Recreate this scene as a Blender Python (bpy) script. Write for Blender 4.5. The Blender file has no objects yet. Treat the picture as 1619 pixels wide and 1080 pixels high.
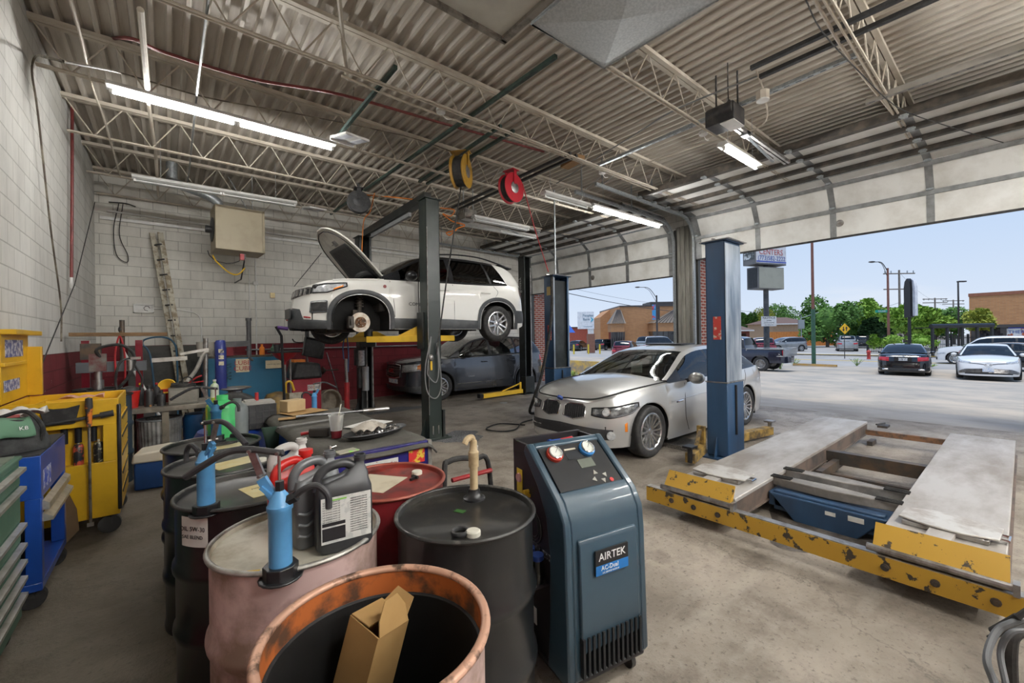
import bpy, math, random
from mathutils import Vector, Matrix, Euler
C = bpy.context.scene.collection
S = bpy.context.scene
PI = math.pi
R = math.radians
sin, cos = math.sin, math.cos
random.seed(7)

# ------------------------------------------------------------------ camera, sky, sun, exposure
F_PX = 664.4
YAW, ROLL, EYE = R(39.356), R(-0.8545), 1.62
cam_d = bpy.data.cameras.new('camera')
cam = bpy.data.objects.new('camera', cam_d)
C.objects.link(cam)
cam_d.sensor_width = 36.0
cam_d.lens = F_PX / 1619 * 36
cam_d.shift_y = -6.67 / 1619
cam_d.clip_start = 0.05
cam_d.clip_end = 600
_w = Vector((sin(YAW), cos(YAW), 0)); _r0 = Vector((cos(YAW), -sin(YAW), 0)); _u0 = Vector((0, 0, 1))
CR = _r0 * cos(ROLL) + _u0 * sin(ROLL); CU = _u0 * cos(ROLL) - _r0 * sin(ROLL); CW = _w
_m = Matrix((CR, CU, -CW)).transposed().to_4x4()
_m.translation = Vector((0, 0, EYE))
cam.matrix_world = _m
S.camera = cam

S.view_settings.view_transform = 'Standard'
S.view_settings.look = 'None'
S.view_settings.exposure = 0.0
S.view_settings.gamma = 1.0
S.view_settings.use_curve_mapping = False

world = bpy.data.worlds.new('sky')
S.world = world
world.use_nodes = True
nt = world.node_tree
bg = nt.nodes['Background']
tc = nt.nodes.new('ShaderNodeTexCoord')
sx = nt.nodes.new('ShaderNodeSeparateXYZ')
cr = nt.nodes.new('ShaderNodeValToRGB')
nz = nt.nodes.new('ShaderNodeTexNoise')
mp = nt.nodes.new('ShaderNodeMapping')
mx = nt.nodes.new('ShaderNodeMix'); mx.data_type = 'RGBA'
r2 = nt.nodes.new('ShaderNodeValToRGB')
nt.links.new(tc.outputs['Generated'], sx.inputs[0])
nt.links.new(sx.outputs['Z'], cr.inputs[0])
e = cr.color_ramp.elements
e[0].position = 0.0; e[0].color = (0.76, 0.85, 0.98, 1)
e[1].position = 0.42; e[1].color = (0.33, 0.54, 0.94, 1)
n_ = e.new(0.12); n_.color = (0.64, 0.77, 0.97, 1)
n_ = e.new(0.26); n_.color = (0.52, 0.69, 0.96, 1)
mp.inputs['Scale'].default_value = (1.2, 1.2, 5)
nt.links.new(tc.outputs['Generated'], mp.inputs[0])
nt.links.new(mp.outputs[0], nz.inputs['Vector'])
nz.inputs['Scale'].default_value = 2.2; nz.inputs['Detail'].default_value = 7
r2.color_ramp.elements[0].position = 0.56; r2.color_ramp.elements[1].position = 0.78
nt.links.new(nz.outputs['Fac'], r2.inputs[0])
nt.links.new(r2.outputs[0], mx.inputs['Factor'])
nt.links.new(cr.outputs[0], mx.inputs['A'])
mx.inputs['B'].default_value = (0.85, 0.9, 0.98, 1)
nt.links.new(mx.outputs['Result'], bg.inputs['Color'])
bg.inputs['Strength'].default_value = 0.97

sun_d = bpy.data.lights.new('sun', 'SUN')
sun = bpy.data.objects.new('sun', sun_d)
C.objects.link(sun)
sun_d.energy = 2.9
sun_d.angle = R(25)
sun_d.color = (1.0, 0.96, 0.9)
sun.rotation_euler = (R(14), 0, R(-75))
TUBE = 212.0     # brightness of a lit fluorescent tube

# ------------------------------------------------------------------ helpers
def at(px, py, x=None, y=None, z=None, d=None):
    """the point of a known plane (x, y or z) or at a known depth d that a pixel of the photograph shows"""
    v = CW + CR * ((px - 809.5) / F_PX) - CU * ((py - 533.33) / F_PX)
    t = d if d is not None else x / v.x if x is not None else y / v.y if y is not None else (z - EYE) / v.z
    return Vector((0, 0, EYE)) + v * t

_mats = {}
def M(key, col=None, r=.5, m=0, c2=None, s=4, t=(.45, .65), b=0, bs=60, coat=0, em=0, det=6, st=None, tr=0, spec=None, ior=None):
    """procedural material: colour, second colour in noise patches (t = ramp), bump"""
    if key in _mats: return _mats[key]
    ma = bpy.data.materials.new(key); ma.use_nodes = True
    n = ma.node_tree; p = n.nodes['Principled BSDF']; L = n.links
    c4 = lambda c: (c[0], c[1], c[2], 1)
    p.inputs['Base Color'].default_value = c4(col)
    p.inputs['Roughness'].default_value = r; p.inputs['Metallic'].default_value = m
    if coat: p.inputs['Coat Weight'].default_value = coat; p.inputs['Coat Roughness'].default_value = .04
    if tr: p.inputs['Transmission Weight'].default_value = tr
    if spec is not None: p.inputs['Specular IOR Level'].default_value = spec
    if ior: p.inputs['IOR'].default_value = ior
    if em:
        p.inputs['Emission Color'].default_value = c4(col); p.inputs['Emission Strength'].default_value = em
    tcn = n.nodes.new('ShaderNodeTexCoord'); mpn = n.nodes.new('ShaderNodeMapping')
    L.new(tcn.outputs['Object'], mpn.inputs[0])
    if st: mpn.inputs['Scale'].default_value = st
    if c2 is None: c2 = tuple(x * .82 for x in col); 
    nzn = n.nodes.new('ShaderNodeTexNoise'); nzn.inputs['Scale'].default_value = s; nzn.inputs['Detail'].default_value = det
    nzn.inputs['Roughness'].default_value = .62
    L.new(mpn.outputs[0], nzn.inputs['Vector'])
    rp = n.nodes.new('ShaderNodeValToRGB'); rp.color_ramp.elements[0].position = t[0]; rp.color_ramp.elements[1].position = t[1]
    rp.color_ramp.elements[0].color = c4(col); rp.color_ramp.elements[1].color = c4(c2)
    L.new(nzn.outputs['Fac'], rp.inputs[0]); L.new(rp.outputs[0], p.inputs['Base Color'])
    if b:
        bn = n.nodes.new('ShaderNodeBump'); bn.inputs['Strength'].default_value = b; bn.inputs['Distance'].default_value = .01
        n2 = n.nodes.new('ShaderNodeTexNoise'); n2.inputs['Scale'].default_value = bs; n2.inputs['Detail'].default_value = 4
        L.new(mpn.outputs[0], n2.inputs['Vector']); L.new(n2.outputs['Fac'], bn.inputs['Height']); L.new(bn.outputs[0], p.inputs['Normal'])
    _mats[key] = ma
    return ma

def glassM(key, tint, amount=.85, rough=.02, base=.05):
    """tinted pane: part clear, part mirror by angle"""
    if key in _mats: return _mats[key]
    ma = bpy.data.materials.new(key); ma.use_nodes = True
    n = ma.node_tree; L = n.links
    n.nodes.remove(n.nodes['Principled BSDF'])
    out = n.nodes['Material Output']
    tb = n.nodes.new('ShaderNodeBsdfTransparent'); tb.inputs[0].default_value = (*tint, 1)
    gl = n.nodes.new('ShaderNodeBsdfGlossy'); gl.inputs['Roughness'].default_value = rough
    gl.inputs[0].default_value = (1, 1, 1, 1)
    lw = n.nodes.new('ShaderNodeLayerWeight'); fr = n.nodes.new('ShaderNodeMath'); fr.operation = 'POWER'; fr.inputs[1].default_value = 4
    L.new(lw.outputs['Facing'], fr.inputs[0])
    lw.inputs['Blend'].default_value = .5
    mxs = n.nodes.new('ShaderNodeMixShader')
    ad = n.nodes.new('ShaderNodeMath'); ad.operation = 'MULTIPLY_ADD'; ad.inputs[1].default_value = amount; ad.inputs[2].default_value = base
    L.new(fr.outputs[0], ad.inputs[0]); L.new(ad.outputs[0], mxs.inputs[0]); L.new(tb.outputs[0], mxs.inputs[1]); L.new(gl.outputs[0], mxs.inputs[2])
    L.new(mxs.outputs[0], out.inputs[0])
    _mats[key] = ma
    return ma

def brickM(key, c1, c2, mortar, bw, bh, ax='xz', ms=.012, rough=.85, b=.4, paint=None, off=.5, zoff=0., dirt=.35):
    """blocks or bricks on a wall lying in the plane ax; paint=(height, colour) paints the wall below that height"""
    if key in _mats: return _mats[key]
    ma = bpy.data.materials.new(key); ma.use_nodes = True
    n = ma.node_tree; p = n.nodes['Principled BSDF']; L = n.links
    p.inputs['Roughness'].default_value = rough
    tcn = n.nodes.new('ShaderNodeTexCoord'); sp = n.nodes.new('ShaderNodeSeparateXYZ'); cb = n.nodes.new('ShaderNodeCombineXYZ')
    L.new(tcn.outputs['Object'], sp.inputs[0])
    if ax[0] == 's':
        sm = n.nodes.new('ShaderNodeMath'); L.new(sp.outputs['X'], sm.inputs[0]); L.new(sp.outputs['Y'], sm.inputs[1]); L.new(sm.outputs[0], cb.inputs[0])
    else: L.new(sp.outputs['XYZ'.index(ax[0].upper())], cb.inputs[0])
    ao = n.nodes.new('ShaderNodeMath'); ao.operation = 'ADD'; ao.inputs[1].default_value = zoff
    L.new(sp.outputs['XYZ'.index(ax[1].upper())], ao.inputs[0]); L.new(ao.outputs[0], cb.inputs[1])
    br = n.nodes.new('ShaderNodeTexBrick')
    L.new(cb.outputs[0], br.inputs['Vector'])
    br.inputs['Color1'].default_value = (*c1, 1); br.inputs['Color2'].default_value = (*c2, 1); br.inputs['Mortar'].default_value = (*mortar, 1)
    br.inputs['Scale'].default_value = 1; br.inputs['Brick Width'].default_value = bw; br.inputs['Row Height'].default_value = bh
    br.inputs['Mortar Size'].default_value = ms; br.inputs['Mortar Smooth'].default_value = .3; br.offset = off
    nzn = n.nodes.new('ShaderNodeTexNoise'); nzn.inputs['Scale'].default_value = 1.3; nzn.inputs['Detail'].default_value = 9
    nzn.inputs['Roughness'].default_value = .7
    mp_ = n.nodes.new('ShaderNodeMapping'); mp_.inputs['Scale'].default_value = (1.6, 1.6, .5)
    L.new(tcn.outputs['Object'], mp_.inputs[0]); L.new(mp_.outputs[0], nzn.inputs['Vector'])
    rp = n.nodes.new('ShaderNodeMapRange'); rp.inputs[1].default_value = .35; rp.inputs[2].default_value = .75
    rp.inputs[3].default_value = 1; rp.inputs[4].default_value = 1 - dirt
    L.new(nzn.outputs['Fac'], rp.inputs[0])
    mu = n.nodes.new('ShaderNodeMix'); mu.data_type = 'RGBA'; mu.blend_type = 'MULTIPLY'; mu.inputs['Factor'].default_value = 1
    last = br.outputs['Color']
    if paint:
        h, pc = paint
        lt = n.nodes.new('ShaderNodeMath'); lt.operation = 'LESS_THAN'; lt.inputs[1].default_value = h
        L.new(sp.outputs['Z'], lt.inputs[0])
        n3 = n.nodes.new('ShaderNodeTexNoise'); n3.inputs['Scale'].default_value = 9; n3.inputs['Detail'].default_value = 8
        n3.inputs['Roughness'].default_value = .75
        L.new(tcn.outputs['Object'], n3.inputs['Vector'])
        g = n.nodes.new('ShaderNodeMath'); g.operation = 'LESS_THAN'; g.inputs[1].default_value = .67
        L.new(n3.outputs['Fac'], g.inputs[0])
        mm = n.nodes.new('ShaderNodeMath'); mm.operation = 'MULTIPLY'; L.new(lt.outputs[0], mm.inputs[0]); L.new(g.outputs[0], mm.inputs[1])
        pm = n.nodes.new('ShaderNodeMix'); pm.data_type = 'RGBA'
        L.new(mm.outputs[0], pm.inputs['Factor']); L.new(br.outputs['Color'], pm.inputs['A'])
        b2 = n.nodes.new('ShaderNodeMix'); b2.data_type = 'RGBA'
        L.new(br.outputs['Fac'], b2.inputs['Factor']); b2.inputs['A'].default_value = (*pc, 1); b2.inputs['B'].default_value = (pc[0] * .6, pc[1] * .6, pc[2] * .6, 1)
        L.new(b2.outputs['Result'], pm.inputs['B'])
        last = pm.outputs['Result']
    L.new(last, mu.inputs['A']); L.new(rp.outputs[0], mu.inputs['B'])
    L.new(mu.outputs['Result'], p.inputs['Base Color'])
    bn = n.nodes.new('ShaderNodeBump'); bn.inputs['Strength'].default_value = b; bn.inputs['Distance'].default_value = .012; bn.invert = True
    L.new(br.outputs['Fac'], bn.inputs['Height']); L.new(bn.outputs[0], p.inputs['Normal'])
    _mats[key] = ma
    return ma

class MB:
    """collects shapes for ONE mesh"""
    def __init__(s): s.v = []; s.f = []
    def add(s, vs, fs):
        o = len(s.v); s.v += [tuple(p) for p in vs]; s.f += [tuple(i + o for i in f) for f in fs]; return s
    def box(s, x0, y0, z0, x1, y1, z1, m=None):
        vs = [Vector(p) for p in ((x0, y0, z0), (x1, y0, z0), (x1, y1, z0), (x0, y1, z0), (x0, y0, z1), (x1, y0, z1), (x1, y1, z1), (x0, y1, z1))]
        if m: vs = [m @ p for p in vs]
        return s.add(vs, [(0, 3, 2, 1), (4, 5, 6, 7), (0, 1, 5, 4), (1, 2, 6, 5), (2, 3, 7, 6), (3, 0, 4, 7)])
    def bx(s, c, sz, rot=(0, 0, 0)):
        m = Matrix.Translation(c) @ Euler(rot).to_matrix().to_4x4()
        a, b, d = sz[0] / 2, sz[1] / 2, sz[2] / 2
        return s.box(-a, -b, -d, a, b, d, m)
    def beam(s, p0, p1, w, h=None, up=(0, 0, 1)):
        p0, p1 = Vector(p0), Vector(p1); h = h or w
        d = (p1 - p0); L = d.length; d.normalize(); u = Vector(up)
        if abs(d.dot(u)) > .99: u = Vector((1, 0, 0))
        x = d.cross(u).normalized(); z = x.cross(d)
        m = Matrix((x, d, z)).transposed().to_4x4(); m.translation = p0
        return s.box(-w / 2, 0, -h / 2, w / 2, L, h / 2, m)
    def tube(s, pts, r, n=8, cap=True, closed=False):
        pts = [Vector(p) for p in pts]; N = len(pts); rs = r if isinstance(r, (list, tuple)) else [r] * N
        prev = None; vs = []
        for i, p in enumerate(pts):
            a = pts[i - 1] if (i or closed) else p; b = pts[(i + 1) % N] if (i < N - 1 or closed) else p
            t = (b - a)
            t = t.normalized() if t.length > 1e-9 else Vector((0, 0, 1))
            if prev is None:
                u = Vector((0, 0, 1)) if abs(t.z) < .9 else Vector((1, 0, 0))
                x = t.cross(u).normalized()
            else:
                x = (prev - t * prev.dot(t)); x = x.normalized() if x.length > 1e-6 else t.orthogonal().normalized()
            prev = x; y = t.cross(x)
            for k in range(n):
                a_ = 2 * PI * k / n; vs.append(p + (x * cos(a_) + y * sin(a_)) * rs[i])
        fs = []
        for i in range(N if closed else N - 1):
            for k in range(n):
                a = i * n + k; b = i * n + (k + 1) % n; j = ((i + 1) % N) * n
                fs.append((a, b, j + (k + 1) % n, j + k))
        if cap and not closed: fs += [tuple(range(n))[::-1], tuple((N - 1) * n + k for k in range(n))]
        return s.add(vs, fs)
    def cyl(s, p0, p1, r, r1=None, n=16): return s.tube([p0, p1], [r, r if r1 is None else r1], n)
    def lathe(s, prof, c=(0, 0, 0), n=32, ax='z', sy=1):
        vs = []; N = len(prof)
        for k in range(n):
            a = 2 * PI * k / n
            for q in prof:
                x, y, z = q[0] * cos(a), q[0] * sin(a) * sy, q[1]
                if ax == 'y': x, y, z = x, z, y
                elif ax == 'x': x, y, z = z, x, y
                vs.append((x + c[0], y + c[1], z + c[2]))
        fs = [(k * N + i, ((k + 1) % n) * N + i, ((k + 1) % n) * N + i + 1, k * N + i + 1) for k in range(n) for i in range(N - 1)]
        return s.add(vs, fs)
    def prism(s, poly, a, b, ax='z', m=None):
        """poly of 2-D points extruded from a to b along ax; (x,z) for ax y, (y,z) for ax x"""
        def P3(p, h): return Vector((p[0], p[1], h)) if ax == 'z' else Vector((p[0], h, p[1])) if ax == 'y' else Vector((h, p[0], p[1]))
        N = len(poly); vs = [P3(p, a) for p in poly] + [P3(p, b) for p in poly]
        if m: vs = [m @ p for p in vs]
        return s.add(vs, [tuple(range(N))[::-1], tuple(range(N, 2 * N))] + [(i, (i + 1) % N, N + (i + 1) % N, N + i) for i in range(N)])
    def ball(s, c, r, n=12, sc=(1, 1, 1)):
        pr = [(max(1e-4, sin(PI * i / n)) * 1, -cos(PI * i / n)) for i in range(n + 1)]
        o = len(s.v); s.lathe(pr, (0, 0, 0), n * 2)
        s.v[o:] = [(c[0] + p[0] * r * sc[0], c[1] + p[1] * r * sc[1], c[2] + p[2] * r * sc[2]) for p in s.v[o:]]
        return s
    def grid(s, fn, nu, nv, wrap=False):
        vs = [fn(i / nu, j / nv) for i in range(nu + 1) for j in range(nv + 1)]
        return s.add(vs, [(i * (nv + 1) + j, (i + 1) * (nv + 1) + j, (i + 1) * (nv + 1) + j + 1, i * (nv + 1) + j + 1) for i in range(nu) for j in range(nv)])
    def xf(s, m, o=0):
        s.v[o:] = [tuple(m @ Vector(p)) for p in s.v[o:]]; return s

def TR(x=0, y=0, z=0, rx=0, ry=0, rz=0):
    return Matrix.Translation((x, y, z)) @ Euler((rx, ry, rz)).to_matrix().to_4x4()

SPLIT = dict(bolt=0, caster=0, door_seam=.02, foot_bracket=0, hanger=0, hinge=0, insulator=0, jack_wheel=0, leg=0, post=0, rubber_rib=0, rung=0, side_window=.02, socket=0,
             stile=0, track_hanger=0, wheel_stud=0, wheel_well=.001, window=0, fender_edge=0, brass_fitting=0, lever_pin=0, bracket_arm=0, hub=0, paper_label=0, rear_pillar=0, window_frame=0)
def split(mb, gap):
    """the separate pieces of a mesh, each a mesh of its own"""
    par = list(range(len(mb.v)))
    def fd(i):
        while par[i] != i: par[i] = par[par[i]]; i = par[i]
        return i
    for f in mb.f:
        a = fd(f[0])
        for i in f[1:]: par[fd(i)] = a
    pc = {}
    for fi, f in enumerate(mb.f): pc.setdefault(fd(f[0]), []).append(fi)
    bs = []
    for k, fl in pc.items():
        vs = [mb.v[i] for fi in fl for i in mb.f[fi]]
        bs.append([[min(v[c] for v in vs) for c in range(3)], [max(v[c] for v in vs) for c in range(3)], fl])
    i = 0
    while i < len(bs):
        j = i + 1; hit = False
        while j < len(bs):
            A, B = bs[i], bs[j]; sz = max(max(A[1][c] - A[0][c], B[1][c] - B[0][c]) for c in range(3))
            g = math.sqrt(sum(max(0, A[0][c] - B[1][c], B[0][c] - A[1][c]) ** 2 for c in range(3)))
            if g <= (gap or max(.02, .5 * sz)):
                bs[i] = [[min(A[0][c], B[0][c]) for c in range(3)], [max(A[1][c], B[1][c]) for c in range(3)], A[2] + B[2]]; bs.pop(j); hit = True
            else: j += 1
        if not hit: i += 1
    out = []
    for b in bs:
        m = MB(); mp = {}
        for fi in b[2]:
            g = []
            for i in mb.f[fi]:
                if i not in mp: mp[i] = len(m.v); m.v.append(mb.v[i])
                g.append(mp[i])
            m.f.append(tuple(g))
        out.append(m)
    return out
def obj(name, mb, mat, parent=None, loc=None, rot=None, ang=35, bev=0, sub=0, label=None, solid=0):
    if name in SPLIT and parent and len(mb.v) < 20000:
        ps = split(mb, SPLIT[name])
        if len(ps) > 1:
            return [obj1(name, q, mat, parent, loc, rot, ang, bev, sub, label, solid) for q in ps][0]
    return obj1(name, mb, mat, parent, loc, rot, ang, bev, sub, label, solid)
def obj1(name, mb, mat, parent=None, loc=None, rot=None, ang=35, bev=0, sub=0, label=None, solid=0):
    me = bpy.data.meshes.new(name)
    me.from_pydata(mb.v, [], mb.f); me.validate(); me.update()
    if ang:
        me.polygons.foreach_set('use_smooth', [True] * len(me.polygons)); me.set_sharp_from_angle(angle=R(ang))
    me.materials.append(mat)
    o = bpy.data.objects.new(name, me); C.objects.link(o)
    if parent: o.parent = parent
    if loc is not None: o.location = loc
    if rot is not None: o.rotation_euler = rot
    if solid:
        md = o.modifiers.new('solid', 'SOLIDIFY'); md.thickness = solid; md.offset = 0
    if bev:
        md = o.modifiers.new('bevel', 'BEVEL'); md.width = bev; md.segments = 2; md.limit_method = 'ANGLE'; md.angle_limit = R(40)
    if sub:
        md = o.modifiers.new('sub', 'SUBSURF'); md.levels = sub; md.render_levels = sub
    if label: o['label'] = label
    return o

def tag(o, label, cat, group=None, kind=None):
    o['label'] = label; o['category'] = cat
    if group: o['group'] = group
    if kind: o['kind'] = kind
    return o
def thing(name, label, cat, loc=(0, 0, 0), rz=0, group=None, rot=None):
    o = bpy.data.objects.new(name, None); C.objects.link(o); o.empty_display_size = .1
    o.location = loc; o.rotation_euler = rot or (0, 0, rz)
    return tag(o, label, cat, group)
def struct(name, mb, mat, ang=0, parent=None, bev=0):
    o = obj(name, mb, mat, parent, ang=ang, bev=bev)
    if not parent: o['kind'] = 'structure'
    return o
def dup(root, loc, rz=None, label=None, group=None, rot=None):
    r = root.copy(); C.objects.link(r); r.location = loc
    if rz is not None: r.rotation_euler = (0, 0, rz)
    if rot is not None: r.rotation_euler = rot
    if label: r['label'] = label
    if group: r['group'] = group
    for ch in list(root.children):
        c = ch.copy(); C.objects.link(c); c.parent = r
        for g in list(ch.children):
            d = g.copy(); C.objects.link(d); d.parent = c
    return r
def text(s, size, mat, parent, loc, rot, name='lettering', ex=.001, al='CENTER', sx=1):
    cu = bpy.data.curves.new('t', 'FONT'); cu.body = s; cu.size = size; cu.align_x = al; cu.align_y = 'CENTER'; cu.extrude = ex
    cu.resolution_u = 3
    to = bpy.data.objects.new('t', cu)
    me = bpy.data.meshes.new_from_object(to)
    bpy.data.objects.remove(to); bpy.data.curves.remove(cu)
    me.name = name; me.materials.clear(); me.materials.append(mat)
    o = bpy.data.objects.new(name, me); C.objects.link(o)
    if parent: o.parent = parent
    o.location = loc; o.rotation_euler = rot; o.scale = (sx, 1, 1)
    return o
def cat(pts, n=8, closed=False):
    """smooth curve through points"""
    P = [Vector(p) for p in pts]; out = []; N = len(P)
    for i in range(N if closed else N - 1):
        p0 = P[i - 1] if (i or closed) else P[0] * 2 - P[1]; p1 = P[i]; p2 = P[(i + 1) % N]
        p3 = P[(i + 2) % N] if (closed or i + 2 < N) else p2 * 2 - p1
        for k in range(n):
            t = k / n
            out.append(.5 * ((2 * p1) + (p2 - p0) * t + (2 * p0 - 5 * p1 + 4 * p2 - p3) * t * t + (3 * p1 - p0 - 3 * p2 + p3) * t ** 3))
    if not closed: out.append(P[-1])
    return out
def lerp(T, x):
    if x <= T[0][0]: return T[0][1]
    for (a, b), (c, d) in zip(T, T[1:]):
        if x <= c: return b + (d - b) * (x - a) / (c - a) if c > a else d
    return T[-1][1]
def pch(T, x):
    """smooth monotone interpolation of a table"""
    n = len(T)
    if x <= T[0][0]: return T[0][1]
    if x >= T[-1][0]: return T[-1][1]
    i = 0
    while x > T[i + 1][0]: i += 1
    def sl(k): return (T[k + 1][1] - T[k][1]) / (T[k + 1][0] - T[k][0])
    def tg(k):
        if k == 0: return sl(0)
        if k == n - 1: return sl(n - 2)
        a, b = sl(k - 1), sl(k)
        return 0 if a * b <= 0 else 2 * a * b / (a + b)
    h = T[i + 1][0] - T[i][0]; t = (x - T[i][0]) / h
    return (T[i][1] * (1 + 2 * t) * (1 - t) ** 2 + h * tg(i) * t * (1 - t) ** 2 + T[i + 1][1] * t * t * (3 - 2 * t) + h * tg(i + 1) * t * t * (t - 1))

# shared materials
BLK = M('black_paint', (.012, .013, .015), .35, s=8, c2=(.03, .03, .032), t=(.5, .8))
BLKR = M('black_rubber', (.018, .018, .018), .75, c2=(.05, .048, .045), s=14)
BLKP = M('black_plastic', (.025, .026, .028), .5, c2=(.05, .05, .05), s=20)
CHR = M('chrome', (.75, .75, .76), .12, 1, c2=(.6, .6, .6))
STL = M('bare_steel', (.42, .41, .40), .38, .9, c2=(.22, .2, .18), s=9)
GALV = M('galvanised_steel', (.42, .45, .46), .42, .6, c2=(.3, .33, .35), s=30, t=(.4, .6))
WHT = M('white_enamel', (.72, .72, .70), .4, c2=(.6, .59, .56), s=6)
CREAM = M('cream_painted_steel', (.55, .50, .42), .6, c2=(.40, .34, .27), s=3.5, t=(.42, .7), b=.15, bs=40)
RUST = M('rusty_steel', (.20, .10, .05), .8, c2=(.07, .05, .04), s=12, b=.4)
YEL = M('yellow_paint', (.75, .47, .03), .45, c2=(.55, .33, .03), s=5, t=(.5, .8))
TUBEM = M('lit_tube', (1.0, .985, .955), .5, em=TUBE)
OFFT = M('unlit_tube', (.75, .78, .76), .3)
RED = M('red_paint', (.42, .02, .025), .4, c2=(.25, .02, .02), s=6)
ORG = M('orange_rubber', (.85, .25, .03), .5)
PAPER = M('paper', (.75, .74, .70), .8)

# ================================================================== THE BUILDING
WX, YB, DX, ZC = -1.08, 11.55, 10.15, 5.05      # left wall, back wall, door wall, deck height
YF = -7.0
# ---- floor: worn concrete
def floorM():
    ma = bpy.data.materials.new('worn_concrete'); ma.use_nodes = True
    n = ma.node_tree; p = n.nodes['Principled BSDF']; L = n.links
    tcn = n.nodes.new('ShaderNodeTexCoord')
    def nz_(sc, det, ro, st=None):
        q = n.nodes.new('ShaderNodeTexNoise'); q.inputs['Scale'].default_value = sc; q.inputs['Detail'].default_value = det; q.inputs['Roughness'].default_value = ro
        if st:
            mpn = n.nodes.new('ShaderNodeMapping'); mpn.inputs['Scale'].default_value = st; L.new(tcn.outputs['Object'], mpn.inputs[0]); L.new(mpn.outputs[0], q.inputs['Vector'])
        else: L.new(tcn.outputs['Object'], q.inputs['Vector'])
        return q
    def mix(a, b, f, mode='MIX'):
        q = n.nodes.new('ShaderNodeMix'); q.data_type = 'RGBA'; q.blend_type = mode
        for s_, v in (('A', a), ('B', b)):
            if isinstance(v, tuple): q.inputs[s_].default_value = (*v, 1)
            else: L.new(v, q.inputs[s_])
        if isinstance(f, float): q.inputs['Factor'].default_value = f
        else: L.new(f, q.inputs['Factor'])
        return q.outputs['Result']
    def ramp(src, a, b, v0=0, v1=1):
        q = n.nodes.new('ShaderNodeMapRange'); q.inputs[1].default_value = a; q.inputs[2].default_value = b; q.inputs[3].default_value = v0; q.inputs[4].default_value = v1
        L.new(src, q.inputs[0]); return q.outputs[0]
    a = nz_(.5, 8, .62); b_ = nz_(2.6, 9, .7); c = nz_(34, 5, .7); d = nz_(1.1, 6, .6, (.5, 2.4, 1))
    base = mix((.41, .36, .30), (.20, .17, .135), ramp(a.outputs['Fac'], .4, .62))
    base = mix(base, (.13, .105, .08), ramp(b_.outputs['Fac'], .48, .68, 0, .85))
    base = mix(base, (.52, .48, .41), ramp(d.outputs['Fac'], .55, .75, 0, .5))
    base = mix(base, (.09, .075, .06), ramp(c.outputs['Fac'], .56, .66, 0, .7))
    vo = n.nodes.new('ShaderNodeTexVoronoi'); vo.feature = 'DISTANCE_TO_EDGE'; vo.inputs['Scale'].default_value = .2
    nn = nz_(1.5, 6, .7); vm = n.nodes.new('ShaderNodeVectorMath'); vm.operation = 'MULTIPLY_ADD'; vm.inputs[1].default_value = (.9, .9, .9)
    L.new(nn.outputs['Color'], vm.inputs[0]); L.new(tcn.outputs['Object'], vm.inputs[2]); L.new(vm.outputs[0], vo.inputs['Vector'])
    base = mix(base, (.07, .06, .05), ramp(vo.outputs['Distance'], .0, .003, .5, 0))
    # oily stretch down the aisle between the drums and the tool carts
    sp = n.nodes.new('ShaderNodeSeparateXYZ'); L.new(tcn.outputs['Object'], sp.inputs[0])
    oil = ramp(sp.outputs['X'], 1.0, -.1)
    base = mix(base, (.105, .085, .05), mix((0, 0, 0), (.62, .62, .62), oil))
    L.new(base, p.inputs['Base Color'])
    L.new(ramp(a.outputs['Fac'], .35, .7, .42, .8), p.inputs['Roughness'])
    bn = n.nodes.new('ShaderNodeBump'); bn.inputs['Strength'].default_value = .5; bn.inputs['Distance'].default_value = .02
    ad = n.nodes.new('ShaderNodeMath'); ad.operation = 'ADD'; L.new(b_.outputs['Fac'], ad.inputs[0]); L.new(c.outputs['Fac'], ad.inputs[1])
    L.new(ad.outputs[0], bn.inputs['Height']); L.new(bn.outputs[0], p.inputs['Normal'])
    return ma
FLOORM = floorM()
struct('floor', MB().box(WX - .3, YF - .3, -.3, 10.34, YB + .3, 0), FLOORM)
# ---- outdoors ground
def gz(x): return 0 if x < 12 else -.03 * (x - 12) if x < 27 else -.45
APRON = M('apron_concrete', (.45, .41, .36), .85, c2=(.30, .27, .23), s=1.2, t=(.35, .7), b=.3, bs=25, st=(1, .5, 1))
LOT = M('parking_lot_asphalt', (.50, .43, .345), .92, c2=(.32, .30, .265), s=.8, t=(.38, .68), b=.35, bs=30, det=10)
ROAD = M('road_asphalt', (.42, .395, .36), .9, c2=(.30, .295, .285), s=.5, t=(.35, .7), b=.2, bs=30, det=9)
SIDE = M('sidewalk_concrete', (.52, .49, .44), .9, c2=(.42, .4, .36), s=1, b=.2)
mb = MB(); mb.box(10.36, -60, -.3, 11.75, 60, -.004); struct('floor_apron', mb, APRON)
mb = MB()
for a, b in ((11.77, 27.0), (27.0, 32.5)):
    mb.add([(a, -80, gz(a) - .02), (b, -80, gz(b) - .02), (b, 90, gz(b) - .02), (a, 90, gz(a) - .02)], [(0, 1, 2, 3)])
struct('floor_parking_lot', mb, LOT)
mb = MB().box(32.5, -140, -.9, 46.0, 34, -.50); mb.box(20, 34, -.9, 46, 50, -.50); struct('floor_road', mb, ROAD)
mb = MB().box(46.0, -140, -.9, 49, 26, -.36); struct('floor_sidewalk', mb, SIDE)
mb = MB().box(49, -200, -.9, 260, 26, -.40); mb.box(46, 26, -.9, 260, 42, -.47); struct('floor_far_street', mb, ROAD)
mb = MB().box(46, 42, -.9, 260, 260, -.38); mb.box(12, 50, -.9, 46, 260, -.38); struct('floor_far_lot', mb, SIDE)
STRIPE = M('road_paint_yellow', (.75, .52, .08), .8); STRW = M('road_paint_white', (.75, .74, .70), .8)
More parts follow.
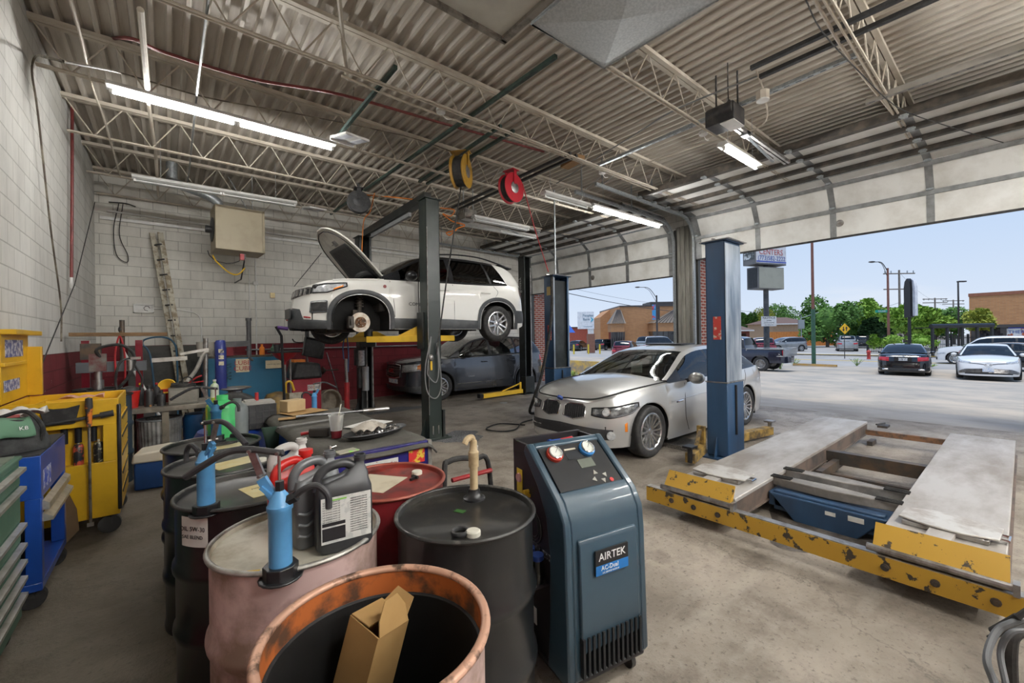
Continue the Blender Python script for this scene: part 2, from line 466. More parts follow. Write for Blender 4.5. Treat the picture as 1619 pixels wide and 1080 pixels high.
mb = MB(); mb.box(46.0, -90, -.42, 46.18, 26, -.345); mb.box(38.9, -130, -.50, 39.02, 20, -.492); mb.box(39.2, -130, -.50, 39.32, 20, -.492)
mb.box(46.1, 42, -.47, 110, 42.5, -.33); struct('trim_kerb_paint', mb, STRIPE)
mb = MB()
for k in range(5): mb.box(34 + k * 2.3, 20.5, -.50, 35.2 + k * 2.3, 23.5, -.493)
mb.box(33, 25.6, -.50, 46, 25.9, -.493)
struct('trim_crosswalk', mb, STRW)

# ---- walls
BLOCKL = brickM('painted_block_left', (.74, .73, .69), (.70, .685, .64), (.50, .49, .45), .406, .2032, 'yz', .007, paint=(1.50, (.20, .022, .03)), zoff=.13, dirt=.3)
BLOCKB = brickM('painted_block_back', (.74, .725, .67), (.70, .68, .62), (.46, .45, .41), .406, .2032, 'xz', .007, paint=(1.56, (.20, .022, .03)), zoff=.07, dirt=.28)
struct('wall_left', MB().box(WX - .3, YF, 0, WX, YB + .3, ZC + .3), BLOCKL)
struct('wall_back', MB().box(WX, YB, 0, 10.6, YB + .3, ZC + .3), BLOCKB)
struct('wall_front', MB().box(WX, YF - .3, 0, 10.6, YF, ZC + .3), BLOCKB)
JAMB = M('grey_ribbed_jamb', (.33, .32, .28), .6, .2, c2=(.17, .16, .14), s=3, t=(.35, .7), st=(1, 6, .6), b=.3)
BRICK = brickM('red_brick', (.33, .075, .04), (.22, .045, .03), (.48, .44, .38), .21, .075, 'sz', .012, b=.6, dirt=.25)
D1 = (-.42, 5.10); D2 = (5.66, 11.22); D0 = (-6.6, -1.0)
mb = MB()
for a, b in ((5.10, 5.66), (-1.0, -.42), (YF, -6.6), (11.22, YB)): mb.box(DX + .06, a, 0, DX + .34, b, 4.35)
mb.box(DX + .06, YF, 4.35, DX + .34, YB, ZC + .3)
struct('wall_right', mb, BLOCKL)
mb = MB()
for a, b in ((5.10, 5.66), (-1.0, -.42), (11.2, YB + .3)): mb.box(DX + .09, a - .022, 0, DX + .62, b + .022, 4.34)
mb.box(DX + .345, YF, 4.34, DX + .62, YB + .3, 5.4)
struct('wall_right_brick_face', mb, BRICK)
# ribbed steel cladding of the pier between the doors
mb = MB()
for k in range(9):
    y = 5.11 + k * .0612; mb.box(DX - .02 - (.03 if k % 2 else 0), y, 0, DX + .058, y + .0608, 4.36)
struct('trim_1', mb, JAMB, bev=.004)
mb = MB()
for y in (5.09, 5.66, -.42, 11.2): mb.box(DX - .05, y - .03, 0, DX + .05, y + .035, 4.3)
struct('trim_2', mb, M('dark_steel_angle', (.07, .07, .065), .5, .4))
# ---- corrugated roof deck
DECK = M('deck_painted_steel', (.54, .50, .44), .62, c2=(.36, .31, .25), s=1.4, t=(.4, .72), st=(6, .5, 1), b=.12, bs=30)
mb = MB(); prof = []; x = WX - .05; PT = .1524
while x < 10.5:
    prof += [(x, ZC + .055), (x + .085, ZC + .055), (x + .100, ZC), (x + .138, ZC), (x + PT, ZC + .055)]; x += PT
P_ = [prof[0]] + [q for i, q in enumerate(prof[1:]) if q != prof[i]]
vs = [(p[0], YF, p[1]) for p in P_] + [(p[0], YB + .1, p[1]) for p in P_]; N_ = len(P_)
mb.add(vs, [(i, i + 1, N_ + i + 1, N_ + i) for i in range(N_ - 1)])
struct('ceiling', mb, DECK)
struct('ceiling_light_block', MB().box(WX - .35, YF - .3, ZC + .1, 10.75, YB + .35, ZC + .32), M('light_block', (.1, .1, .1), .9))  # unseen slab added over the deck to block light from above
# ---- open-web joists
WEB = M('joist_painted_steel', (.52, .47, .39), .6, c2=(.38, .32, .24), s=3, t=(.45, .75))
JY = [1.07, 2.85, 4.65, 6.52, 8.30, 10.08, 11.40, -.75, -2.55, -4.4]
def make_joist(y, label):
    t = thing('roof_joist', label, 'roof joist', (WX, y, ZC - .5), 0, 'open web steel roof joists')
    L_ = 11.2
    obj('top_chord', MB().box(.0, -.06, .45, L_, -.006, .498).box(0, .006, .45, L_, .06, .498), WEB, t)
    mb = MB()
    for s_ in (-.022, .022): mb.tube([(.05, s_, .0), (L_, s_, .0)], .013, 6)
    obj('bottom_chord', mb, WEB, t)
    mb = MB(); n = 18; st = L_ / n
    for k in range(n):
        a = k * st
        mb.tube([(a + .02, 0, .47), (a + st / 2, 0, .0)], .009, 6); mb.tube([(a + st / 2, 0, 0), (a + st, 0, .47)], .009, 6)
    obj('web', mb, WEB, t)
    return t
J0 = make_joist(JY[0], 'cream painted open web roof joist')
JL = ['cream roof joist nearest the camera at the top right', 'cream roof joist crossing under the galvanised duct hood', 'long cream roof joist passing above the red hose reel',
      'cream roof joist above the two lit tube lights by the left wall', 'cream roof joist just beyond the lit tube lights', 'cream roof joist above the dark tube light by the heater',
      'cream roof joist lying against the back block wall']
for i, y in enumerate(JY):
    if i == 0: J0['label'] = JL[0]; continue
    dup(J0, (WX, y, ZC - .5), label=JL[i] if i < 7 else 'cream painted roof joist, %s of the three behind the camera' % ('nearest', 'middle', 'farthest')[i - 7])

# ---- overhead doors
PANEL = M('door_panel_white', (.74, .74, .71), .5, c2=(.50, .48, .43), s=1.6, t=(.42, .75))
STRUT = M('door_strut_dark', (.045, .04, .035), .5, .3, c2=(.12, .10, .08), s=4)
STILE = M('door_stile_grey', (.30, .31, .31), .5, .5, c2=(.16, .16, .16), s=5, t=(.4, .7))
def make_door(name, y0, y1, path, logo):
    root = bpy.data.objects.new(name, None); C.objects.link(root); root.location = (0, 0, 0); root['kind'] = 'structure'
    n = len(path) - 1
    for i in range(n):
        (xa, za), (xb, zb) = path[i], path[i + 1]
        a, b = Vector((xa, 0, za)), Vector((xb, 0, zb)); d = (b - a).normalized(); nn = Vector((d.z, 0, -d.x))
        if nn.x > 0 or nn.z > 0: nn = -nn      # towards the room, or down
        if abs(nn.z) > .9: nn = Vector((0, 0, -1))
        q = [a, b, b - nn * .045, a - nn * .045]
        obj('panel', MB().prism([(p.x, p.z) for p in q], y0 + .02, y1 - .02, 'y'), PANEL, root, ang=0)
        mb = MB(); ys = [y0 + .06 + k * (y1 - y0 - .12) / 4 for k in range(5)]
        for y in ys:
            w = .05 if 0 < ys.index(y) < 4 else .09
            q = [a, b, b + nn * .006, a + nn * .006]
            mb.prism([(p.x, p.z) for p in q], y - w, y + w, 'y')
        obj('stile', mb, STILE, root, ang=0)
        flat = abs(d.z) < .5 or abs(nn.z) > .7
        e = b - d * (.04 if i < n - 1 else .06)
        mb = MB(); dep = .07 if flat else .03
        up_ = nn * (-.045 if i == n - 1 else 0); dw = .062 if i == n - 1 else .03
        q = [e - d * .045 + up_ * 0, e + d * dw + up_, e + d * dw + nn * dep, e - d * .045 + nn * dep]
        mb.prism([(p.x, p.z) for p in q], y0 + .02, y1 - .02, 'y')
        obj('strut', mb, STRUT if flat else STILE, root, ang=0)
        if flat and i < n - 1:
            mb = MB(); q = [e - d * .20, e - d * .16, e - d * .16 + nn * .02, e - d * .20 + nn * .02]
            mb.prism([(p.x, p.z) for p in q], y0 + .02, y1 - .02, 'y')
            obj('lip', mb, GALV, root, ang=0)
        mb = MB()
        for y in ys:
            c = b + nn * (.03 if not flat else .075)
            mb.bx((c.x, y, c.z), (.09, .07, .035)); mb.cyl((c.x - .02, y - .05, c.z), (c.x - .02, y + .05, c.z), .016, n=8)
        obj('hinge', mb, GALV, root)
    # rolled metal edge and rubber seal at the foot of the door
    xa, za = path[0]
    obj('bottom_seal', MB().box(xa - .015, y0 + .02, za - .03, xa + .05, y1 - .02, za), BLKR, root)
    # round lock plate
    (xa, za), (xb, zb) = path[0], path[1]
    obj('lock_plate', MB().lathe([(.0001, -.02), (.03, -.022), (.035, -.012), (.055, -.012), (.075, -.004), (.075, 0)], (xa - .002, (y0 + y1) / 2 - .1, za + .26), 24, 'x'), STL, root)
    # tracks
    for y in (y0 - .02, y1 + .02):
        mb = MB(); rail = [(xa - .06, 0.0), (xa - .06, 3.9)] + [(xa - .06 - .55 * (1 - cos(k * PI / 12)), 3.9 + .55 * sin(k * PI / 12)) for k in range(1, 7)] + [(6.3, 4.5)]
        rr = [Vector((p[0], y, p[1])) for p in rail]
        for p, q in zip(rr, rr[1:]): mb.beam(p, q, .06, .05, up=(0, 1, 0))
        obj('track', mb, GALV, root, ang=0)
    mb = MB()
    for y in (y0 - .02, y1 + .02):
        for x in (6.5, 8.2): mb.beam((x, y, 4.5), (x, y, 5.04), .035, .006)
        mb.beam((6.5, y, 4.52), (7.2, y, 5.04), .03, .006)
    obj('track_hanger', mb, GALV, root, ang=0)
    return root
P1 = [(10.06, 3.47), (10.04, 4.02), (9.80, 4.46), (9.27, 4.545), (8.72, 4.55), (8.17, 4.555), (7.62, 4.56)]
P2 = [(10.06, 3.14), (10.05, 3.70), (9.98, 4.23), (9.55, 4.54), (9.0, 4.55), (8.45, 4.555), (7.90, 4.56)]
make_door('door_1', D1[0], D1[1], P1, True)
make_door('door_2', D2[0], D2[1], P2, True)
make_door('door_added', D0[0], D0[1], P1, True)  # unseen open door behind the camera, added to let in more daylight
# torsion shaft over the doors
obj_ = obj('torsion_shaft', MB().tube([(9.85, -.4, 4.88), (9.85, 11.2, 4.88)], .02, 8), GALV)
tag(obj_, 'long thin steel shaft running above the overhead doors', 'door shaft')

# ================================================================== VEHICLES
TYRE = M('tyre_rubber', (.022, .022, .023), .7, c2=(.045, .043, .04), s=20, b=.2, bs=80)
RIM = M('alloy_rim', (.62, .63, .64), .25, .85, c2=(.5, .5, .5), s=8)
RIMD = M('dark_alloy', (.03, .03, .032), .35, .5)
WELL = M('wheel_well', (.012, .012, .012), .9)
UNDER = M('underbody', (.02, .019, .018), .8, c2=(.05, .04, .03), s=5)
CABIN = M('cabin_interior', (.035, .033, .032), .8, c2=(.06, .055, .05), s=5)
SEATM = M('seat_cloth', (.10, .095, .09), .8, c2=(.07, .066, .06), s=9)
LAMP = M('lamp_clear', (.70, .72, .73), .12, .2, c2=(.42, .44, .46), s=18, t=(.4, .6), coat=1)
LAMPD = M('lamp_dark', (.10, .105, .11), .12, .3, c2=(.35, .37, .38), s=14, t=(.45, .7), coat=1)
LAMPO = M('lamp_amber', (.75, .22, .02), .2, coat=1)
LAMPR = M('lamp_red', (.55, .02, .03), .18, coat=1, c2=(.4, .01, .02))
GLS = glassM('car_glass', (.42, .47, .45), .9, .02, .14)
GLT = glassM('car_side_glass', (.16, .18, .18), .5, .02, .06)
GLD = glassM('car_glass_dark', (.03, .033, .033), .6, .02, .06)
SEAM = M('panel_gap', (.02, .02, .02), .8)
PLATEM = M('licence_plate', (.75, .77, .80), .5, c2=(.3, .45, .7), s=16, t=(.5, .62))
BLU = M('lettering_blue', (.03, .08, .35), .5)
BLKT = M('lettering_black', (.015, .015, .018), .5)
WHTT = M('lettering_white', (.8, .8, .8), .5)

def wheel_parts(Rt, rr, w, ns, style):
    """tyre, rim meshes with the axle along y, outer face towards -y"""
    ty = MB().lathe([(rr, w * .42), (rr + (Rt - rr) * .4, w * .5), (Rt - .022, w * .47), (Rt - .006, w * .40), (Rt, w * .25), (Rt, -w * .25), (Rt - .006, -w * .40), (Rt - .022, -w * .47),
                     (rr + (Rt - rr) * .4, -w * .5), (rr, -w * .42), (rr - .012, -w * .40), (rr - .012, w * .40), (rr, w * .42)], n=40, ax='y')
    rm = MB().lathe([(rr + .004, -w * .43), (rr - .012, -w * .45), (rr - .028, -w * .40), (rr - .03, w * .35), (rr - .005, w * .35)], n=40, ax='y')
    rm.lathe([(.0001, -w * .36), (.03, -w * .36), (.045, -w * .33), (.075, -w * .30), (.085, -w * .22), (.085, 0)], n=20, ax='y')
    for k in range(ns):
        a = 2 * PI * k / ns
        for da in ((-.5, .5) if style == 'Y' else (0,)):
            if style == 'Y': a0, a1 = a + da * .12, a + da * .62 * 2 * PI / ns * 1.0
            else: a0 = a1 = a
            r0, r1 = .05, rr - .02
            p0 = Vector((r0 * cos(a0), -w * .30, r0 * sin(a0))); p1 = Vector((r1 * cos(a1), -w * .40, r1 * sin(a1)))
            wd = (.030 if style == 'Y' else .024 if ns > 9 else .058)
            rm.beam(p0, p1, wd, .022, up=(0, 1, 0))
    dk = MB().lathe([(.0001, -w * .02), (rr - .03, -w * .02)], n=24, ax='y')
    dk.lathe([(.09, -w * .1), (rr * .72, -w * .1), (rr * .72, -.0)], n=24, ax='y')
    return ty, rm, dk

class Car:
    def __init__(s, name, label, ctg, loc, rz, S, group=None):
        s.S = S; s.hw = S['W'] / 2; s.L = S['L']; s.root = thing(name, label, ctg, loc, rz, group)
        hw, L = s.hw, s.L
        fr = S.get('fr', [(0, .0), (.012, .30), (.05, .55), (.16, .76), (.36, .89), (.75, .965), (1.25, 1)])
        re = S.get('re', [(1.2, 1), (.6, .975), (.25, .90), (.09, .74), (.02, .5), (0, 0)])
        pts = [(x, y * hw) for x, y in fr] + [(L / 2, hw)] + [(L - x, y * hw) for x, y in re]
        c = cat([(p[0], p[1], 0) for p in pts], 12)
        s.P = c; s.acc = [0]
        for a, b in zip(c, c[1:]): s.acc.append(s.acc[-1] + (b - a).length)
        s.T = s.acc[-1]
        s.side0 = next(i for i, p in enumerate(c) if p.x > .5); s.side1 = max(i for i, p in enumerate(c) if p.x < L - .4)
        x0, x1 = .0, L
        s.well = [(S['fo'], S['RA']), (S['fo'] + S['wb'], S['RA'])]
    def plan(s, t):
        t = min(max(t, 0), s.T); lo, hi = 0, len(s.acc) - 1
        while hi - lo > 1:
            m = (lo + hi) // 2
            if s.acc[m] <= t: lo = m
            else: hi = m
        f = (t - s.acc[lo]) / max(1e-9, s.acc[hi] - s.acc[lo])
        a = max(lo - 1, 0); b = min(hi + 1, len(s.P) - 1)
        def tn(i):
            p, q = s.P[max(i - 1, 0)], s.P[min(i + 1, len(s.P) - 1)]; d = (q - p).normalized(); return d
        p = s.P[lo].lerp(s.P[hi], f); d = tn(lo).lerp(tn(hi), f).normalized()
        return p.x, p.y, -d.y, d.x     # outward normal
    def sx(s, x):
        for i in range(len(s.P) - 1):
            if s.P[i].y > s.hw * .5 and s.P[i].x <= x <= s.P[i + 1].x:
                return s.acc[i] + (s.acc[i + 1] - s.acc[i]) * (x - s.P[i].x) / max(1e-9, s.P[i + 1].x - s.P[i].x)
        return s.T / 2
    def sf(s, y):
        for i in range(len(s.P) - 1):
            if s.P[i + 1].y >= y: return s.acc[i] + (s.acc[i + 1] - s.acc[i]) * (y - s.P[i].y) / max(1e-9, s.P[i + 1].y - s.P[i].y)
    def sr(s, y):
        for i in range(len(s.P) - 1, 0, -1):
            if s.P[i - 1].y >= y:
                return s.acc[i] - (s.acc[i] - s.acc[i - 1]) * (y - s.P[i].y) / max(1e-9, s.P[i - 1].y - s.P[i].y)
    def key(s, k):
        return s.sf(k[1]) if k[0] == 'f' else s.sr(k[1]) if k[0] == 'r' else s.sx(k[1])
    def zt(s, x): return pch(s.S['zt'], x)
    def surf(s, t, z, off=0, sd=1):
        x, y, nx, ny = s.plan(t); u = z / s.zt(x)
        ins = nx * nx * pch(s.S['pf'] if nx < 0 else s.S['pr'], u) + ny * ny * pch(s.S['ps'], u)
        return Vector((x - nx * (ins - off), (y - ny * (ins - off)) * sd, z))
    def crown(s, x): return pch(s.S['cr'], x)
    def body(s, hood_open=False):
        S = s.S; hw, L = s.hw, s.L
        ts = [s.T * 0]
        a = s.sx(.75); b = s.sx(L - .55)
        n = 18; ts = [a * k / n for k in range(n)]
        xs = set([.75, L - .55])
        x = .75
        while x < L - .55: xs.add(round(x, 4)); x += .12
        for xc, ra in s.well:
            xs = set(q for q in xs if abs(q - xc) > ra + .02)
        xs = sorted(q for q in xs)
        st = []       # (t, zbottom)
        for t in ts: st.append((t, None))
        mids = [(s.sx(q), None) for q in xs]
        for xc, ra in s.well:
            mids.append((s.sx(xc - ra) - 1e-4, None))
            for k in range(0, 17):
                ang = PI - PI * k / 16; xx = xc + ra * cos(ang)
                zz = S['R'] + ra * (sin(ang) ** S.get('sq', 1.0))
                mids.append((s.sx(xx) + (1e-4 if k == 0 else -1e-4 if k == 16 else 0), max(zz, S['zb'](xx))))
            mids.append((s.sx(xc + ra) + 1e-4, None))
        fx = s.well[0][0] - s.well[0][1]
        st = [q for q in st if s.plan(q[0])[0] < fx - .01 or s.plan(q[0])[0] < .3]
        st += mids + [(b + (s.T - b) * k / 16, None) for k in range(1, 17)]
        rx = s.well[1][0] + s.well[1][1]
        st = sorted(st); 
        rows = 15; mb = MB()
        for sd in (1, -1):
            o = len(mb.v); vs = []
            for t, zb in st:
                x = s.plan(t)[0]
                z0 = zb if zb is not None else S['zb'](x); z1 = s.zt(x)
                for k in range(rows + 1):
                    f = k / rows
                    vs.append(s.surf(t, z0 + (z1 - z0) * f, 0, sd))
            n = len(st); r1 = rows + 1
            mb.add(vs, [(i * r1 + j, (i + 1) * r1 + j, (i + 1) * r1 + j + 1, i * r1 + j + 1) for i in range(n - 1) for j in range(rows)])
        s.st = st
        # hood and deck skins
        xc, xr = S['xc'], S['xr']
        def cap(cond, name):
            m2 = MB()
            sel = [t for t, z in st if cond(s.plan(t)[0])]
            ks = [1, .985, .9, .7, .45, .2, 0]
            for sd in (1, -1):
                vs = []
                for t in sel:
                    p = s.surf(t, s.zt(s.plan(t)[0]), 0, sd); x = p.x
                    for k in ks:
                        dz = (1 - k * k)
                        vs.append((x - (0), p.y * k, p.z + s.crown(x) * dz + (S['ridge'](x, abs(p.y * k)) if 'ridge' in S else 0)))
                n = len(sel); r1 = len(ks)
                m2.add(vs, [(i * r1 + j, (i + 1) * r1 + j, (i + 1) * r1 + j + 1, i * r1 + j + 1) for i in range(n - 1) for j in range(r1 - 1)])
            return m2
        body = obj('body', mb, S['paint'], s.root, ang=50)
        if S.get('hood', True): obj('hood', cap(lambda x: S.get('hx', 0) <= x <= xc + .06, 'hood'), S['paint'], s.root, ang=50)
        if xr < L - .12: obj('trunk_lid', cap(lambda x: x >= xr - .08, 'trunk'), S['paint'], s.root, ang=50)
        else: obj('tailgate_top', cap(lambda x: x >= xr - .05, 'trunk'), S['paint'], s.root, ang=50)
        # underbody
        mb = MB(); zb = S['zb'](L / 2)
        mb.box(.22, -hw + .46, zb + .03, L - .22, hw - .46, s.zt(1.2) - .22)
        f, r = s.well[0], s.well[1]
        mb.box(f[0] + f[1] + .02, -hw + .09, zb + .02, r[0] - r[1] - .02, hw - .09, zb + .35)
        mb.box(.16, -hw + .26, zb + .06, f[0] - f[1] - .02, hw - .26, zb + .3); mb.box(r[0] + r[1] + .02, -hw + .2, zb + .06, L - .14, hw - .2, zb + .34)
        obj('underbody', mb, UNDER, s.root)
        mb = MB()
        for xw, ra in s.well:
            for sd in (1, -1):
                yo = sd * (hw - .035); yi = sd * (hw - .42)
                for k in range(16):
                    a0 = PI * k / 16; a1 = PI * (k + 1) / 16; ra_ = ra + .01
                    q = [(xw + ra_ * cos(a0), yo, S['R'] + ra_ * sin(a0) ** S.get('sq', 1)), (xw + ra_ * cos(a1), yo, S['R'] + ra_ * sin(a1) ** S.get('sq', 1)),
                         (xw + ra_ * cos(a1), yi, S['R'] + ra_ * sin(a1)), (xw + ra_ * cos(a0), yi, S['R'] + ra_ * sin(a0))]
                    mb.add(q, [(0, 1, 2, 3)])
                mb.add([(xw - ra, yi, zb), (xw + ra, yi, zb), (xw + ra, yi, S['R'] + ra + .02), (xw - ra, yi, S['R'] + ra + .02)], [(0, 1, 2, 3)])
                for e in (-1, 1): mb.add([(xw + e * ra, yo, zb), (xw + e * ra, yi, zb), (xw + e * ra, yi, S['R'] + .02), (xw + e * ra, yo, S['R'] + .02)], [(0, 1, 2, 3)])
        obj('wheel_well', mb, WELL, s.root, ang=0)
        return body
    def top(s):
        """greenhouse: windshield, side windows, rear window, roof, pillars"""
        S = s.S; xc, xr, xw, xq = S['xc'], S['xr'], S['xw'], S['xq']   # cowl, rear base, windshield top, rear window top
        wins = S['wins']; ln = S.get('lean', [(0, 0), (s.L, 0)])
        q = set([xc, xr, xw, xq]); x = xc
        n = 12
        for k in range(n + 1): q.add(xc + (xw - xc) * k / n)
        for k in range(9): q.add(xw + (xq - xw) * k / 8)
        for k in range(9): q.add(xq + (xr - xq) * k / 8)
        for a, b in wins: q |= {a, b}
        q = sorted(q); q2 = [q[0]]
        for v in q[1:]:
            if v - q2[-1] > .004: q2.append(v)
        q = q2; led = S.get('ledge', .025); bw = S.get('bow', .10)
        V = [0, .07, .3, .55, .9, 1.0]; K = [.93, .8, .6, .3, 0]; tum = S.get('tum', .42); eh = .90
        def colm(x, sd):
            xt = x - lerp(ln, x); zb = s.zt(x); tt = s.sx(min(max(x, .76), s.L - .1)); yb = abs(s.surf(tt, zb).y)
            if x > s.L - .5: yb = min(yb, abs(s.surf(s.sx(s.L - .5), s.zt(s.L - .5)).y) - .03 * (x - s.L + .5))
            h = max(.006, pch(S['zr'], xt) - zb)
            out = []
            for v in V:
                yy = yb - led * min(1, v / .07) - tum * h * (.4 * v + .6 * v * v) * (1 if v else 0)
                out.append(Vector((x + (xt - x) * v, yy * sd, zb + h * eh * v + (.008 if v else 0))))
            ye = abs(out[-1].y); ze = out[-1].z
            for k in K:
                b_ = 0
                if x <= xw + .001: b_ = -bw * (1 - k * k) * max(0, min(1, 1.25 - (x - xc) / (xw - xc) * .9))
                elif x >= xq - .001 and S.get('rb', 1): b_ = .06 * (1 - k * k)
                out.append(Vector((out[len(V) - 1].x + b_, ye * k * sd, ze + (zb + h - ze) * (1 - k ** 2.2))))
            return out
        G = dict(ws=MB(), rw=MB(), sw=MB(), roof=MB(), pil=MB())
        nv = len(V)
        for sd in (1, -1):
            cols = [colm(x, sd) for x in q]
            for i in range(len(q) - 1):
                xm = (q[i] + q[i + 1]) / 2
                for j in range(len(cols[0]) - 1):
                    f = [cols[i][j], cols[i + 1][j], cols[i + 1][j + 1], cols[i][j + 1]]
                    if sd < 0: f = f[::-1]
                    if j < nv - 1:
                        glass = 1 <= j <= nv - 3 and any(a - .001 <= xm <= b + .001 for a, b in wins)
                        k = 'sw' if glass else ('pil' if j < nv - 1 and not (j == nv - 2) else 'roof')
                        if xm > S.get('xd', 99) and not glass: k = 'body'
                    else:
                        if xm < xw: k = 'ws' if j > nv - 1 else 'roof'
                        elif xm > xq: k = 'rw' if j > nv - 1 and xm < xr - .05 else 'roof'
                        else: k = 'roof'
                    if k == 'body': G.setdefault('body', MB())
                    G[k].add(f, [(0, 1, 2, 3)])
        def weld(mb):
            mp = {}; v2 = []; idx = []
            for p in mb.v:
                kk = tuple(round(c, 4) for c in p)
                if kk not in mp: mp[kk] = len(v2); v2.append(p)
                idx.append(mp[kk])
            f2 = []
            for f in mb.f:
                g = []
                for i in f:
                    if idx[i] not in g: g.append(idx[i])
                if len(g) > 2: f2.append(tuple(g))
            mb.v, mb.f = v2, f2; return mb
        gl = S.get('glass', GLS)
        obj('windshield', weld(G['ws']), gl, s.root, ang=60); obj('side_window', weld(G['sw']), S.get('glass2', gl), s.root, ang=60)
        obj('rear_window', weld(G['rw']), S.get('glass2', gl), s.root, ang=60)
        obj('roof', weld(G['roof']), S.get('roofm', S['paint']), s.root, ang=60)
        obj('window_frame', weld(G['pil']), S.get('pilm', BLK), s.root, ang=60)
        if 'body' in G: obj('rear_pillar', weld(G['body']), S['paint'], s.root, ang=60)
        # cabin inside
        mb = MB(); zs = s.zt(xw) - .42; hw = s.hw
        mb.box(xc - .02, -hw + .14, zs - .1, xc + .42, hw - .14, s.zt(xc) - .015)
        obj('dashboard', mb, CABIN, s.root, bev=.04)
        mb = MB().box(xc + .4, -hw + .12, zs - .35, xr - .12, hw - .12, zs - .02); obj('cabin_floor', mb, CABIN, s.root)
        for sx_, rows_ in ((xw + .22, 2), (xw + 1.12, 3)):
            if sx_ > xq: continue
            for y in ((-.38, .38) if rows_ == 2 else (-.42, 0, .42)):
                w_ = .25 if rows_ == 2 else .2
                mb = MB().bx((sx_ + .12, y, zs + .20), (.14, w_ * 2 * .95, .62), (0, .22, 0)); mb.bx((sx_ - .22, y, zs + .0), (.5, w_ * 1.9, .14))
                mb.bx((sx_ + .24, y, zs + .58), (.09, .26, .17), (0, .2, 0))
                obj('seat', mb, SEATM, s.root, bev=.04)
        mb = MB().lathe([(.175 + .016 * cos(a * PI / 4), .016 * sin(a * PI / 4)) for a in range(9)], n=24)
        mb.bx((0, 0, -.01), (.33, .04, .02)); mb.xf(TR(xc + .56, S.get('drv', -1) * -.38, zs + .28, 0, -R(65), 0))
        obj('steering_wheel', mb, CABIN, s.root)
        mb = MB().bx((xw - .12, 0, pch(S['zr'], xw) - .12), (.04, .26, .07)); obj('inside_mirror', mb, CABIN, s.root, bev=.015)
    def patch(s, k0, k1, lo, hi, off=.006, n=14, m=5, mat=None, name='trim', sides=(1, -1), rim=None, rimm=None, parent=None, slats=0, slatm=None, hs=0, label=None):
        t0, t1 = s.key(k0), s.key(k1)
        lo = lo if isinstance(lo, list) else [(0, lo), (1, lo)]; hi = hi if isinstance(hi, list) else [(0, hi), (1, hi)]
        res = []
        cen = len(sides) == 1 and sides[0] == 0
        for sd in ((1,) if cen else sides):
            mb = MB()
            def fn(u, v):
                z0, z1 = lerp(lo, u), lerp(hi, u)
                o = off * (1 if 0 < u < 1 and 0 < v < 1 else .1)
                return s.surf(t0 + (t1 - t0) * u, z0 + (z1 - z0) * v, o, sd)
            mb.grid(fn, n, m)
            if cen:
                o = len(mb.v); mb.v += [(p[0], -p[1], p[2]) for p in mb.v]; mb.f += [tuple(i + o for i in f) for f in mb.f]
            ob = obj(name, mb, mat, parent or s.root, ang=60, label=label); res.append(ob)
            if rim:
                loop = [s.surf(t0 + (t1 - t0) * k / n, lerp(lo, k / n), off, sd) for k in range(n + 1)] + [s.surf(t0 + (t1 - t0) * k / n, lerp(hi, k / n), off, sd) for k in range(n, -1, -1)]
                obj(name + '_rim', MB().tube(loop, rim, 6, closed=True), rimm or CHR, ob)
            if slats:
                mb = MB()
                for k in range(1, slats):
                    u = k / slats; z0, z1 = lerp(lo, u), lerp(hi, u)
                    pts = [s.surf(t0 + (t1 - t0) * u, z0 + (z1 - z0) * v / 6, off + .008, sd) for v in range(7)]
                    mb.tube(pts, .007, 5)
                obj(name + '_slats', mb, slatm or BLKP, ob)
            if hs:
                mb = MB()
                for k in range(1, hs):
                    v = k / hs
                    pts = [s.surf(t0 + (t1 - t0) * u / 12, lerp(lo, u / 12) * (1 - v) + lerp(hi, u / 12) * v, off + .008, sd) for u in range(13)]
                    mb.tube(pts, .008, 5)
                    if cen: mb.tube([(p.x, -p.y, p.z) for p in pts], .008, 5)
                obj(name + '_bars', mb, slatm or BLKP, ob)
        return res
    def line(s, pts, r=.004, mat=None, name='door_seam', sides=(1, -1), off=.001):
        for sd in sides:
            mb = MB()
            for pl in pts: mb.tube(cat([s.surf(s.key(k), z, off, sd) for k, z in pl], 5), r, 5)
            obj(name, mb, mat or SEAM, s.root)
    def arch(s, wd, off=.012, mat=None, which=(0, 1)):
        for sd in (1, -1):
            for w in which:
                xc, ra = s.well[w]; mb = MB(); sq = s.S.get('sq', 1); zb = s.S['zb'](xc)
                def fn(u, v):
                    a = PI * (1 - u); r_ = ra + wd * v - .006
                    if u <= .12 or u >= .88:
                        e = -1 if u < .5 else 1; f = (u / .12) if u < .5 else (1 - u) / .12
                        x = xc + e * r_; z = zb + (s.S['R'] - zb) * f
                    else:
                        a = PI * (1 - (u - .12) / .76); x = xc + r_ * cos(a); z = s.S['R'] + r_ * sin(a) ** sq
                    x = max(x, .06)
                    return s.surf(s.sx(x), min(z, s.zt(x) - .02), off if v > 0 else -.01, sd)
                mb.grid(fn, 34, 3); obj('arch_trim', mb, mat or BLKP, s.root, ang=60)
    def wheels(s, rr, w=.22, ns=5, style='S', rim=RIM, skip=(), track=.0):
        S = s.S; ty, rm, dk = wheel_parts(S['R'], rr, w, ns, style); first = None
        for sd in (-1, 1):
            for i, (xw, _) in enumerate(s.well):
                if (sd, i) in skip: continue
                loc = (xw, sd * (s.hw - .02 - w / 2 + track), S['R']); rot = (0, 0, 0 if sd < 0 else PI)
                if first is None:
                    a = obj('wheel', ty, TYRE, s.root, loc=loc, rot=rot, ang=40); b = obj('rim', rm, rim, a, ang=40); c = obj('brake', dk, STL, a); first = (a, b, c)
                else:
                    a = first[0].copy(); C.objects.link(a); a.location = loc; a.rotation_euler = rot
                    for q in first[1:]:
                        d = q.copy(); C.objects.link(d); d.parent = a
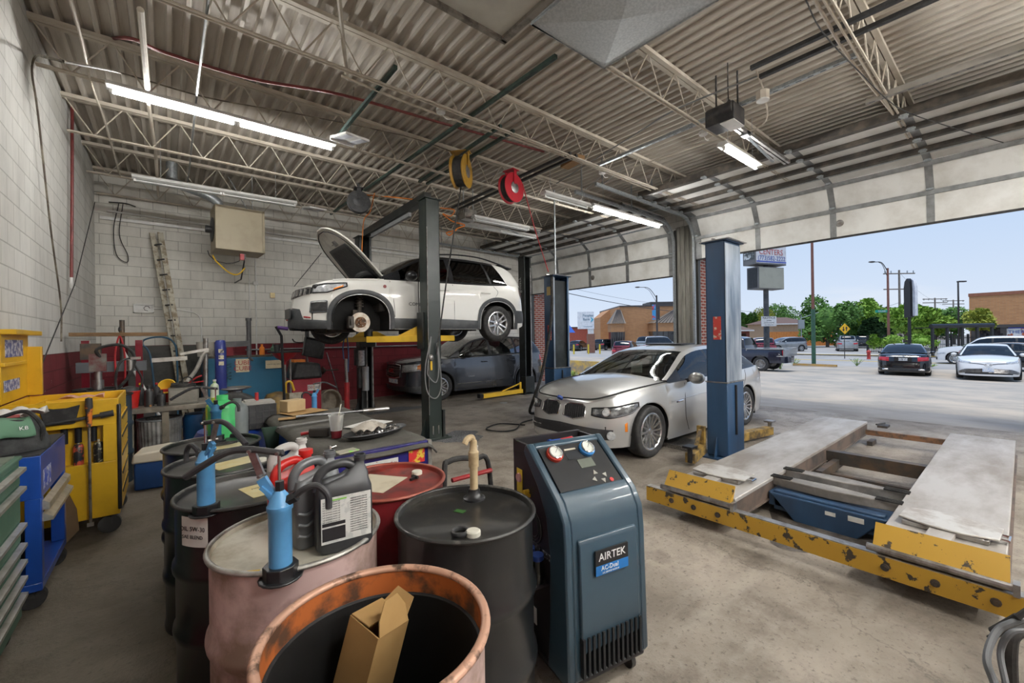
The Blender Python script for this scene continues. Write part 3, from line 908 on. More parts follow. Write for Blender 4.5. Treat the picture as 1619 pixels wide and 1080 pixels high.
    def mirror(s, x, z, mat, sc=(.10, .12, .085), out=.12):
        for sd in (1, -1):
            y = sd * (abs(s.surf(s.sx(x), s.zt(x) - .02).y))
            mb = MB().ball((x + .0, y + sd * out, z), 1, 8, (sc[0], sc[1], sc[2])); o = obj('mirror', mb, mat, s.root, ang=60)
            mb = MB().beam((x - .02, y - sd * .05, z - .05), (x, y + sd * out * .6, z - .02), .05, .05); obj('mirror_arm', mb, BLKP, o)
    def handles(s, xs, z, mat):
        for x in xs:
            for sd in (1, -1):
                a = s.surf(s.sx(x), z, .03, sd); b = s.surf(s.sx(x + .2), z, .03, sd)
                mb = MB().tube(cat([s.surf(s.sx(x), z, 0, sd), a + Vector((.03, 0, 0)), b - Vector((.03, 0, 0)), s.surf(s.sx(x + .2), z, 0, sd)], 4), .012, 6)
                obj('door_handle', mb, mat, s.root)

def prof(): pass
PSD = [(0, .10), (.15, .05), (.3, .018), (.5, .0), (.68, .004), (.82, .02), (.92, .045), (1, .075)]     # side

# ---- silver sedan (nose towards the camera's left)
SILV = M('silver_paint', (.60, .60, .585), .28, .5, c2=(.57, .57, .555), s=2, coat=1)
S_ = dict(L=4.90, W=1.86, wb=2.968, fo=.84, R=.345, RA=.385, paint=SILV, zb=lambda x: .17 if 1.2 < x < 3.6 else .20,
          fr=[(0, 0), (.02, .30), (.07, .55), (.17, .74), (.36, .88), (.75, .965), (1.25, 1)],
          zt=[(0, .73), (.10, .775), (.3, .835), (.55, .875), (.84, .905), (1.4, .94), (2.2, .955), (3.2, .975), (3.9, 1.0), (4.5, 1.02), (4.8, 1.0), (4.9, .985)],
          cr=[(0, .015), (.2, .05), (.8, .085), (1.5, .10), (4.0, .06), (4.9, .03)],
          zr=[(1.30, .955), (1.5, 1.04), (1.9, 1.24), (2.2, 1.375), (2.6, 1.445), (3.0, 1.464), (3.4, 1.45), (3.75, 1.39), (4.1, 1.25), (4.42, 1.06)],
          xc=1.35, xw=2.22, xq=3.68, xr=4.40, wins=[(1.72, 2.72), (2.80, 3.62), (3.68, 3.95)], lean=[(0, 0), (2.7, 0), (3.6, .06), (4.4, .0)],
          pf=[(0, .10), (.22, .02), (.35, .0), (.6, .02), (.8, .06), (1, .11)], pr=[(0, .08), (.3, .0), (.6, .01), (.8, .04), (1, .05)], ps=PSD, tum=.50, ledge=.03, bow=.13,
          pilm=BLK, glass2=GLT, ridge=lambda x, y: .014 * max(0, 1 - abs(y - .42 - .08 * x) / .12) if .2 < x < 1.4 else 0)
c = Car('sedan', 'silver four door sedan with twin kidney grilles parked between the blue lift posts', 'car', (4.10, 4.03, 0), 0, S_)
c.body(); c.top()
KG = M('grille_black', (.02, .02, .022), .4, c2=(.05, .05, .05))
c.patch(('f', .05), ('f', .40), [(0, .56), (.5, .53), (1, .57)], [(0, .68), (.15, .725), (.85, .72), (1, .68)], .008, 12, 4, KG, 'kidney_grille', rim=.012, rimm=CHR, slats=10, slatm=BLKP)
c.patch(('f', .50), ('x', .60), [(0, .60), (.35, .575), (.8, .63), (1, .70)], [(0, .69), (.4, .71), (.8, .745), (1, .755)], .010, 16, 5, LAMPD, 'headlight', rim=.009, rimm=BLK)
for sd in (1, -1):
    t = c.sf(.68); p = c.surf(t, .652, .018, sd); _, _, nx, ny = c.plan(t)
    d = Vector((nx, ny * sd, 0)); 
    obj('headlight_lens', MB().tube([p - d * .03, p + d * .006], .048, 16), LAMP, c.root); obj('headlight_ring', MB().tube([p + d * .006 + Vector((0, 0, .05)) * 0 + (Vector((-d.y, d.x, 0)) * cos(k * PI / 10) + Vector((0, 0, 1)) * sin(k * PI / 10)) * .052 for k in range(20)], .006, 6, closed=True), CHR, c.root)
    t = c.sf(.72); p = c.surf(t, .36, .008, sd); _, _, nx, ny = c.plan(t); d = Vector((nx, ny * sd, 0))
    obj('fog_light', MB().tube([p - d * .04, p + d * .008], .055, 16), LAMP, c.root)
c.patch(('f', .0), ('f', .74), [(0, .32), (1, .30)], [(0, .465), (1, .43)], .006, 14, 3, KG, 'lower_grille', sides=(0,))
c.patch(('f', .38), ('f', .64), [(0, .372), (1, .362)], [(0, .386), (1, .376)], .02, 8, 2, CHR, 'chrome_bar')
c.patch(('x', .36), ('x', .40), .40, [(0, .50), (1, .52)], .008, 3, 4, LAMPO, 'side_marker', sides=(-1,))
c.patch(('x', 1.42), ('x', 1.62), [(0, .665), (1, .67)], [(0, .69), (1, .70)], .008, 6, 2, CHR, 'fender_badge', sides=(-1,))
# gap under the unlatched hood
gp = [(('f', .02), .70), (('f', .30), .70), (('f', .55), .705), (('x', .30), .79)]
for sd in (1, -1):
    pts = []
    for y, x in ((.0, .06), (.3, .08), (.5, .13), (.62, .26), (.70, .5), (.76, .85), (.79, 1.2), (.80, 1.42)):
        yy = y * sd; xx = x; ye = abs(c.surf(c.sx(max(xx, .2)), c.zt(xx)).y); k = min(1, y / ye)
        pts.append((xx, yy, c.zt(xx) + c.crown(xx) * (1 - k * k) + .004))
    obj('hood_gap', MB().tube(cat(pts, 6), .011, 6), SEAM, c.root)
c.line([[(('x', 1.78), .24), (('x', 1.66), .45), (('x', 1.66), .7), (('x', 1.74), .92)], [(('x', 2.76), .22), (('x', 2.76), .6), (('x', 2.76), .95)], [(('x', 3.35), .3), (('x', 3.42), .5), (('x', 3.75), .82), (('x', 3.85), .98)]])
c.line([[(('x', 1.3), .70), (('x', 2.6), .745), (('x', 4.2), .78)]], .006, SILV, 'crease', off=.0)
c.handles((2.42, 3.3), .80, SILV); c.mirror(1.86, .985, SILV, out=.13)
c.arch(.03, .004, SILV)
c.wheels(.245, .245, 14, 'S')
c.patch(('r', .45), ('x', 4.62), [(0, .74), (1, .80)], [(0, .90), (1, .92)], .012, 12, 4, LAMPR, 'tail_light')
obj('roundel', MB().tube([(.03, 0, .775), (.05, 0, .80)], .042, 16), BLU, c.root)
obj('sunroof', MB().box(2.62, -.34, 1.448, 3.1, .34, 1.470), BLK, c.root, bev=.005)
mb = MB()
mb.bx((.0, 0, 0), (.02, .20, .16)); mb.xf(TR(1.98, .1, 1.08)); obj('paper_tag', mb, PAPER, c.root)

# ---- white crossover up on the lift, hood open
WPNT = M('white_paint', (.84, .835, .79), .3, c2=(.82, .815, .77), s=2, coat=1)
S_ = dict(L=4.39, W=1.84, wb=2.66, fo=.84, R=.352, RA=.43, sq=.72, paint=WPNT, zb=lambda x: .24 + (.16 * (1 - x / .5) if x < .5 else 0) + (.12 * (x - 4.0) / .39 if x > 4 else 0),
          fr=[(0, 0), (.03, .30), (.09, .55), (.2, .76), (.40, .89), (.8, .96), (1.25, 1)],
          zt=[(0, .90), (.10, .93), (.35, .985), (.7, 1.02), (1.2, 1.045), (2.2, 1.06), (3.2, 1.08), (3.9, 1.12), (4.2, 1.13), (4.39, 1.08)],
          cr=[(0, .02), (.3, .04), (.8, .06), (4.4, .03)],
          zr=[(1.12, 1.06), (1.4, 1.20), (1.75, 1.42), (2.02, 1.56), (2.4, 1.625), (2.9, 1.64), (3.4, 1.615), (3.8, 1.56), (4.0, 1.48), (4.22, 1.24), (4.3, 1.14)],
          xc=1.18, xw=2.0, xq=3.86, xr=4.28, wins=[(1.50, 2.44), (2.54, 3.36), (3.42, 3.80)], lean=[(0, 0), (3.0, 0), (3.8, .24), (4.3, .0)], xd=3.80,
          pf=[(0, .14), (.25, .02), (.4, .0), (.7, .04), (1, .10)], pr=[(0, .1), (.3, .0), (.6, .02), (.8, .07), (1, .12)], ps=[(0, .06), (.15, .03), (.3, .01), (.5, .0), (.75, .004), (.9, .03), (1, .065)], tum=.42, ledge=.025,
          glass=GLD, roofm=BLK, hood=False)
c = Car('crossover', 'white crossover with open hood raised high on the black two post lift', 'car', (1.52, 7.43, 1.54), 0, S_)
c.body(); c.top()
CLAD = M('grey_cladding', (.055, .06, .065), .5, c2=(.075, .08, .085), s=9)
c.arch(.085, .014, CLAD)
c.patch(('x', 1.30), ('x', 3.04), .245, [(0, .42), (.6, .42), (1, .40)], .014, 20, 4, CLAD, 'sill_cladding')
c.patch(('f', 0), ('x', .42), [(0, .28), (.4, .25), (1, .25)], [(0, .60), (.36, .56), (.50, .40), (1, .37)], .014, 26, 5, CLAD, 'front_cladding', sides=(0,))
c.patch(('x', 3.94), ('r', .0), [(0, .36), (1, .40)], [(0, .62), (.5, .62), (1, .64)], .014, 22, 4, CLAD, 'rear_cladding', sides=(0,))
c.patch(('f', .02), ('f', .60), [(0, .75), (1, .79)], [(0, .895), (.8, .90), (1, .885)], .010, 18, 4, BLK, 'grille', sides=(0,))
mb = MB()
for sd in (1, -1):
    for k in range(4):
        a, b = .03 + k * .145, .03 + k * .145 + .105
        lp = [c.surf(c.sf(y), z, .018, sd) for y, z in ((a, .775), (b, .778), (b, .875), (a, .872))]
        mb.tube(lp, .008, 5, closed=True)
obj('grille_slot_frame', mb, STL, c.root)
c.patch(('f', .61), ('x', .62), [(0, .80), (.5, .80), (1, .90)], [(0, .90), (.5, .935), (1, .955)], .012, 14, 4, LAMP, 'headlight', rim=.010, rimm=BLK)
c.patch(('x', .42), ('x', .58), [(0, .815), (1, .89)], [(0, .87), (1, .935)], .020, 8, 3, LAMPO, 'turn_signal')
c.patch(('f', .62), ('x', .34), [(0, .50), (1, .50)], [(0, .66), (1, .67)], .010, 10, 4, BLKP, 'fog_bezel', rim=.010, rimm=CLAD)
c.patch(('f', .60), ('x', .34), [(0, .635), (1, .645)], [(0, .67), (1, .68)], .022, 10, 3, LAMP, 'running_light')
for sd in (1, -1):
    p = c.surf(c.sf(.58), .42, .03, sd); obj('tow_hook', MB().tube(cat([p + Vector((.05, -.03, 0)), p + Vector((-.02, -.03, .01)), p + Vector((-.02, .03, .01)), p + Vector((.05, .03, 0))], 4), .011, 6), RED, c.root)
obj('licence_plate', MB().bx((-.035, 0, .50), (.02, .34, .16)), BLK, c.root, bev=.006)
c.line([[(('x', 1.36), .44), (('x', 1.34), .7), (('x', 1.30), 1.03)], [(('x', 2.49), .3), (('x', 2.49), .7), (('x', 2.49), 1.05)], [(('x', 3.10), .62), (('x', 3.3), .75), (('x', 3.5), .95), (('x', 3.42), 1.08)]])
c.handles((2.18, 3.10), .93, WPNT); c.mirror(1.62, 1.12, BLK, out=.13)
c.patch(('r', .60), ('x', 4.14), [(0, .86), (1, .93)], [(0, 1.0), (1, 1.05)], .014, 10, 4, LAMPR, 'tail_light', rim=.008, rimm=BLK)
p = c.surf(c.sx(1.20), .93, .006, -1); obj('badge', MB().tube([p, p + Vector((0, -.006, 0))], .028, 14), RED, c.root)
text('COMPASS', .075, BLK, c.root, c.surf(c.sx(1.78), .66, .008, -1), (R(90), 0, 0), 'model_lettering', sx=1.1)
obj('spoiler', MB().prism([(3.82, 1.60), (4.14, 1.54), (4.14, 1.515), (3.85, 1.56)], -.55, .55, 'y'), BLK, c.root, bev=.008)
obj('roof_rail', MB().tube(cat([(2.1, -.66, 1.575), (2.6, -.68, 1.635), (3.2, -.68, 1.64), (3.8, -.63, 1.56)], 6), .014, 6), BLK, c.root)
obj('roof_rail', MB().tube(cat([(2.1, .66, 1.575), (2.6, .68, 1.635), (3.2, .68, 1.64), (3.8, .63, 1.56)], 6), .014, 6), BLK, c.root)
c.wheels(.235, .235, 5, 'Y', RIM, skip=((-1, 0),))
# bare front hub with brake disc
mb = MB().lathe([(.155, 0), (.155, .024), (.09, .024), (.085, -.02), (.035, -.022), (.03, -.05), (.0001, -.05)], (0, 0, 0), 40, 'y'); mb.lathe([(.155, 0), (.085, 0)], (0, 0, 0), 40, 'y')
mb.lathe([(.0001, -.006), (.155, -.006), (.155, .01)], n=40, ax='y')
hub = obj('brake_disc', mb, M('disc_steel', (.42, .38, .33), .4, .7, c2=(.30, .24, .18), s=12), c.root, loc=(.84, -.78, .352))
obj('hub', MB().lathe([(.085, -.006), (.085, -.035), (.04, -.04), (.035, -.06), (.0001, -.06)], n=24, ax='y'), RUST, hub)
mb = MB()
for k in range(5): a = k * PI * .4; mb.cyl((.057 * cos(a), -.03, .057 * sin(a)), (.057 * cos(a), -.062, .057 * sin(a)), .007, n=6)
obj('wheel_stud', mb, STL, hub)
obj('brake_caliper', MB().bx((-.15, .0, .0), (.09, .11, .19)).bx((-.165, -.03, .0), (.05, .05, .13)), M('caliper', (.10, .09, .08), .6, .4), c.root, loc=(.84, -.76, .352), bev=.015)
mb = MB().tube([(.88, -.62, .40), (.90, -.58, .70), (.90, -.56, .88)], [.04, .035, .05], 12)
for k in range(6): mb.lathe([(.055 + .012 * cos(a * PI / 3), .012 * sin(a * PI / 3)) for a in range(7)], (.90, -.57, .62 + k * .045), 16)
mb.beam((.84, -.7, .30), (.98, -.4, .24), .08, .05); mb.beam((.84, -.7, .34), (.70, -.4, .42), .05, .04); mb.cyl((.84, -.72, .352), (.84, -.4, .352), .035)
mb.bx((.80, -.66, .46), (.09, .08, .18))
obj('suspension_strut', mb, M('suspension', (.09, .075, .06), .7, .3, c2=(.04, .035, .03), s=14), c.root)
mb = MB().cyl((.95, 0, .27), (3.2, .1, .26), .035); mb.bx((2.3, .32, .24), (.55, .22, .14)); mb.bx((.75, 0, .28), (.6, .7, .14)); mb.lathe([(.0001, -.1), (.16, -.08), (.18, 0), (.14, .08), (.0001, .1)], (.5, -.12, .27), 16)
mb.beam((3.45, -.6, .30), (3.45, .6, .30), .08, .08)
obj('exhaust', mb, UNDER, c.root)
# open hood: hinged at the cowl, tilted up
HOODIN = M('hood_inner_paint', (.78, .76, .69), .5, c2=(.62, .60, .54), s=6)
hd = bpy.data.objects.new('hood', None); C.objects.link(hd); hd.parent = c.root; hd.location = (1.28, 0, 1.075); hd.rotation_euler = (0, R(49), 0)
def hpt(u, v):
    # u 0 hinge .. 1 front edge, v -1..1
    Lh = 1.17; w = .72 * (1 - .10 * u) * math.sqrt(max(0, 1 - max(0, (u - .45) / .56) ** 2.4))
    return Vector((-u * Lh, v * w, .055 * (1 - v * v) * (1 - .4 * u) - .06 * u * u))
mb = MB().grid(lambda a, b: hpt(a, b * 2 - 1) + Vector((0, 0, .012)), 20, 20); obj('hood_skin', mb, WPNT, hd, ang=60)
mb = MB().grid(lambda a, b: hpt(a * .985, (b * 2 - 1) * .985) - Vector((0, 0, .012)), 20, 20); obj('hood_inner', mb, HOODIN, hd, ang=60)
rim_ = [hpt(k / 24, 1) for k in range(25)] + [hpt(k / 24, -1) for k in range(24, -1, -1)]
obj('hood_edge', MB().tube(rim_, .014, 6), HOODIN, hd); obj('hood_seal', MB().tube([p * .93 + Vector((-.03, 0, -.03)) for p in rim_], .008, 6), BLKR, hd)
mb = MB().grid(lambda a, b: hpt(.08 + a * .60, (b * 2 - 1) * (.80 - .16 * a)) - Vector((0, 0, .034)), 10, 10); obj('hood_insulation', mb, BLKP, hd, ang=60, solid=.02)
obj('hood_latch', MB().bx((-.86, 0, .0), (.10, .16, .03)).tube([(-.86, -.05, -.02), (-.86, -.05, -.06), (-.86, .05, -.06), (-.86, .05, -.02)], .006, 6), STL, hd)
obj('hood_prop', MB().tube([(.14, .35, .99), (.52, .12, 1.56)], .006, 6), BLK, c.root)
obj('intake_duct', MB().tube(cat([(1.05, -.1, 1.0), (1.0, -.25, 1.14), (1.12, -.35, 1.20), (1.3, -.4, 1.16)], 6), .055, 10), BLKP, c.root)
obj('engine_cover', MB().box(.45, -.35, .80, 1.05, .4, .97).bx((.75, .5, .93), (.3, .2, .12)), BLKP, c.root, bev=.04)
obj('fender_edge', MB().tube([c.surf(c.sx(x), c.zt(x), -.0, -1) for x in (.42, .6, .8, 1.0, 1.2)], .012, 6).tube([c.surf(c.sx(x), c.zt(x), -.0, 1) for x in (.42, .6, .8, 1.0, 1.2)], .012, 6), WPNT, c.root)
obj('radiator_support', MB().box(.20, -.66, .86, .32, .66, .93), BLKP, c.root, bev=.02)

# ---- dark grey suv behind, by the back wall
DGRY = M('dark_grey_paint', (.075, .082, .095), .2, .5, c2=(.06, .065, .077), s=2, coat=1)
S_ = dict(L=4.70, W=1.83, wb=2.857, fo=.93, R=.36, RA=.41, sq=.9, paint=DGRY, zb=lambda x: .22 + (.08 * (1 - x / .4) if x < .4 else 0),
          fr=[(0, 0), (.02, .35), (.06, .62), (.13, .80), (.30, .92), (.75, .98), (1.25, 1)],
          zt=[(0, .98), (.08, 1.01), (.35, 1.055), (1.0, 1.09), (2.2, 1.10), (3.2, 1.115), (4.2, 1.14), (4.7, 1.10)],
          cr=[(0, .02), (.3, .05), (1.2, .07), (4.7, .02)],
          zr=[(1.2, 1.10), (1.5, 1.28), (1.8, 1.46), (2.1, 1.60), (2.6, 1.68), (3.2, 1.69), (3.9, 1.66), (4.15, 1.60), (4.42, 1.35), (4.58, 1.16)],
          xc=1.25, xw=2.08, xq=4.12, xr=4.56, wins=[(1.55, 2.50), (2.58, 3.42), (3.50, 4.06)], lean=[(0, 0), (3.4, .0), (4.0, .12), (4.5, .04)],
          pf=[(0, .12), (.25, .02), (.5, .0), (.8, .01), (1, .04)], pr=[(0, .06), (.3, .0), (.6, .01), (1, .07)], ps=[(0, .06), (.15, .02), (.4, .0), (.75, .01), (1, .05)], tum=.40)
c = Car('dark_suv', 'dark grey sport utility vehicle parked against the back wall behind the raised white crossover', 'car', (4.56, 10.53, 0), R(-2), S_)
c.body(); c.top(); c.arch(.05, .012, DGRY)
c.patch(('f', 0), ('f', .42), [(0, .62), (1, .66)], [(0, .95), (1, .93)], .012, 12, 4, BLK, 'grille', sides=(0,), hs=6, slatm=STL)
lp = [c.surf(c.sf(y), z, .02, 1) for y, z in ((.0, .61), (.2, .61), (.44, .65))] + [c.surf(c.sf(y), z, .02, 1) for y, z in ((.46, .8), (.45, .94), (.2, .965), (0, .965))]
obj('grille_frame', MB().tube(lp + [(p.x, -p.y, p.z) for p in lp[::-1]], .016, 6, closed=True), CHR, c.root)
text('GMC', .15, RED, c.root, (-.03, 0, .79), (R(90), 0, R(-90)), 'grille_lettering', ex=.008)
c.patch(('f', .50), ('x', .42), [(0, .76), (1, .80)], [(0, .955), (1, 1.0)], .012, 12, 4, LAMP, 'headlight', rim=.01, rimm=BLK)
c.patch(('x', .30), ('x', .42), [(0, .80), (1, .82)], [(0, .97), (1, .99)], .018, 5, 3, LAMPO, 'turn_signal')
c.patch(('f', 0), ('x', .40), .28, [(0, .40), (1, .42)], .008, 16, 3, BLKP, 'lower_bumper', sides=(0,))
c.patch(('f', .0), ('f', .30), .47, .58, .02, 6, 2, PLATEM, 'licence_plate', sides=(0,))
c.line([[(('x', 1.42), .3), (('x', 1.40), .7), (('x', 1.40), 1.08)], [(('x', 2.54), .3), (('x', 2.54), 1.09)], [(('x', 3.25), .45), (('x', 3.5), .8), (('x', 3.52), 1.1)]])
c.line([[(('x', 1.42), .40), (('x', 3.1), .42)], [(('x', 1.0), 1.075), (('x', 1.6), 1.09), (('x', 4.0), 1.13)]], .008, CHR, 'chrome_strip', off=.004)
c.handles((2.2, 3.15), .96, DGRY); c.mirror(1.72, 1.17, BLK)
c.patch(('r', .62), ('x', 4.42), [(0, .84), (1, .92)], [(0, 1.04), (1, 1.07)], .014, 10, 4, LAMPR, 'tail_light')
c.patch(('x', 4.2), ('r', 0), .34, .52, .012, 12, 3, BLKP, 'rear_bumper', sides=(0,))
c.wheels(.235, .225, 6, 'Y')
text('TERRAIN', .055, CHR, c.root, c.surf(c.sx(1.85), .58, .008, -1), (R(90), 0, 0), 'model_lettering')

# ---- cars out in the lot and the street (parametric, with their own lamps)
PFS = [(0, .12), (.3, .0), (.55, .01), (.8, .05), (1, .10)]
def sedan_spec(L=4.9, W=1.84, H=1.45, paint=None, **k):
    q = dict(L=L, W=W, wb=L * .59, fo=L * .185, R=.335, RA=.375, paint=paint, zb=lambda x: .19,
             zt=[(0, .68), (.1, .72), (.5, .82), (1.2, .92), (2.4, .95), (3.6, .98), (L - .5, 1.02), (L, .98)], cr=[(0, .02), (.4, .06), (1.3, .08), (L - 1, .05), (L, .03)],
             zr=[(1.25, .94), (1.6, 1.10), (2.15, H - .09), (2.6, H - .01), (3.0, H), (3.5, H - .03), (3.9, H - .12), (L - .5, 1.06)],
             xc=1.32, xw=2.2, xq=3.65, xr=L - .52, wins=[(1.68, 2.68), (2.76, 3.6), (3.66, 3.95)], lean=[(0, 0), (3, 0), (3.8, .05), (L, 0)], pf=PFS, pr=PFS, ps=PSD, tum=.48, glass2=GLT)
    q.update(k); return q
def suv_spec(L=4.7, W=1.88, H=1.74, paint=None, **k):
    q = dict(L=L, W=W, wb=L * .605, fo=L * .19, R=.37, RA=.42, paint=paint, zb=lambda x: .24, sq=.85,
             zt=[(0, .92), (.1, .97), (.5, 1.03), (1.2, 1.09), (2.4, 1.11), (3.6, 1.13), (L - .4, 1.15), (L, 1.10)], cr=[(0, .02), (.4, .05), (1.3, .06), (L, .03)],
             zr=[(1.2, 1.10), (1.55, 1.32), (2.0, H - .10), (2.5, H - .01), (3.2, H), (L - .6, H - .04), (L - .4, H - .12), (L - .14, 1.16)],
             xc=1.25, xw=2.02, xq=L - .5, xr=L - .13, wins=[(1.55, 2.45), (2.54, 3.4), (3.5, L - .62)], lean=[(0, 0), (3.2, 0), (L - .6, .12), (L, 0)], pf=PFS, pr=[(0, .1), (.3, 0), (.6, .01), (1, .06)],
             ps=[(0, .06), (.15, .02), (.4, .0), (.75, .01), (1, .06)], tum=.38, glass2=GLD)
    q.update(k); return q
def finish(c, z=None, rr=.22, ns=5, st='Y', tail=(('r', .55),), hl=(.60, .70), tl=(.78, .94), seam=True):
    z = z or c.zt(.3); L = c.L
    c.patch(('f', c.hw * .55), ('x', .5), [(0, hl[0]), (1, hl[0] + .06)], [(0, hl[1]), (1, hl[1] + .06)], .012, 10, 3, LAMP, 'headlight')
    c.patch(('r', c.hw * .52), ('x', L - .32), [(0, tl[0]), (1, tl[0] + .04)], [(0, tl[1]), (1, tl[1] + .02)], .014, 10, 3, LAMPR, 'tail_light')
    c.patch(('f', 0), ('f', c.hw * .7), .26, .44, .008, 10, 3, BLKP, 'lower_grille', sides=(0,))
    c.patch(('r', 0), ('x', L - .5), .24, .36, .010, 12, 2, BLKP, 'rear_skirt', sides=(0,))
    if seam: c.line([[(('x', 1.5), .3), (('x', 1.45), c.zt(1.5) - .02)], [(('x', 2.62), .28), (('x', 2.62), c.zt(2.6) - .02)], [(('x', 3.5), .6), (('x', 3.55), c.zt(3.5) - .02)]], .005)
    c.handles((2.3, 3.2), c.zt(2.3) - .15, c.S['paint']); c.mirror(1.66, c.zt(1.66) + .06, c.S['paint'], (.08, .10, .07), .12)
    c.wheels(rr, .22, ns, st)
WPC = M('bright_white_paint', (.80, .80, .79), .25, c2=(.78, .78, .77), coat=1)
BPC = M('black_car_paint', (.012, .012, .014), .12, .2, c2=(.015, .015, .017), coat=1)
MAR = M('maroon_paint', (.20, .012, .025), .25, .3, c2=(.17, .01, .02), coat=1)
GRY = M('grey_car_paint', (.33, .34, .35), .28, .5, coat=1)
NVY = M('navy_paint', (.018, .022, .045), .22, .3, coat=1)
GREEN_T = glassM('sedan_windows', (.12, .14, .135), .55)
# white sedan facing us
c = Car('white_sedan', 'white four door sedan facing the garage at the right edge of the lot', 'car', (25.35, .93, -.41), R(3), sedan_spec(4.88, 1.84, 1.445, WPC, fo=.95, wb=2.82,
        zt=[(0, .72), (.08, .76), (.5, .84), (1.2, .92), (2.4, .95), (3.6, .98), (4.4, 1.02), (4.88, .98)], glass=GREEN_T))
c.body(); c.top(); finish(c, rr=.225, hl=(.67, .76))
c.patch(('f', 0), ('f', .80), [(0, .30), (.7, .30), (1, .27)], [(0, .50), (.7, .46), (1, .36)], .014, 18, 4, M('grille_mesh', (.03, .03, .033), .5), 'front_grille', sides=(0,), hs=6, slatm=STL)
c.patch(('f', .03), ('f', .60), [(0, .62), (.4, .665), (1, .70)], [(0, .645), (.4, .69), (1, .72)], .016, 12, 2, BLK, 'upper_grille', sides=(0,))
obj('licence_plate', MB().bx((-.02, 0, .44), (.02, .31, .155)), PLATEM, c.root); obj('emblem', MB().tube([(-.02 + .0, .10 * cos(k * PI / 8), .635 + .065 * sin(k * PI / 8)) for k in range(16)], .011, 6, closed=True), CHR, c.root)
# black saloon seen from behind
c = Car('black_sedan', 'black luxury sedan seen from behind in the parking lot beside the white sedan', 'car', (26.5 + 5.2, 4.15, -.47), R(180 + 6), sedan_spec(5.2, 1.92, 1.50, BPC, R=.35, RA=.385, glass=M('privacy_glass', (.16, .15, .24), .15, .3, coat=1)))
c.body(); c.top(); finish(c, rr=.25, ns=10, st='S', tl=(.70, .88), seam=True)
c.patch(('r', 0), ('r', .62), .90, .935, .014, 12, 2, CHR, 'chrome_strip', sides=(0,))
obj('licence_plate', MB().bx((5.225, 0, .79), (.02, .31, .13)), M('grey_plate', (.55, .57, .58), .5, c2=(.1, .1, .1), s=22, t=(.5, .6)), c.root); obj('plate_recess', MB().bx((5.19, 0, .79), (.05, .62, .19)), BLK, c.root)
for y in (-.62, .62): obj('exhaust_tip', MB().bx((5.20, y, .31), (.06, .22, .07)), CHR, c.root, bev=.02)
# dark pickup on the lot edge
S_ = suv_spec(5.75, 1.98, 1.90, NVY, R=.40, RA=.46, fo=.98, wb=3.6, zb=lambda x: .46, zt=[(0, 1.05), (.3, 1.14), (1.2, 1.17), (3.6, 1.19), (5.75, 1.19)], zr=[(1.35, 1.18), (1.7, 1.45), (2.1, 1.80), (2.5, 1.88), (3.3, 1.88), (3.62, 1.82), (3.78, 1.22)],
              xc=1.4, xw=2.12, xq=3.64, xr=3.80, wins=[(1.75, 2.5), (2.6, 3.5)], lean=[(0, 0), (6, 0)], glass2=GREEN_T, glass=GREEN_T)
c = Car('pickup_truck', 'dark navy crew cab pickup truck parked along the street edge behind the silver sedan', 'truck', (25.6, 13.6, -.41), R(-90), S_)
c.body(); c.top(); c.wheels(.24, .26, 6, 'Y', STL)
obj('truck_bed', MB().box(3.86, -.93, .80, 5.66, .93, .84).box(3.84, -.95, .8, 3.90, .95, 1.235).box(3.86, -.97, 1.17, 5.72, -.90, 1.235).box(3.86, .90, 1.17, 5.72, .97, 1.235).box(5.66, -.95, .8, 5.73, .95, 1.23), GRY, c.root, bev=.01)
c.patch(('r', .72), ('x', 5.60), .85, 1.12, .014, 6, 3, LAMPR, 'tail_light'); c.mirror(1.9, 1.28, BLK, (.07, .11, .11), .16); c.handles((2.5, 3.3), 1.02, NVY)
# street traffic and parked cars, farther and farther
def far(name, label, loc, rz, spec, cat_='car', **k):
    c = Car(name, label, cat_, loc, rz, spec); c.body(); c.top(); finish(c, **k); return c

# ================================================================== CEILING LIGHTS AND OVERHEAD GEAR
def tube_light(name, label, loc, rz, tubes=((-1.2, 0), (0, 1.2)), L=2.44, lit=True, wide=.11, group=None, two=False):
    t = thing(name, label, 'tube light', loc, rz, group)
    mb = MB().prism([(-wide / 2, 0), (wide / 2, 0), (wide / 2 + .03, -.05), (wide / 2 - .035, -.07), (-wide / 2 + .035, -.07), (-wide / 2 - .03, -.05)], -L / 2, L / 2, 'x')
    obj('housing', mb, WHT, t, ang=0, bev=.004)
    for a, b in tubes:
        for y in ((-.04, .04) if two else (0,)):
            obj('tube', MB().cyl((a + .03, y, -.098), (b - .03, y, -.098), .016 if lit else .014, n=10), TUBEM if lit else OFFT, t)
        mb = MB()
        for x in (a + .02, b - .02):
            for y in ((-.04, .04) if two else (0,)): mb.bx((x, y, -.092), (.03, .035, .045))
        obj('socket', mb, WHT, t)
    mb = MB()
    for x in (-L * .35, L * .35): mb.tube([(x, 0, 0), (x, 0, ZC - loc[2] - .45 if loc[2] > 4.4 else ZC - loc[2] - .0)], .004, 5)
    obj('hanger', mb, GALV, t)
    return t
tube_light('tube_light', 'long fluorescent fixture with two bright lit tubes near the left block wall', (.725, 6.42, 4.52), 0)
tube_light('tube_light', 'unlit white fluorescent fixture running above the tan unit heater', (.80, 9.20, 4.38), R(-2), lit=False, two=True)
tube_light('tube_light', 'lit fluorescent fixture hanging beside the pier between the two overhead doors', (7.68, 5.36, 4.22), 0)
tube_light('tube_light', 'unlit bare fluorescent strip end to end with the lit one near the door pier', (5.80, 5.40, 4.22), 0, tubes=((-.58, .58),), L=1.22, lit=False)
tube_light('tube_light', 'short lit fluorescent fixture below the black garage door opener', (6.75, 2.70, 4.36), 0, tubes=((-.58, .58),), L=1.25)
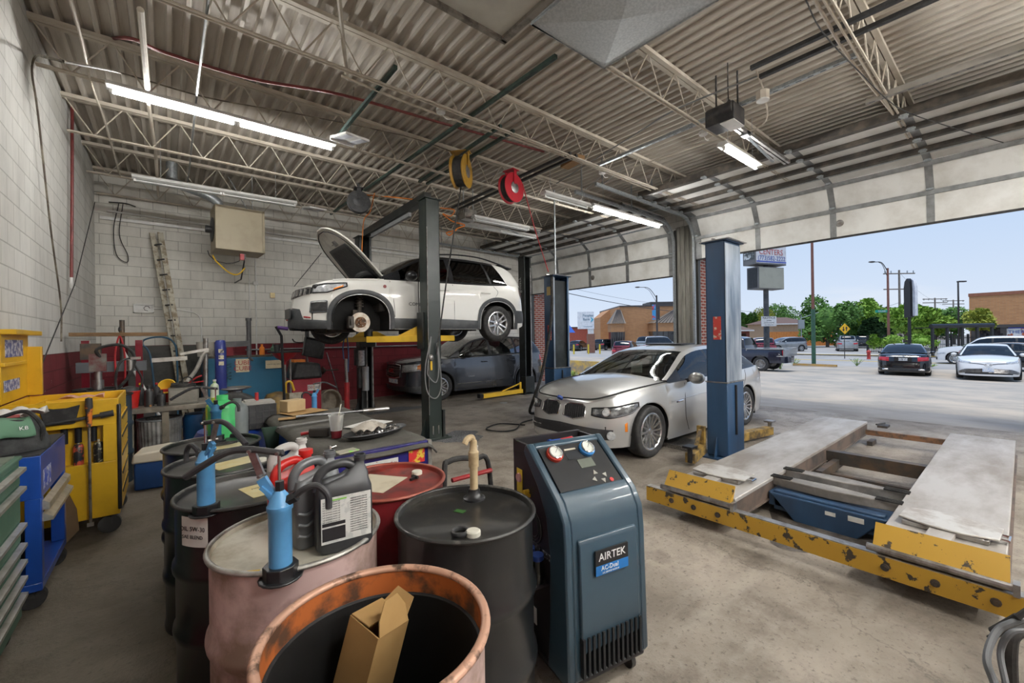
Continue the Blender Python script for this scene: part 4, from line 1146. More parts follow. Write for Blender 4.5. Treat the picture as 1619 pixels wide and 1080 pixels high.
tube_light('tube_light', 'unlit fluorescent fixture above the door opener in the far corner', (6.65, 8.5, 4.42), 0, lit=False, two=True)
tube_light('tube_light', 'unlit fluorescent fixture hanging lower just left of the far door opener lights', (5.95, 7.55, 4.28), 0, lit=False, two=True, L=1.6, tubes=((-.78, .78),))
for i, (x, y) in enumerate(((2.0, -1.2), (5.6, -1.4), (2.2, -4.2), (6.4, -4.2), (7.6, -2.6))):  # unseen fixtures added to brighten the garage interior
    tube_light('tube_light', ('added lit fixture behind the camera nearest the left wall', 'added lit fixture behind the camera in the middle bay', 'added lit fixture by the left wall farthest back', 'added lit fixture by the doors farthest back', 'added lit fixture over the added unseen overhead door')[i], (x, y, 4.45), 0, two=True, group='added fluorescent fixtures behind the camera')

# ================================================================== LIFTS
LBLK = M('lift_black_paint', (.016, .019, .019), .4, c2=(.05, .06, .055), s=2.5, t=(.5, .72), b=.1)
LGRN = M('lift_greenish_black', (.020, .030, .027), .35, c2=(.07, .085, .07), s=1.3, t=(.5, .75), st=(1, 1, .5))
LBLU = M('lift_blue_paint', (.028, .075, .155), .38, c2=(.02, .04, .08), s=1.2, t=(.4, .72), st=(2, 2, .5), b=.1)
LBLUF = M('lift_worn_blue_sheen', (.13, .18, .24), .28, .5, c2=(.52, .57, .62), s=1.4, t=(.35, .62), st=(3, 3, .5))  # pale tone is part wear, part painted reflection of the door light
def lift(label, loc): return thing('two_post_lift', label, 'vehicle lift', loc)
def post(T, x0, x1, y0, y1, h, mat, facing=1, carriage=None, base=True):
    """C-section column; facing +1 opens towards +y"""
    cx, cy = (x0 + x1) / 2, (y0 + y1) / 2
    a, b = (x1 - x0) / 2, (y1 - y0) / 2; f = facing
    mb = MB(); mb.box(-a, -f * b if f > 0 else b - .012, 0, a, (-b + .012) if f > 0 else b, h)
    mb.box(-a, -b, 0, -a + .012, b, h); mb.box(a - .012, -b, 0, a, b, h)
    mb.box(-a, f * b - (.012 if f > 0 else 0), 0, -a + .05, f * b + (0 if f > 0 else .012), h); mb.box(a - .05, f * b - (.012 if f > 0 else 0), 0, a, f * b + (0 if f > 0 else .012), h)
    t = obj('lift_post', mb, mat, T, loc=Vector((cx, cy, 0)) - T.location, bev=.003)
    obj('cap_plate', MB().box(-a - .03, -b - .04, h, a + .03, b + .04, h + .012), mat, t)
    if base:
        mb = MB().box(-a - .12, -b - .10, 0, a + .12, b + .10, .02)
        for s_ in (-1, 1): mb.prism([(s_ * a, .02), (s_ * (a + .10), .02), (s_ * a, .32)], -.006, .006, 'y')
        for sx_ in (-1, 1):
            for sy_ in (-1, 1): mb.cyl((sx_ * (a + .07), sy_ * (b + .05), .02), (sx_ * (a + .07), sy_ * (b + .05), .05), .014, n=6)
        obj('base_plate', mb, mat, t)
    if carriage:
        z0, z1 = carriage
        obj('carriage', MB().box(-a - .035, -b * .2, z0, a + .035, b + .06, z1) if f > 0 else MB().box(-a - .035, -b - .06, z0, a + .035, b * .2, z1), LBLK if mat is not LBLU else LBLU, t, bev=.008)
    return t
# black lift holding the white crossover
TB = lift('black two post lift holding up the white crossover', (3.4, 7.8, 0))
pA = post(TB, 3.20, 3.44, 6.02, 6.26, 3.86, LGRN, 1, carriage=(1.45, 2.05))
mb = MB().tube(cat([(-.05, .16, 3.5), (-.10, .2, 2.6), (-.12, .15, 1.9)], 6), .008, 6); obj('hydraulic_hose', mb, BLKR, pA)
obj('anchor_rod', MB().box(.15, -.1, .0, .19, -.06, .45), LBLK, pA); obj('foot_bracket', MB().box(-.06, -.135, .08, -.04, -.125, .22).box(.04, -.135, .08, .06, -.125, .22), CHR, pA)
obj('limit_rod', MB().cyl((-.115, -.135, .4), (-.115, -.135, 3.4), .006, n=6), STL, pA)
pB = post(TB, 3.32, 3.60, 9.36, 9.64, 3.92, LBLK, -1, carriage=(1.45, 2.05))
obj('silver_edge', MB().box(-.02, -.145, .02, .0, -.138, 3.0).box(.12, -.145, .02, .14, -.138, 3.0), STL, pB)
mb = MB().box(-.30, -.30, 1.05, -.06, -.142, 1.42).box(-.24, -.26, .55, -.06, -.142, 1.02); obj('power_unit', mb, BLKP, pB, bev=.02)
obj('hydraulic_tank', MB().cyl((-.10, -.30, .50), (-.10, -.30, 1.02), .075, n=16), M('tank_silver', (.45, .46, .47), .3, .6), pB)
obj('motor', MB().cyl((-.18, -.26, 1.05), (-.18, -.26, 1.38), .08, n=14), LAMP, pB)
text('Rotary', .16, STL, pB, (-.152, 0, 2.45), (0, R(-90), R(180)), 'lettering')
ob = obj('lift_crossbar', MB().beam((.06, 1.5, 3.99), (-.06, -1.6, 3.95), .12, .14), LBLK, TB)
obj('padded_bar', MB().beam((.04, 1.1, 3.86), (-.04, -.9, 3.83), .05, .07), M('pad_grey', (.30, .31, .32), .6), ob)
for yy, s_, nm in ((6.34, 1, 'near'), (9.28, -1, 'far')):
    for dx, L_ in ((-.82, 1), (.78, 1)):
        x0 = 3.32 if s_ > 0 else 3.46
        t = obj('lift_arm', MB().beam((.09 * (1 if dx > 0 else -1), 0, 0), (dx, .42 * s_, 0), .11, .10), YEL, TB, loc=Vector((x0, yy, 1.62)) - TB.location, bev=.006)
        obj('arm_gusset', MB().prism([(0, 0), (.34, 0), (0, .17)], -.006, .006, 'y', TR(.10 if dx > 0 else -.10, .02 * s_, .05, 0, 0, math.atan2(.42 * s_, dx))), YEL, t)
        obj('lift_pad', MB().cyl((dx * .96, .40 * s_, .05), (dx * .96, .40 * s_, .125), .035, n=12).cyl((dx * .96, .40 * s_, .125), (dx * .96, .40 * s_, .16), .06, n=14), BLKR, t)
# far black post and its lowered yellow arm
TC = lift('black lift post with white lettering and a lowered yellow arm beside the dark grey suv', (7.95, 9.1, 0))
pC = post(TC, 7.83, 8.10, 8.98, 9.22, 3.9, LBLK, -1, carriage=(.05, .5))
text('Rotary', .16, M('post_lettering', (.5, .52, .5), .5), pC, (-.142, .02, 3.1), (0, R(-90), R(180)), 'lettering')
obj('bright_edge', MB().box(.10, -.125, .3, .135, -.118, 3.6), STL, pC)
t = obj('lift_arm', MB().beam((0, 0, 0), (-1.45, -.10, 0), .12, .11), YEL, TC, loc=(-.2, -.05, .10), bev=.006); obj('arm_gusset', MB().beam((-.05, 0, .22), (-.75, -.05, .06), .03, .03).beam((-.05, 0, 0), (-.05, 0, .25), .04, .05), YEL, t)
obj('arm_end', MB().box(-1.55, -.17, -.04, -1.44, -.03, .06), BLK, t)
# blue lift around the silver sedan
TD = lift('blue two post lift standing on both sides of the silver sedan', (6.0, 4.3, 0))
def blue(x0, y0, f):
    t = post(TD, x0, x0 + .46, y0, y0 + .25, 2.83, LBLU, f)
    if f > 0: obj('front_sheet', MB().box(-.225, -.132, 1.0, .225, -.1255, 2.8), LBLUF, t)
    obj('top_rod', MB().cyl((-.29, 0, 2.86), (.29, 0, 2.86), .014, n=8).box(-.28, -.2, 2.842, .28, .2, 2.852), STL, t)
    obj('collar', MB().box(-.25, -.15, .985, .25, .14, 1.0), STL, t)
    if f < 0: obj('inner_channel', MB().box(-.19, -.08, .3, .19, .09, 2.75), LBLK, t); obj('bright_edge', MB().box(-.225, -.132, 1.0, -.19, -.1255, 2.8).box(.20, -.132, 1.0, .225, -.1255, 2.8), LBLUF, t)
    obj('lower_sleeve', MB().box(-.245, -.145, .03, .245, .13, .985), LBLU, t, bev=.01)
    obj('warning_label', MB().box(-.238, -.07, 1.55, -.232, .03, 1.85), M('label_red', (.50, .05, .04), .5, c2=(.6, .5, .4), s=18, t=(.55, .6)), t)
    obj('latch_rod', MB().cyl((-.02, -.155, .3), (-.02, -.155, .95), .016, n=8), BLK, t)
    return t
bR = blue(5.56, 2.44, 1)
bL = blue(5.92, 5.92, -1)
obj('yellow_decal', MB().box(-.238, -.06, 2.45, -.232, .04, 2.62), M('decal_brown', (.45, .33, .12), .6), bL)
OLDY = M('worn_yellow_arm', (.42, .27, .07), .6, .2, c2=(.08, .06, .04), s=7, t=(.4, .6))
for x0, y0, x1, y1 in ((5.5, 2.75, 4.95, 2.62), (6.1, 2.75, 7.3, 2.55),
                       (5.85, 5.85, 4.95, 5.30), (6.4, 5.85, 7.4, 5.3)):
    d = Vector((x1 - x0, y1 - y0, 0)); e = d.normalized()
    t = obj('lift_arm', MB().beam((0, 0, 0), d, .12, .12), OLDY, TD, loc=Vector((x0, y0, .10)) - TD.location, bev=.006); obj('arm_stop', MB().beam((0, 0, .05), (0, 0, .30), .10, .05).beam(e * .05 + Vector((0, 0, .25)), e * .3 + Vector((0, 0, .07)), .04, .04), OLDY, t)
    obj('screw_pad', MB().cyl(d + Vector((0, 0, -.05)), d + Vector((0, 0, .13)), .03, n=10).box(d.x - .075, d.y - .06, .13, d.x + .075, d.y + .06, .155), BLK if x1 < 5.2 else STL, t)
DIAM = M('diamond_plate', (.36, .34, .31), .45, .6, c2=(.2, .19, .17), s=60, t=(.45, .55), b=.8, bs=90)
ob = obj('floor_plate_ramp', MB().prism([(2.72, 0), (5.45, 0), (5.4, .055), (2.76, .055)], 5.55, 6.05, 'x'), DIAM); tag(ob, 'ribbed steel cable cover plate on the floor under the silver sedan', 'floor plate')
ob = obj('hose', MB().tube(cat([(5.88, 5.9, 2.8), (5.75, 5.8, 2.0), (5.6, 5.9, 1.0), (5.45, 6.0, .45), (5.6, 6.3, .12), (5.9, 6.4, .05), (6.3, 6.5, .03)], 8), .03, 8), BLKR); tag(ob, 'thick black hose curling down beside the far blue lift post', 'hose')

# ------------------------------------------------------------------ alignment lift (two runways)
PLAT = M('runway_worn_steel', (.50, .48, .455), .5, .35, c2=(.30, .265, .225), s=1.6, t=(.4, .66), b=.3, bs=18, det=10, st=(.7, 2, 1))
OLDYL = M('chipped_yellow', (.50, .29, .03), .5, c2=(.05, .04, .03), s=11, t=(.575, .60), det=10)
DKST = M('dark_greasy_steel', (.055, .05, .045), .5, .3, c2=(.12, .08, .05), s=5)
CHAN = M('brown_channel_steel', (.20, .15, .12), .55, .4, c2=(.09, .08, .075), s=4)
t = thing('alignment_lift', 'low alignment lift with two worn steel runways and chipped yellow front beam', 'vehicle lift', (5.6, 1.06, 0))
def runway(y0, y1, x0, x1):
    mb = MB().box(x0, y0, .265, x1, y1, .30); o = obj('runway', mb, PLAT, t, bev=.006)
    mb = MB()
    for y in (y0 + .005, y1 - .035): mb.box(x0, y, .13, x1, y + .03, .264); mb.box(x0, y - .015, .12, x1, y + .045, .13)
    obj('side_channel', mb, CHAN, o)
X0, X1 = 3.50 - 5.6, 7.85 - 5.6
runway(1.48 - 1.06, 2.05 - 1.06, X0, X1 + .12); runway(.075 - 1.06, .62 - 1.06, X0, X1 - .05)
mb = MB().box(X0 - .09, -1.06, .10, X0 - .075, 1.17, .225); fb = obj('front_beam', mb, OLDYL, t)
obj('beam_flange', MB().box(X0 - .085, -1.06, .225, X0 - .02, 1.17, .232), STL, fb)
mb = MB()
for y in (.52, .72, .92, -.95, -.72, -.5): mb.lathe([(.0001, -.02), (.011, -.02), (.011, -.01), (.022, -.008), (.022, 0)], (X0 - .09, y, .165), 10, 'x')
obj('bolt', mb, DKST, fb)
for y0, y1 in ((.43, 1.0), (-1.0, -.44)):
    o = obj('wheel_stop', MB().prism([(X0 - .07, .26), (X0 - .03, .26), (X0 + .03, .385), (X0 + .02, .395), (X0 - .075, .275)], y0, y1, 'y'), OLDYL, t)
    obj('hinge_bar', MB().cyl((X0 - .07, y0 - .03, .26), (X0 - .07, y1 + .03, .26), .022, n=10).box(X0 - .1, y0 - .035, .225, X0 - .03, y0 - .01, .29), STL, o)
obj('rear_beam', MB().box(X1 + .02, -.44, .12, X1 + .07, .43, .19), RUST, t)
mb = MB().box(.35, -.44, .10, .45, .43, .24).box(-.02, -.44, .02, .04, .43, .08).box(-.3, .30, .06, .5, .36, .16); obj('base_frame', mb, DKST, t)
mb = MB().box(X0 + .1, .43, .13, X0 + .9, .47, .15).box(X0 + .1, -.46, .02, .3, -.42, .06); obj('guide_rail', mb, STL, t)
jk = MB()
for dx, z in ((-1.27, .225), (-.95, .225)):
    jk.prism([(-.43, .0), (-.30, -.03), (.0, -.07), (.3, -.045), (.43, -.02), (.43, .05), (.3, .075), (0, .10), (-.3, .05), (-.43, .03)], z, z + .075, 'z', TR(dx, 0, 0, 0, 0, 0) @ Matrix(((0, 1, 0, 0), (1, 0, 0, 0), (0, 0, 1, 0), (0, 0, 0, 1))))
o = obj('jack_beam', jk, M('jack_beam_dirty', (.20, .185, .165), .5, .3, c2=(.35, .32, .29), s=5), t, ang=0, bev=.008)
obj('rolling_jack', MB().box(-1.42, -.38, .05, -1.33, .38, .22).box(-1.42, -.42, .08, -.85, .42, .20).prism([(-.20, -.02), (.20, -.02), (.28, .07), (.40, .20), (-.40, .20), (-.28, .07)], -1.45, -1.41, 'x'), LBLU, t, bev=.01)
mb = MB()
for dx in (-1.27, -.95):
    for y in (-.37, .37):
        for k in range(3): mb.beam((dx - .03 + k * .03, y - .09, .306), (dx - .03 + k * .03, y + .07, .306), .009, .014)
obj('rubber_rib', mb, BLKR, t)
obj('paper_label', MB().box(-1.455, -.26, .13, -1.451, -.16, .17).box(-1.455, -.08, .13, -1.451, -.01, .16), PAPER, t)
obj('jack_wheel', MB().lathe([(.0001, -.02), (.08, -.02), (.08, .02), (.0001, .02)], (-1.15, -.42, .12), 20, 'y').lathe([(.0001, -.02), (.08, -.02), (.08, .02), (.0001, .02)], (-1.15, .42, .12), 20, 'y'), BLKR, t)
o_ = obj('oil_stain', MB().add([(4.35 + .75 * (1 + .15 * sin(3 * a)) * cos(a), 1.05 + .42 * (1 + .12 * sin(5 * a)) * sin(a), .002) for a in [k * PI / 20 for k in range(40)]], [tuple(range(40))]), M('oil_soaked_floor', (.06, .05, .042), .6, c2=(.15, .13, .11), s=8, t=(.45, .6)), ang=0); tag(o_, 'dark oily stain on the floor under the rolling jack', 'stain', kind='stuff')
WPL = M('turnplate_white', (.60, .59, .56), .45, .3, c2=(.38, .34, .3), s=6)
def turnplate(loc, rz, label):
    t = thing('turn_plate', label, 'wheel turntable plate', loc, rz)
    obj('base', MB().box(-.15, -.20, 0, .15, .20, .03), STL, t, bev=.004)
    obj('plate', MB().prism([(-.12, -.24), (.12, -.24), (.17, -.06), (.17, .10), (.10, .22), (-.12, .22), (-.17, .06), (-.17, -.1)], .034, .046), WPL, t, bev=.003)
    obj('tongue', MB().box(-.46, -.06, 0, -.10, .06, .03), PLAT, t, bev=.003)
    obj('pull_handle', MB().tube([(.05, -.20, .02), (.05, -.27, .02), (-.04, -.27, .02), (-.04, -.20, .02)], .010, 8), CHR, t)
turnplate((3.98, 1.80, .302), R(2), 'white turn plate lying on the left runway of the alignment lift')
turnplate((4.02, .34, .302), R(-3), 'white turn plate with a pull handle lying on the right runway of the alignment lift')
ob = obj('drive_on_bracket', MB().box(7.7, 1.38, .0, 7.95, 1.44, .06).tube([(7.8, 1.35, .3), (8.05, 1.30, .29)], .012, 6).box(7.9, 1.25, .24, 8.1, 1.36, .27), DKST); tag(ob, 'dark bracket at the rear inner corner of the left runway', 'bracket')

# ================================================================== DRUMS
DBLK = M('drum_black', (.010, .011, .012), .30, c2=(.03, .028, .025), s=3, t=(.5, .75), coat=.3)
DLID = M('drum_lid_dusty', (.016, .016, .016), .32, c2=(.075, .068, .055), s=6, t=(.52, .8), coat=.2)
DRED = M('drum_red', (.22, .015, .02), .4, c2=(.13, .012, .015), s=4)
DREDL = M('drum_lid_red', (.27, .03, .02), .45, c2=(.10, .02, .015), s=6)
DPNK = M('drum_faded_pink', (.52, .37, .345), .6, c2=(.22, .15, .11), s=3.2, t=(.47, .62), det=10)
DWHT = M('drum_lid_white', (.60, .57, .47), .5, c2=(.28, .23, .14), s=5, t=(.47, .72), det=9)
RIMG = M('drum_rim_bare', (.42, .41, .38), .4, .6, c2=(.2, .18, .15), s=10)
RIMB = M('drum_rim_black', (.05, .05, .048), .4, .4, c2=(.22, .21, .19), s=9, t=(.52, .7))
CAPW = M('bung_cap_white', (.70, .68, .58), .5)
def drum(label, loc, mat, lid, rim=RIMB, h=.88, r=.285, open_=False, caps=((.20, 30),), rz=0, papers=()):
    t = thing('drum', label, 'drum', (loc[0], loc[1], 0), R(rz))
    def ring(z): return [(r, z - .035), (r + .012, z - .015), (r + .014, z), (r + .012, z + .015), (r, z + .035)]
    pr = [(r - .03, 0.0), (r + .006, 0), (r + .006, .02), (r, .03)] + ring(h * .33) + ring(h * .66) + [(r, h - .03), (r, h)]
    if open_:
        pr += [(r - .004, h), (r - .006, h - .03), (r - .006, .03), (.0001, .03)]
    obj('drum_wall', MB().lathe(pr, n=56), mat, t, ang=50)
    obj('rim', MB().lathe([(r + .010 + .009 * cos(a * PI / 5) - .004, h + .009 * sin(a * PI / 5)) for a in range(11)], n=56), rim, t, ang=60)
    if not open_:
        obj('lid', MB().lathe([(.0001, h - .022), (r - .05, h - .022), (r - .035, h - .016), (r - .006, h - .018), (r - .003, h)], n=56), lid, t, ang=50)
        for cr_, ca in caps:
            x, y = cr_ * cos(R(ca)), cr_ * sin(R(ca))
            obj('bung_cap', MB().lathe([(.0001, .016), (.024, .016), (.029, .012), (.029, -.004)], (x, y, h - .018), 20), CAPW, t)
    for (px_, py_, w, hh, a, m) in papers:
        obj('label_sheet', MB().bx((px_, py_, h - .0205), (w, hh, .0012), (0, 0, R(a))), m, t)
    return t
LBLY = M('label_sheet_yellow', (.62, .60, .38), .6, c2=(.52, .38, .10), s=4, t=(.4, .75))
def ptext(t, lines, x, y, z, a, sz, mat=BLKT, dy=.02):
    for i, s_ in enumerate(lines):
        text(s_, sz, mat, t, (x + sin(R(a)) * i * dy, y - cos(R(a)) * i * dy, z), (0, 0, R(a)), 'label_lettering', ex=.0003)
H_ = .88
d1 = drum('black steel drum with a tan hand pump, beside the blue refrigerant machine', (.985, 1.53), DBLK, DLID, caps=((.19, 285 - 40),), rz=0)
obj('bung_ring', MB().lathe([(.030 + .007 * cos(a * PI / 4), .010 + .010 * sin(a * PI / 4)) for a in range(9)], (-.115, -.135, H_ - .022), 20), BLKP, d1)
obj('spill_stain', MB().bx((0, .05, H_ - .0205), (.03, .05, .001), (0, 0, .4)), M('green_stain', (.03, .12, .02), .4), d1)
d2 = drum('faded pink and white steel drum carrying the motor oil jugs', (.385, 1.785), DPNK, DWHT, RIMG, caps=(), papers=())
obj('bung_plug', MB().lathe([(.0001, .006), (.014, .006), (.016, .014), (.022, .014), (.022, -.002)], (.20, -.10, H_ - .02), 14), BLK, d2)
obj('yellow_crayon_mark', MB().bx((-.18, -.16, H_ - .02), (.05, .014, .001), (0, 0, -.5)), YEL, d2)
d3 = drum('black steel drum with a white side label and blue hand pump', (.30, 2.50), DBLK, DLID, caps=((.17, -38),), papers=((.12, .0, .26, .20, 12, LBLY),))
ptext(d3, ['MOTOR OIL  5W-30', 'net 55 gal  drum', 'see safety sheet'], .12, .04, H_ - .0195, 12, .022, dy=.035)
lab = obj('side_label', MB().grid(lambda u, v: ((.287) * cos(R(205 + 28 * u)), (.287) * sin(R(205 + 28 * u)), .72 + .13 * v), 10, 1), PAPER, d3, ang=60)
ptext_ = text('OIL 5W-30', .028, BLKT, d3, (.2905 * cos(R(219)), .2905 * sin(R(219)), .80), (R(90), 0, R(219 + 90)), 'label_lettering', ex=.0004)
text('SAE BLEND', .022, BLKT, d3, (.2905 * cos(R(219)), .2905 * sin(R(219)), .765), (R(90), 0, R(219 + 90)), 'label_lettering', ex=.0004)
d4 = drum('black steel drum with a yellowed sheet, between two black pumped drums', (.26, 3.13), DBLK, DLID, caps=((.20, -15),), papers=((.06, .02, .26, .17, 20, LBLY),))
d5 = drum('farthest black steel drum of the row, coiled cord on its lid', (.25, 3.745), DBLK, DLID, caps=(), papers=((.08, -.06, .22, .13, 8, LBLY),))
obj('cord_coil', MB().tube([(.05 + .09 * cos(a / 3) * (1 + .1 * sin(a)), -.02 + .04 * sin(a / 3), H_ - .01 + .002 * a / 10) for a in range(40)], .005, 6), BLKR, d5)
d6 = drum('red steel drum with a blank stained sheet on its lid', (.885, 2.125), DRED, DREDL, M('drum_rim_red', (.35, .09, .06), .4, .2), caps=((.20, 15),), papers=((-.04, .06, .24, .24, 35, M('blank_sheet', (.60, .54, .40), .7, c2=(.45, .38, .26), s=5)),))
obj('dropped_bolts', MB().bx((.13, -.03, H_ - .012), (.05, .012, .012), (0, 0, .5)).bx((.15, -.01, H_ - .012), (.012, .05, .012), (0, 0, .2)), BLK, d6)
RORG = M('rusty_orange_rim', (.50, .14, .035), .5, .2, c2=(.10, .05, .03), s=7, t=(.45, .58), det=10)
d7 = thing('open_drum', 'open topped pink drum with a rusty orange rim holding a cardboard carton', 'drum', (.432, 1.113, 0))
RPAL = M('scraped_rim', (.62, .36, .25), .45, .3, c2=(.10, .06, .04), s=11, t=(.5, .6), det=10)
h, r = .845, .285
obj('drum_wall', MB().lathe([(r - .03, 0), (r + .004, 0), (r, .03), (r, .26), (r + .012, .28), (r, .3), (r, .55), (r + .012, .57), (r, .59), (r, h)], n=56), DPNK, d7, ang=50)
obj('inner_wall', MB().lathe([(r - .003, h), (r - .006, h - .075)], n=56), RORG, d7); obj('inner_liner', MB().lathe([(r - .007, h - .075), (r - .014, h - .08), (r - .016, .05), (.0001, .04)], n=56), M('black_liner', (.006, .006, .006), .6), d7)
obj('rim', MB().lathe([(r + .004 + .013 * cos(a * PI / 6), h + .011 * sin(a * PI / 6)) for a in range(13)], n=64), RPAL, d7, ang=60)
# cardboard carton standing in the open drum
CARD = M('cardboard', (.42, .255, .095), .75, c2=(.36, .21, .075), s=3); CARDD = M('cardboard_inside', (.24, .14, .05), .8)
t = thing('cardboard_carton', 'tall brown cardboard carton with open flap standing in the open drum', 'box', at(603, 968, z=.79) - Vector((.773 * .27, -.634 * .27, 1)) * .73, rot=(Matrix.Rotation(0, 3, 'Z') @ Vector((0, 0, 1)).rotation_difference(Vector((.773 * .27, -.634 * .27, 1))).to_matrix() @ Matrix.Rotation(R(20), 3, 'Z')).to_euler())
obj('carton_wall', MB().box(-.062, -.062, 0, .062, -.058, .74).box(-.062, .058, 0, .062, .062, .74).box(-.062, -.06, 0, -.058, .06, .74).box(.058, -.06, 0, .062, .06, .74).box(-.062, -.062, 0, .062, .062, .01), CARD, t, ang=0)
obj('top_flap', MB().bx((0, .022, .745), (.118, .076, .004), (R(-4), 0, 0)), CARD, t)
obj('side_flap', MB().prism([(-.058, 0), (.058, 0), (.05, .05), (.02, .09), (-.03, .085), (-.055, .04)], -.002, .002, 'y', TR(.0, -.062, .74, R(-25))), CARD, t)
obj('end_flap', MB().prism([(-.05, 0), (.05, 0), (.035, .055), (-.035, .055)], -.002, .002, 'x', TR(.062, 0, .74, 0, R(38))), CARD, t)
t = thing('plastic_bottle', 'crumpled clear plastic bottle lying inside the open drum', 'bottle', (.285, 1.02, .30), rot=(R(10), R(-12), .3))
CLRP = glassM('clear_plastic', (.75, .78, .78), .9, .08)
obj('bottle_shell', MB().lathe([(.0001, 0), (.03, 0), (.032, .02), (.028, .09), (.031, .12), (.027, .16), (.012, .20), (.012, .22)], n=16), CLRP, t); obj('bottle_cap', MB().cyl((0, 0, .22), (0, 0, .237), .014, n=12), CAPW, t)

# ---- hand pumps
PBLU = M('pump_blue', (.10, .32, .60), .35, c2=(.07, .24, .48), s=5, coat=.2)
PBLD = M('pump_dark_blue', (.03, .14, .26), .4, c2=(.02, .09, .18), s=5)
PGRP = M('pump_grip', (.03, .03, .034), .5, c2=(.06, .06, .06), s=12)
def pump(label, loc, rz, ang_h, mat=PBLU, h=.245, r=.034):
    """lever drum pump: barrel, head, rod, linkage, lever, curved spout"""
    t = thing('hand_pump', label, 'drum pump', loc, rz)
    obj('foot_nut', MB().prism([(.052 * cos(k * PI / 4 + .39), .052 * sin(k * PI / 4 + .39)) for k in range(8)], .0, .045).lathe([(.0001, 0), (.065, 0), (.065, .008), (.0001, .008)], n=16), BLK, t, bev=.003)
    obj('barrel', MB().lathe([(r, .045), (r, .07), (r, h - .03), (r + .004, h - .025), (r + .004, h - .012), (r, h - .008), (r * .75, h + .02), (r * .4, h + .035), (.0001, h + .035)], n=28), mat, t, ang=40)
    hd_ = obj('head_bracket', MB().beam((-.01, 0, h), (-.055, 0, h + .075), .014, .03).beam((.0, 0, h - .0), (-.052, 0, h + .05), .03, .012), mat, t)
    obj('packing_nut', MB().prism([(.014 * cos(k * PI / 3), .014 * sin(k * PI / 3)) for k in range(6)], h + .03, h + .065), BLK, t)
    top = .12 * ang_h
    obj('piston_rod', MB().cyl((0, 0, h + .06), (0, 0, h + .155), .005, n=8), CHR, t)
    A = Vector((0, 0, h + .155)); B = Vector((-.055, 0, h + .085)); Cc = Vector((-.085, 0, h + .165))
    obj('link', MB().beam(B, Cc, .010, .022), STL, t)
    mb = MB(); lev = [A + Vector((.012, 0, 0)), A, Cc + Vector((0, 0, .003)), Cc + Vector((-.07, 0, -.002)), Cc + Vector((-.15, 0, -.045)), Cc + Vector((-.20, 0, -.078))]
    mb.tube(cat(lev, 5), [.010] * 10 + [.011] * 16, 10)
    obj('lever', mb, PGRP, t)
    obj('lever_pin', MB().cyl(A + Vector((0, -.018, 0)), A + Vector((0, .018, 0)), .006, n=8).cyl(Cc + Vector((0, -.018, 0)), Cc + Vector((0, .018, 0)), .006, n=8).cyl(B + Vector((0, -.02, 0)), B + Vector((0, .02, 0)), .005, n=8), STL, t)
    obj('spout_nut', MB().tube([(.02, 0, h + .0), (.052, 0, h + .015)], .018, 6), BLK, t)
    obj('spout', MB().tube(cat([(.045, 0, h + .012), (.075, 0, h + .035), (.115, 0, h + .045), (.148, 0, h + .015), (.152, 0, h - .03)], 6), .0105, 10, cap=True), PGRP, t)
    return t
pump('blue hand pump with a long black lever standing on the pink and white drum', (.272, 1.515, .862), R(-35), 0)
pump('blue hand pump with raised lever standing on the drum with the white side label', (.125, 2.30, .862), R(115), 0)
pump('darker blue hand pump standing on the farthest black drum', (.28, 3.92, .862), R(-20), 0, PBLD)
# tan hand pump in the front black drum
TANP = M('tan_pump', (.55, .43, .26), .5, c2=(.35, .26, .14), s=12)
t = thing('hand_pump', 'tan plastic siphon pump with a taped grip rising from the front black drum', 'drum pump', (1.115, 1.66, .86))
obj('base_nut', MB().lathe([(.0001, .05), (.026, .045), (.03, .03), (.04, .012), (.052, .006), (.052, -.002)], n=20), BLK, t); obj('pump_tube', MB().cyl((0, 0, .04), (.0, 0, .17), .019, n=14), TANP, t)
obj('grip', MB().lathe([(.024, .15), (.025, .22), (.018, .23), (.017, .275), (.0001, .28)], n=14).tube(cat([(0, 0, .265), (-.01, .0, .29), (-.035, 0, .285), (-.05, 0, .265)], 4), .015, 10), TANP, t); obj('tape_wrap', MB().tube([(.022, .0, .20), (.024, .012, .22), (.02, .0, .245)], .007, 6), PAPER, t)

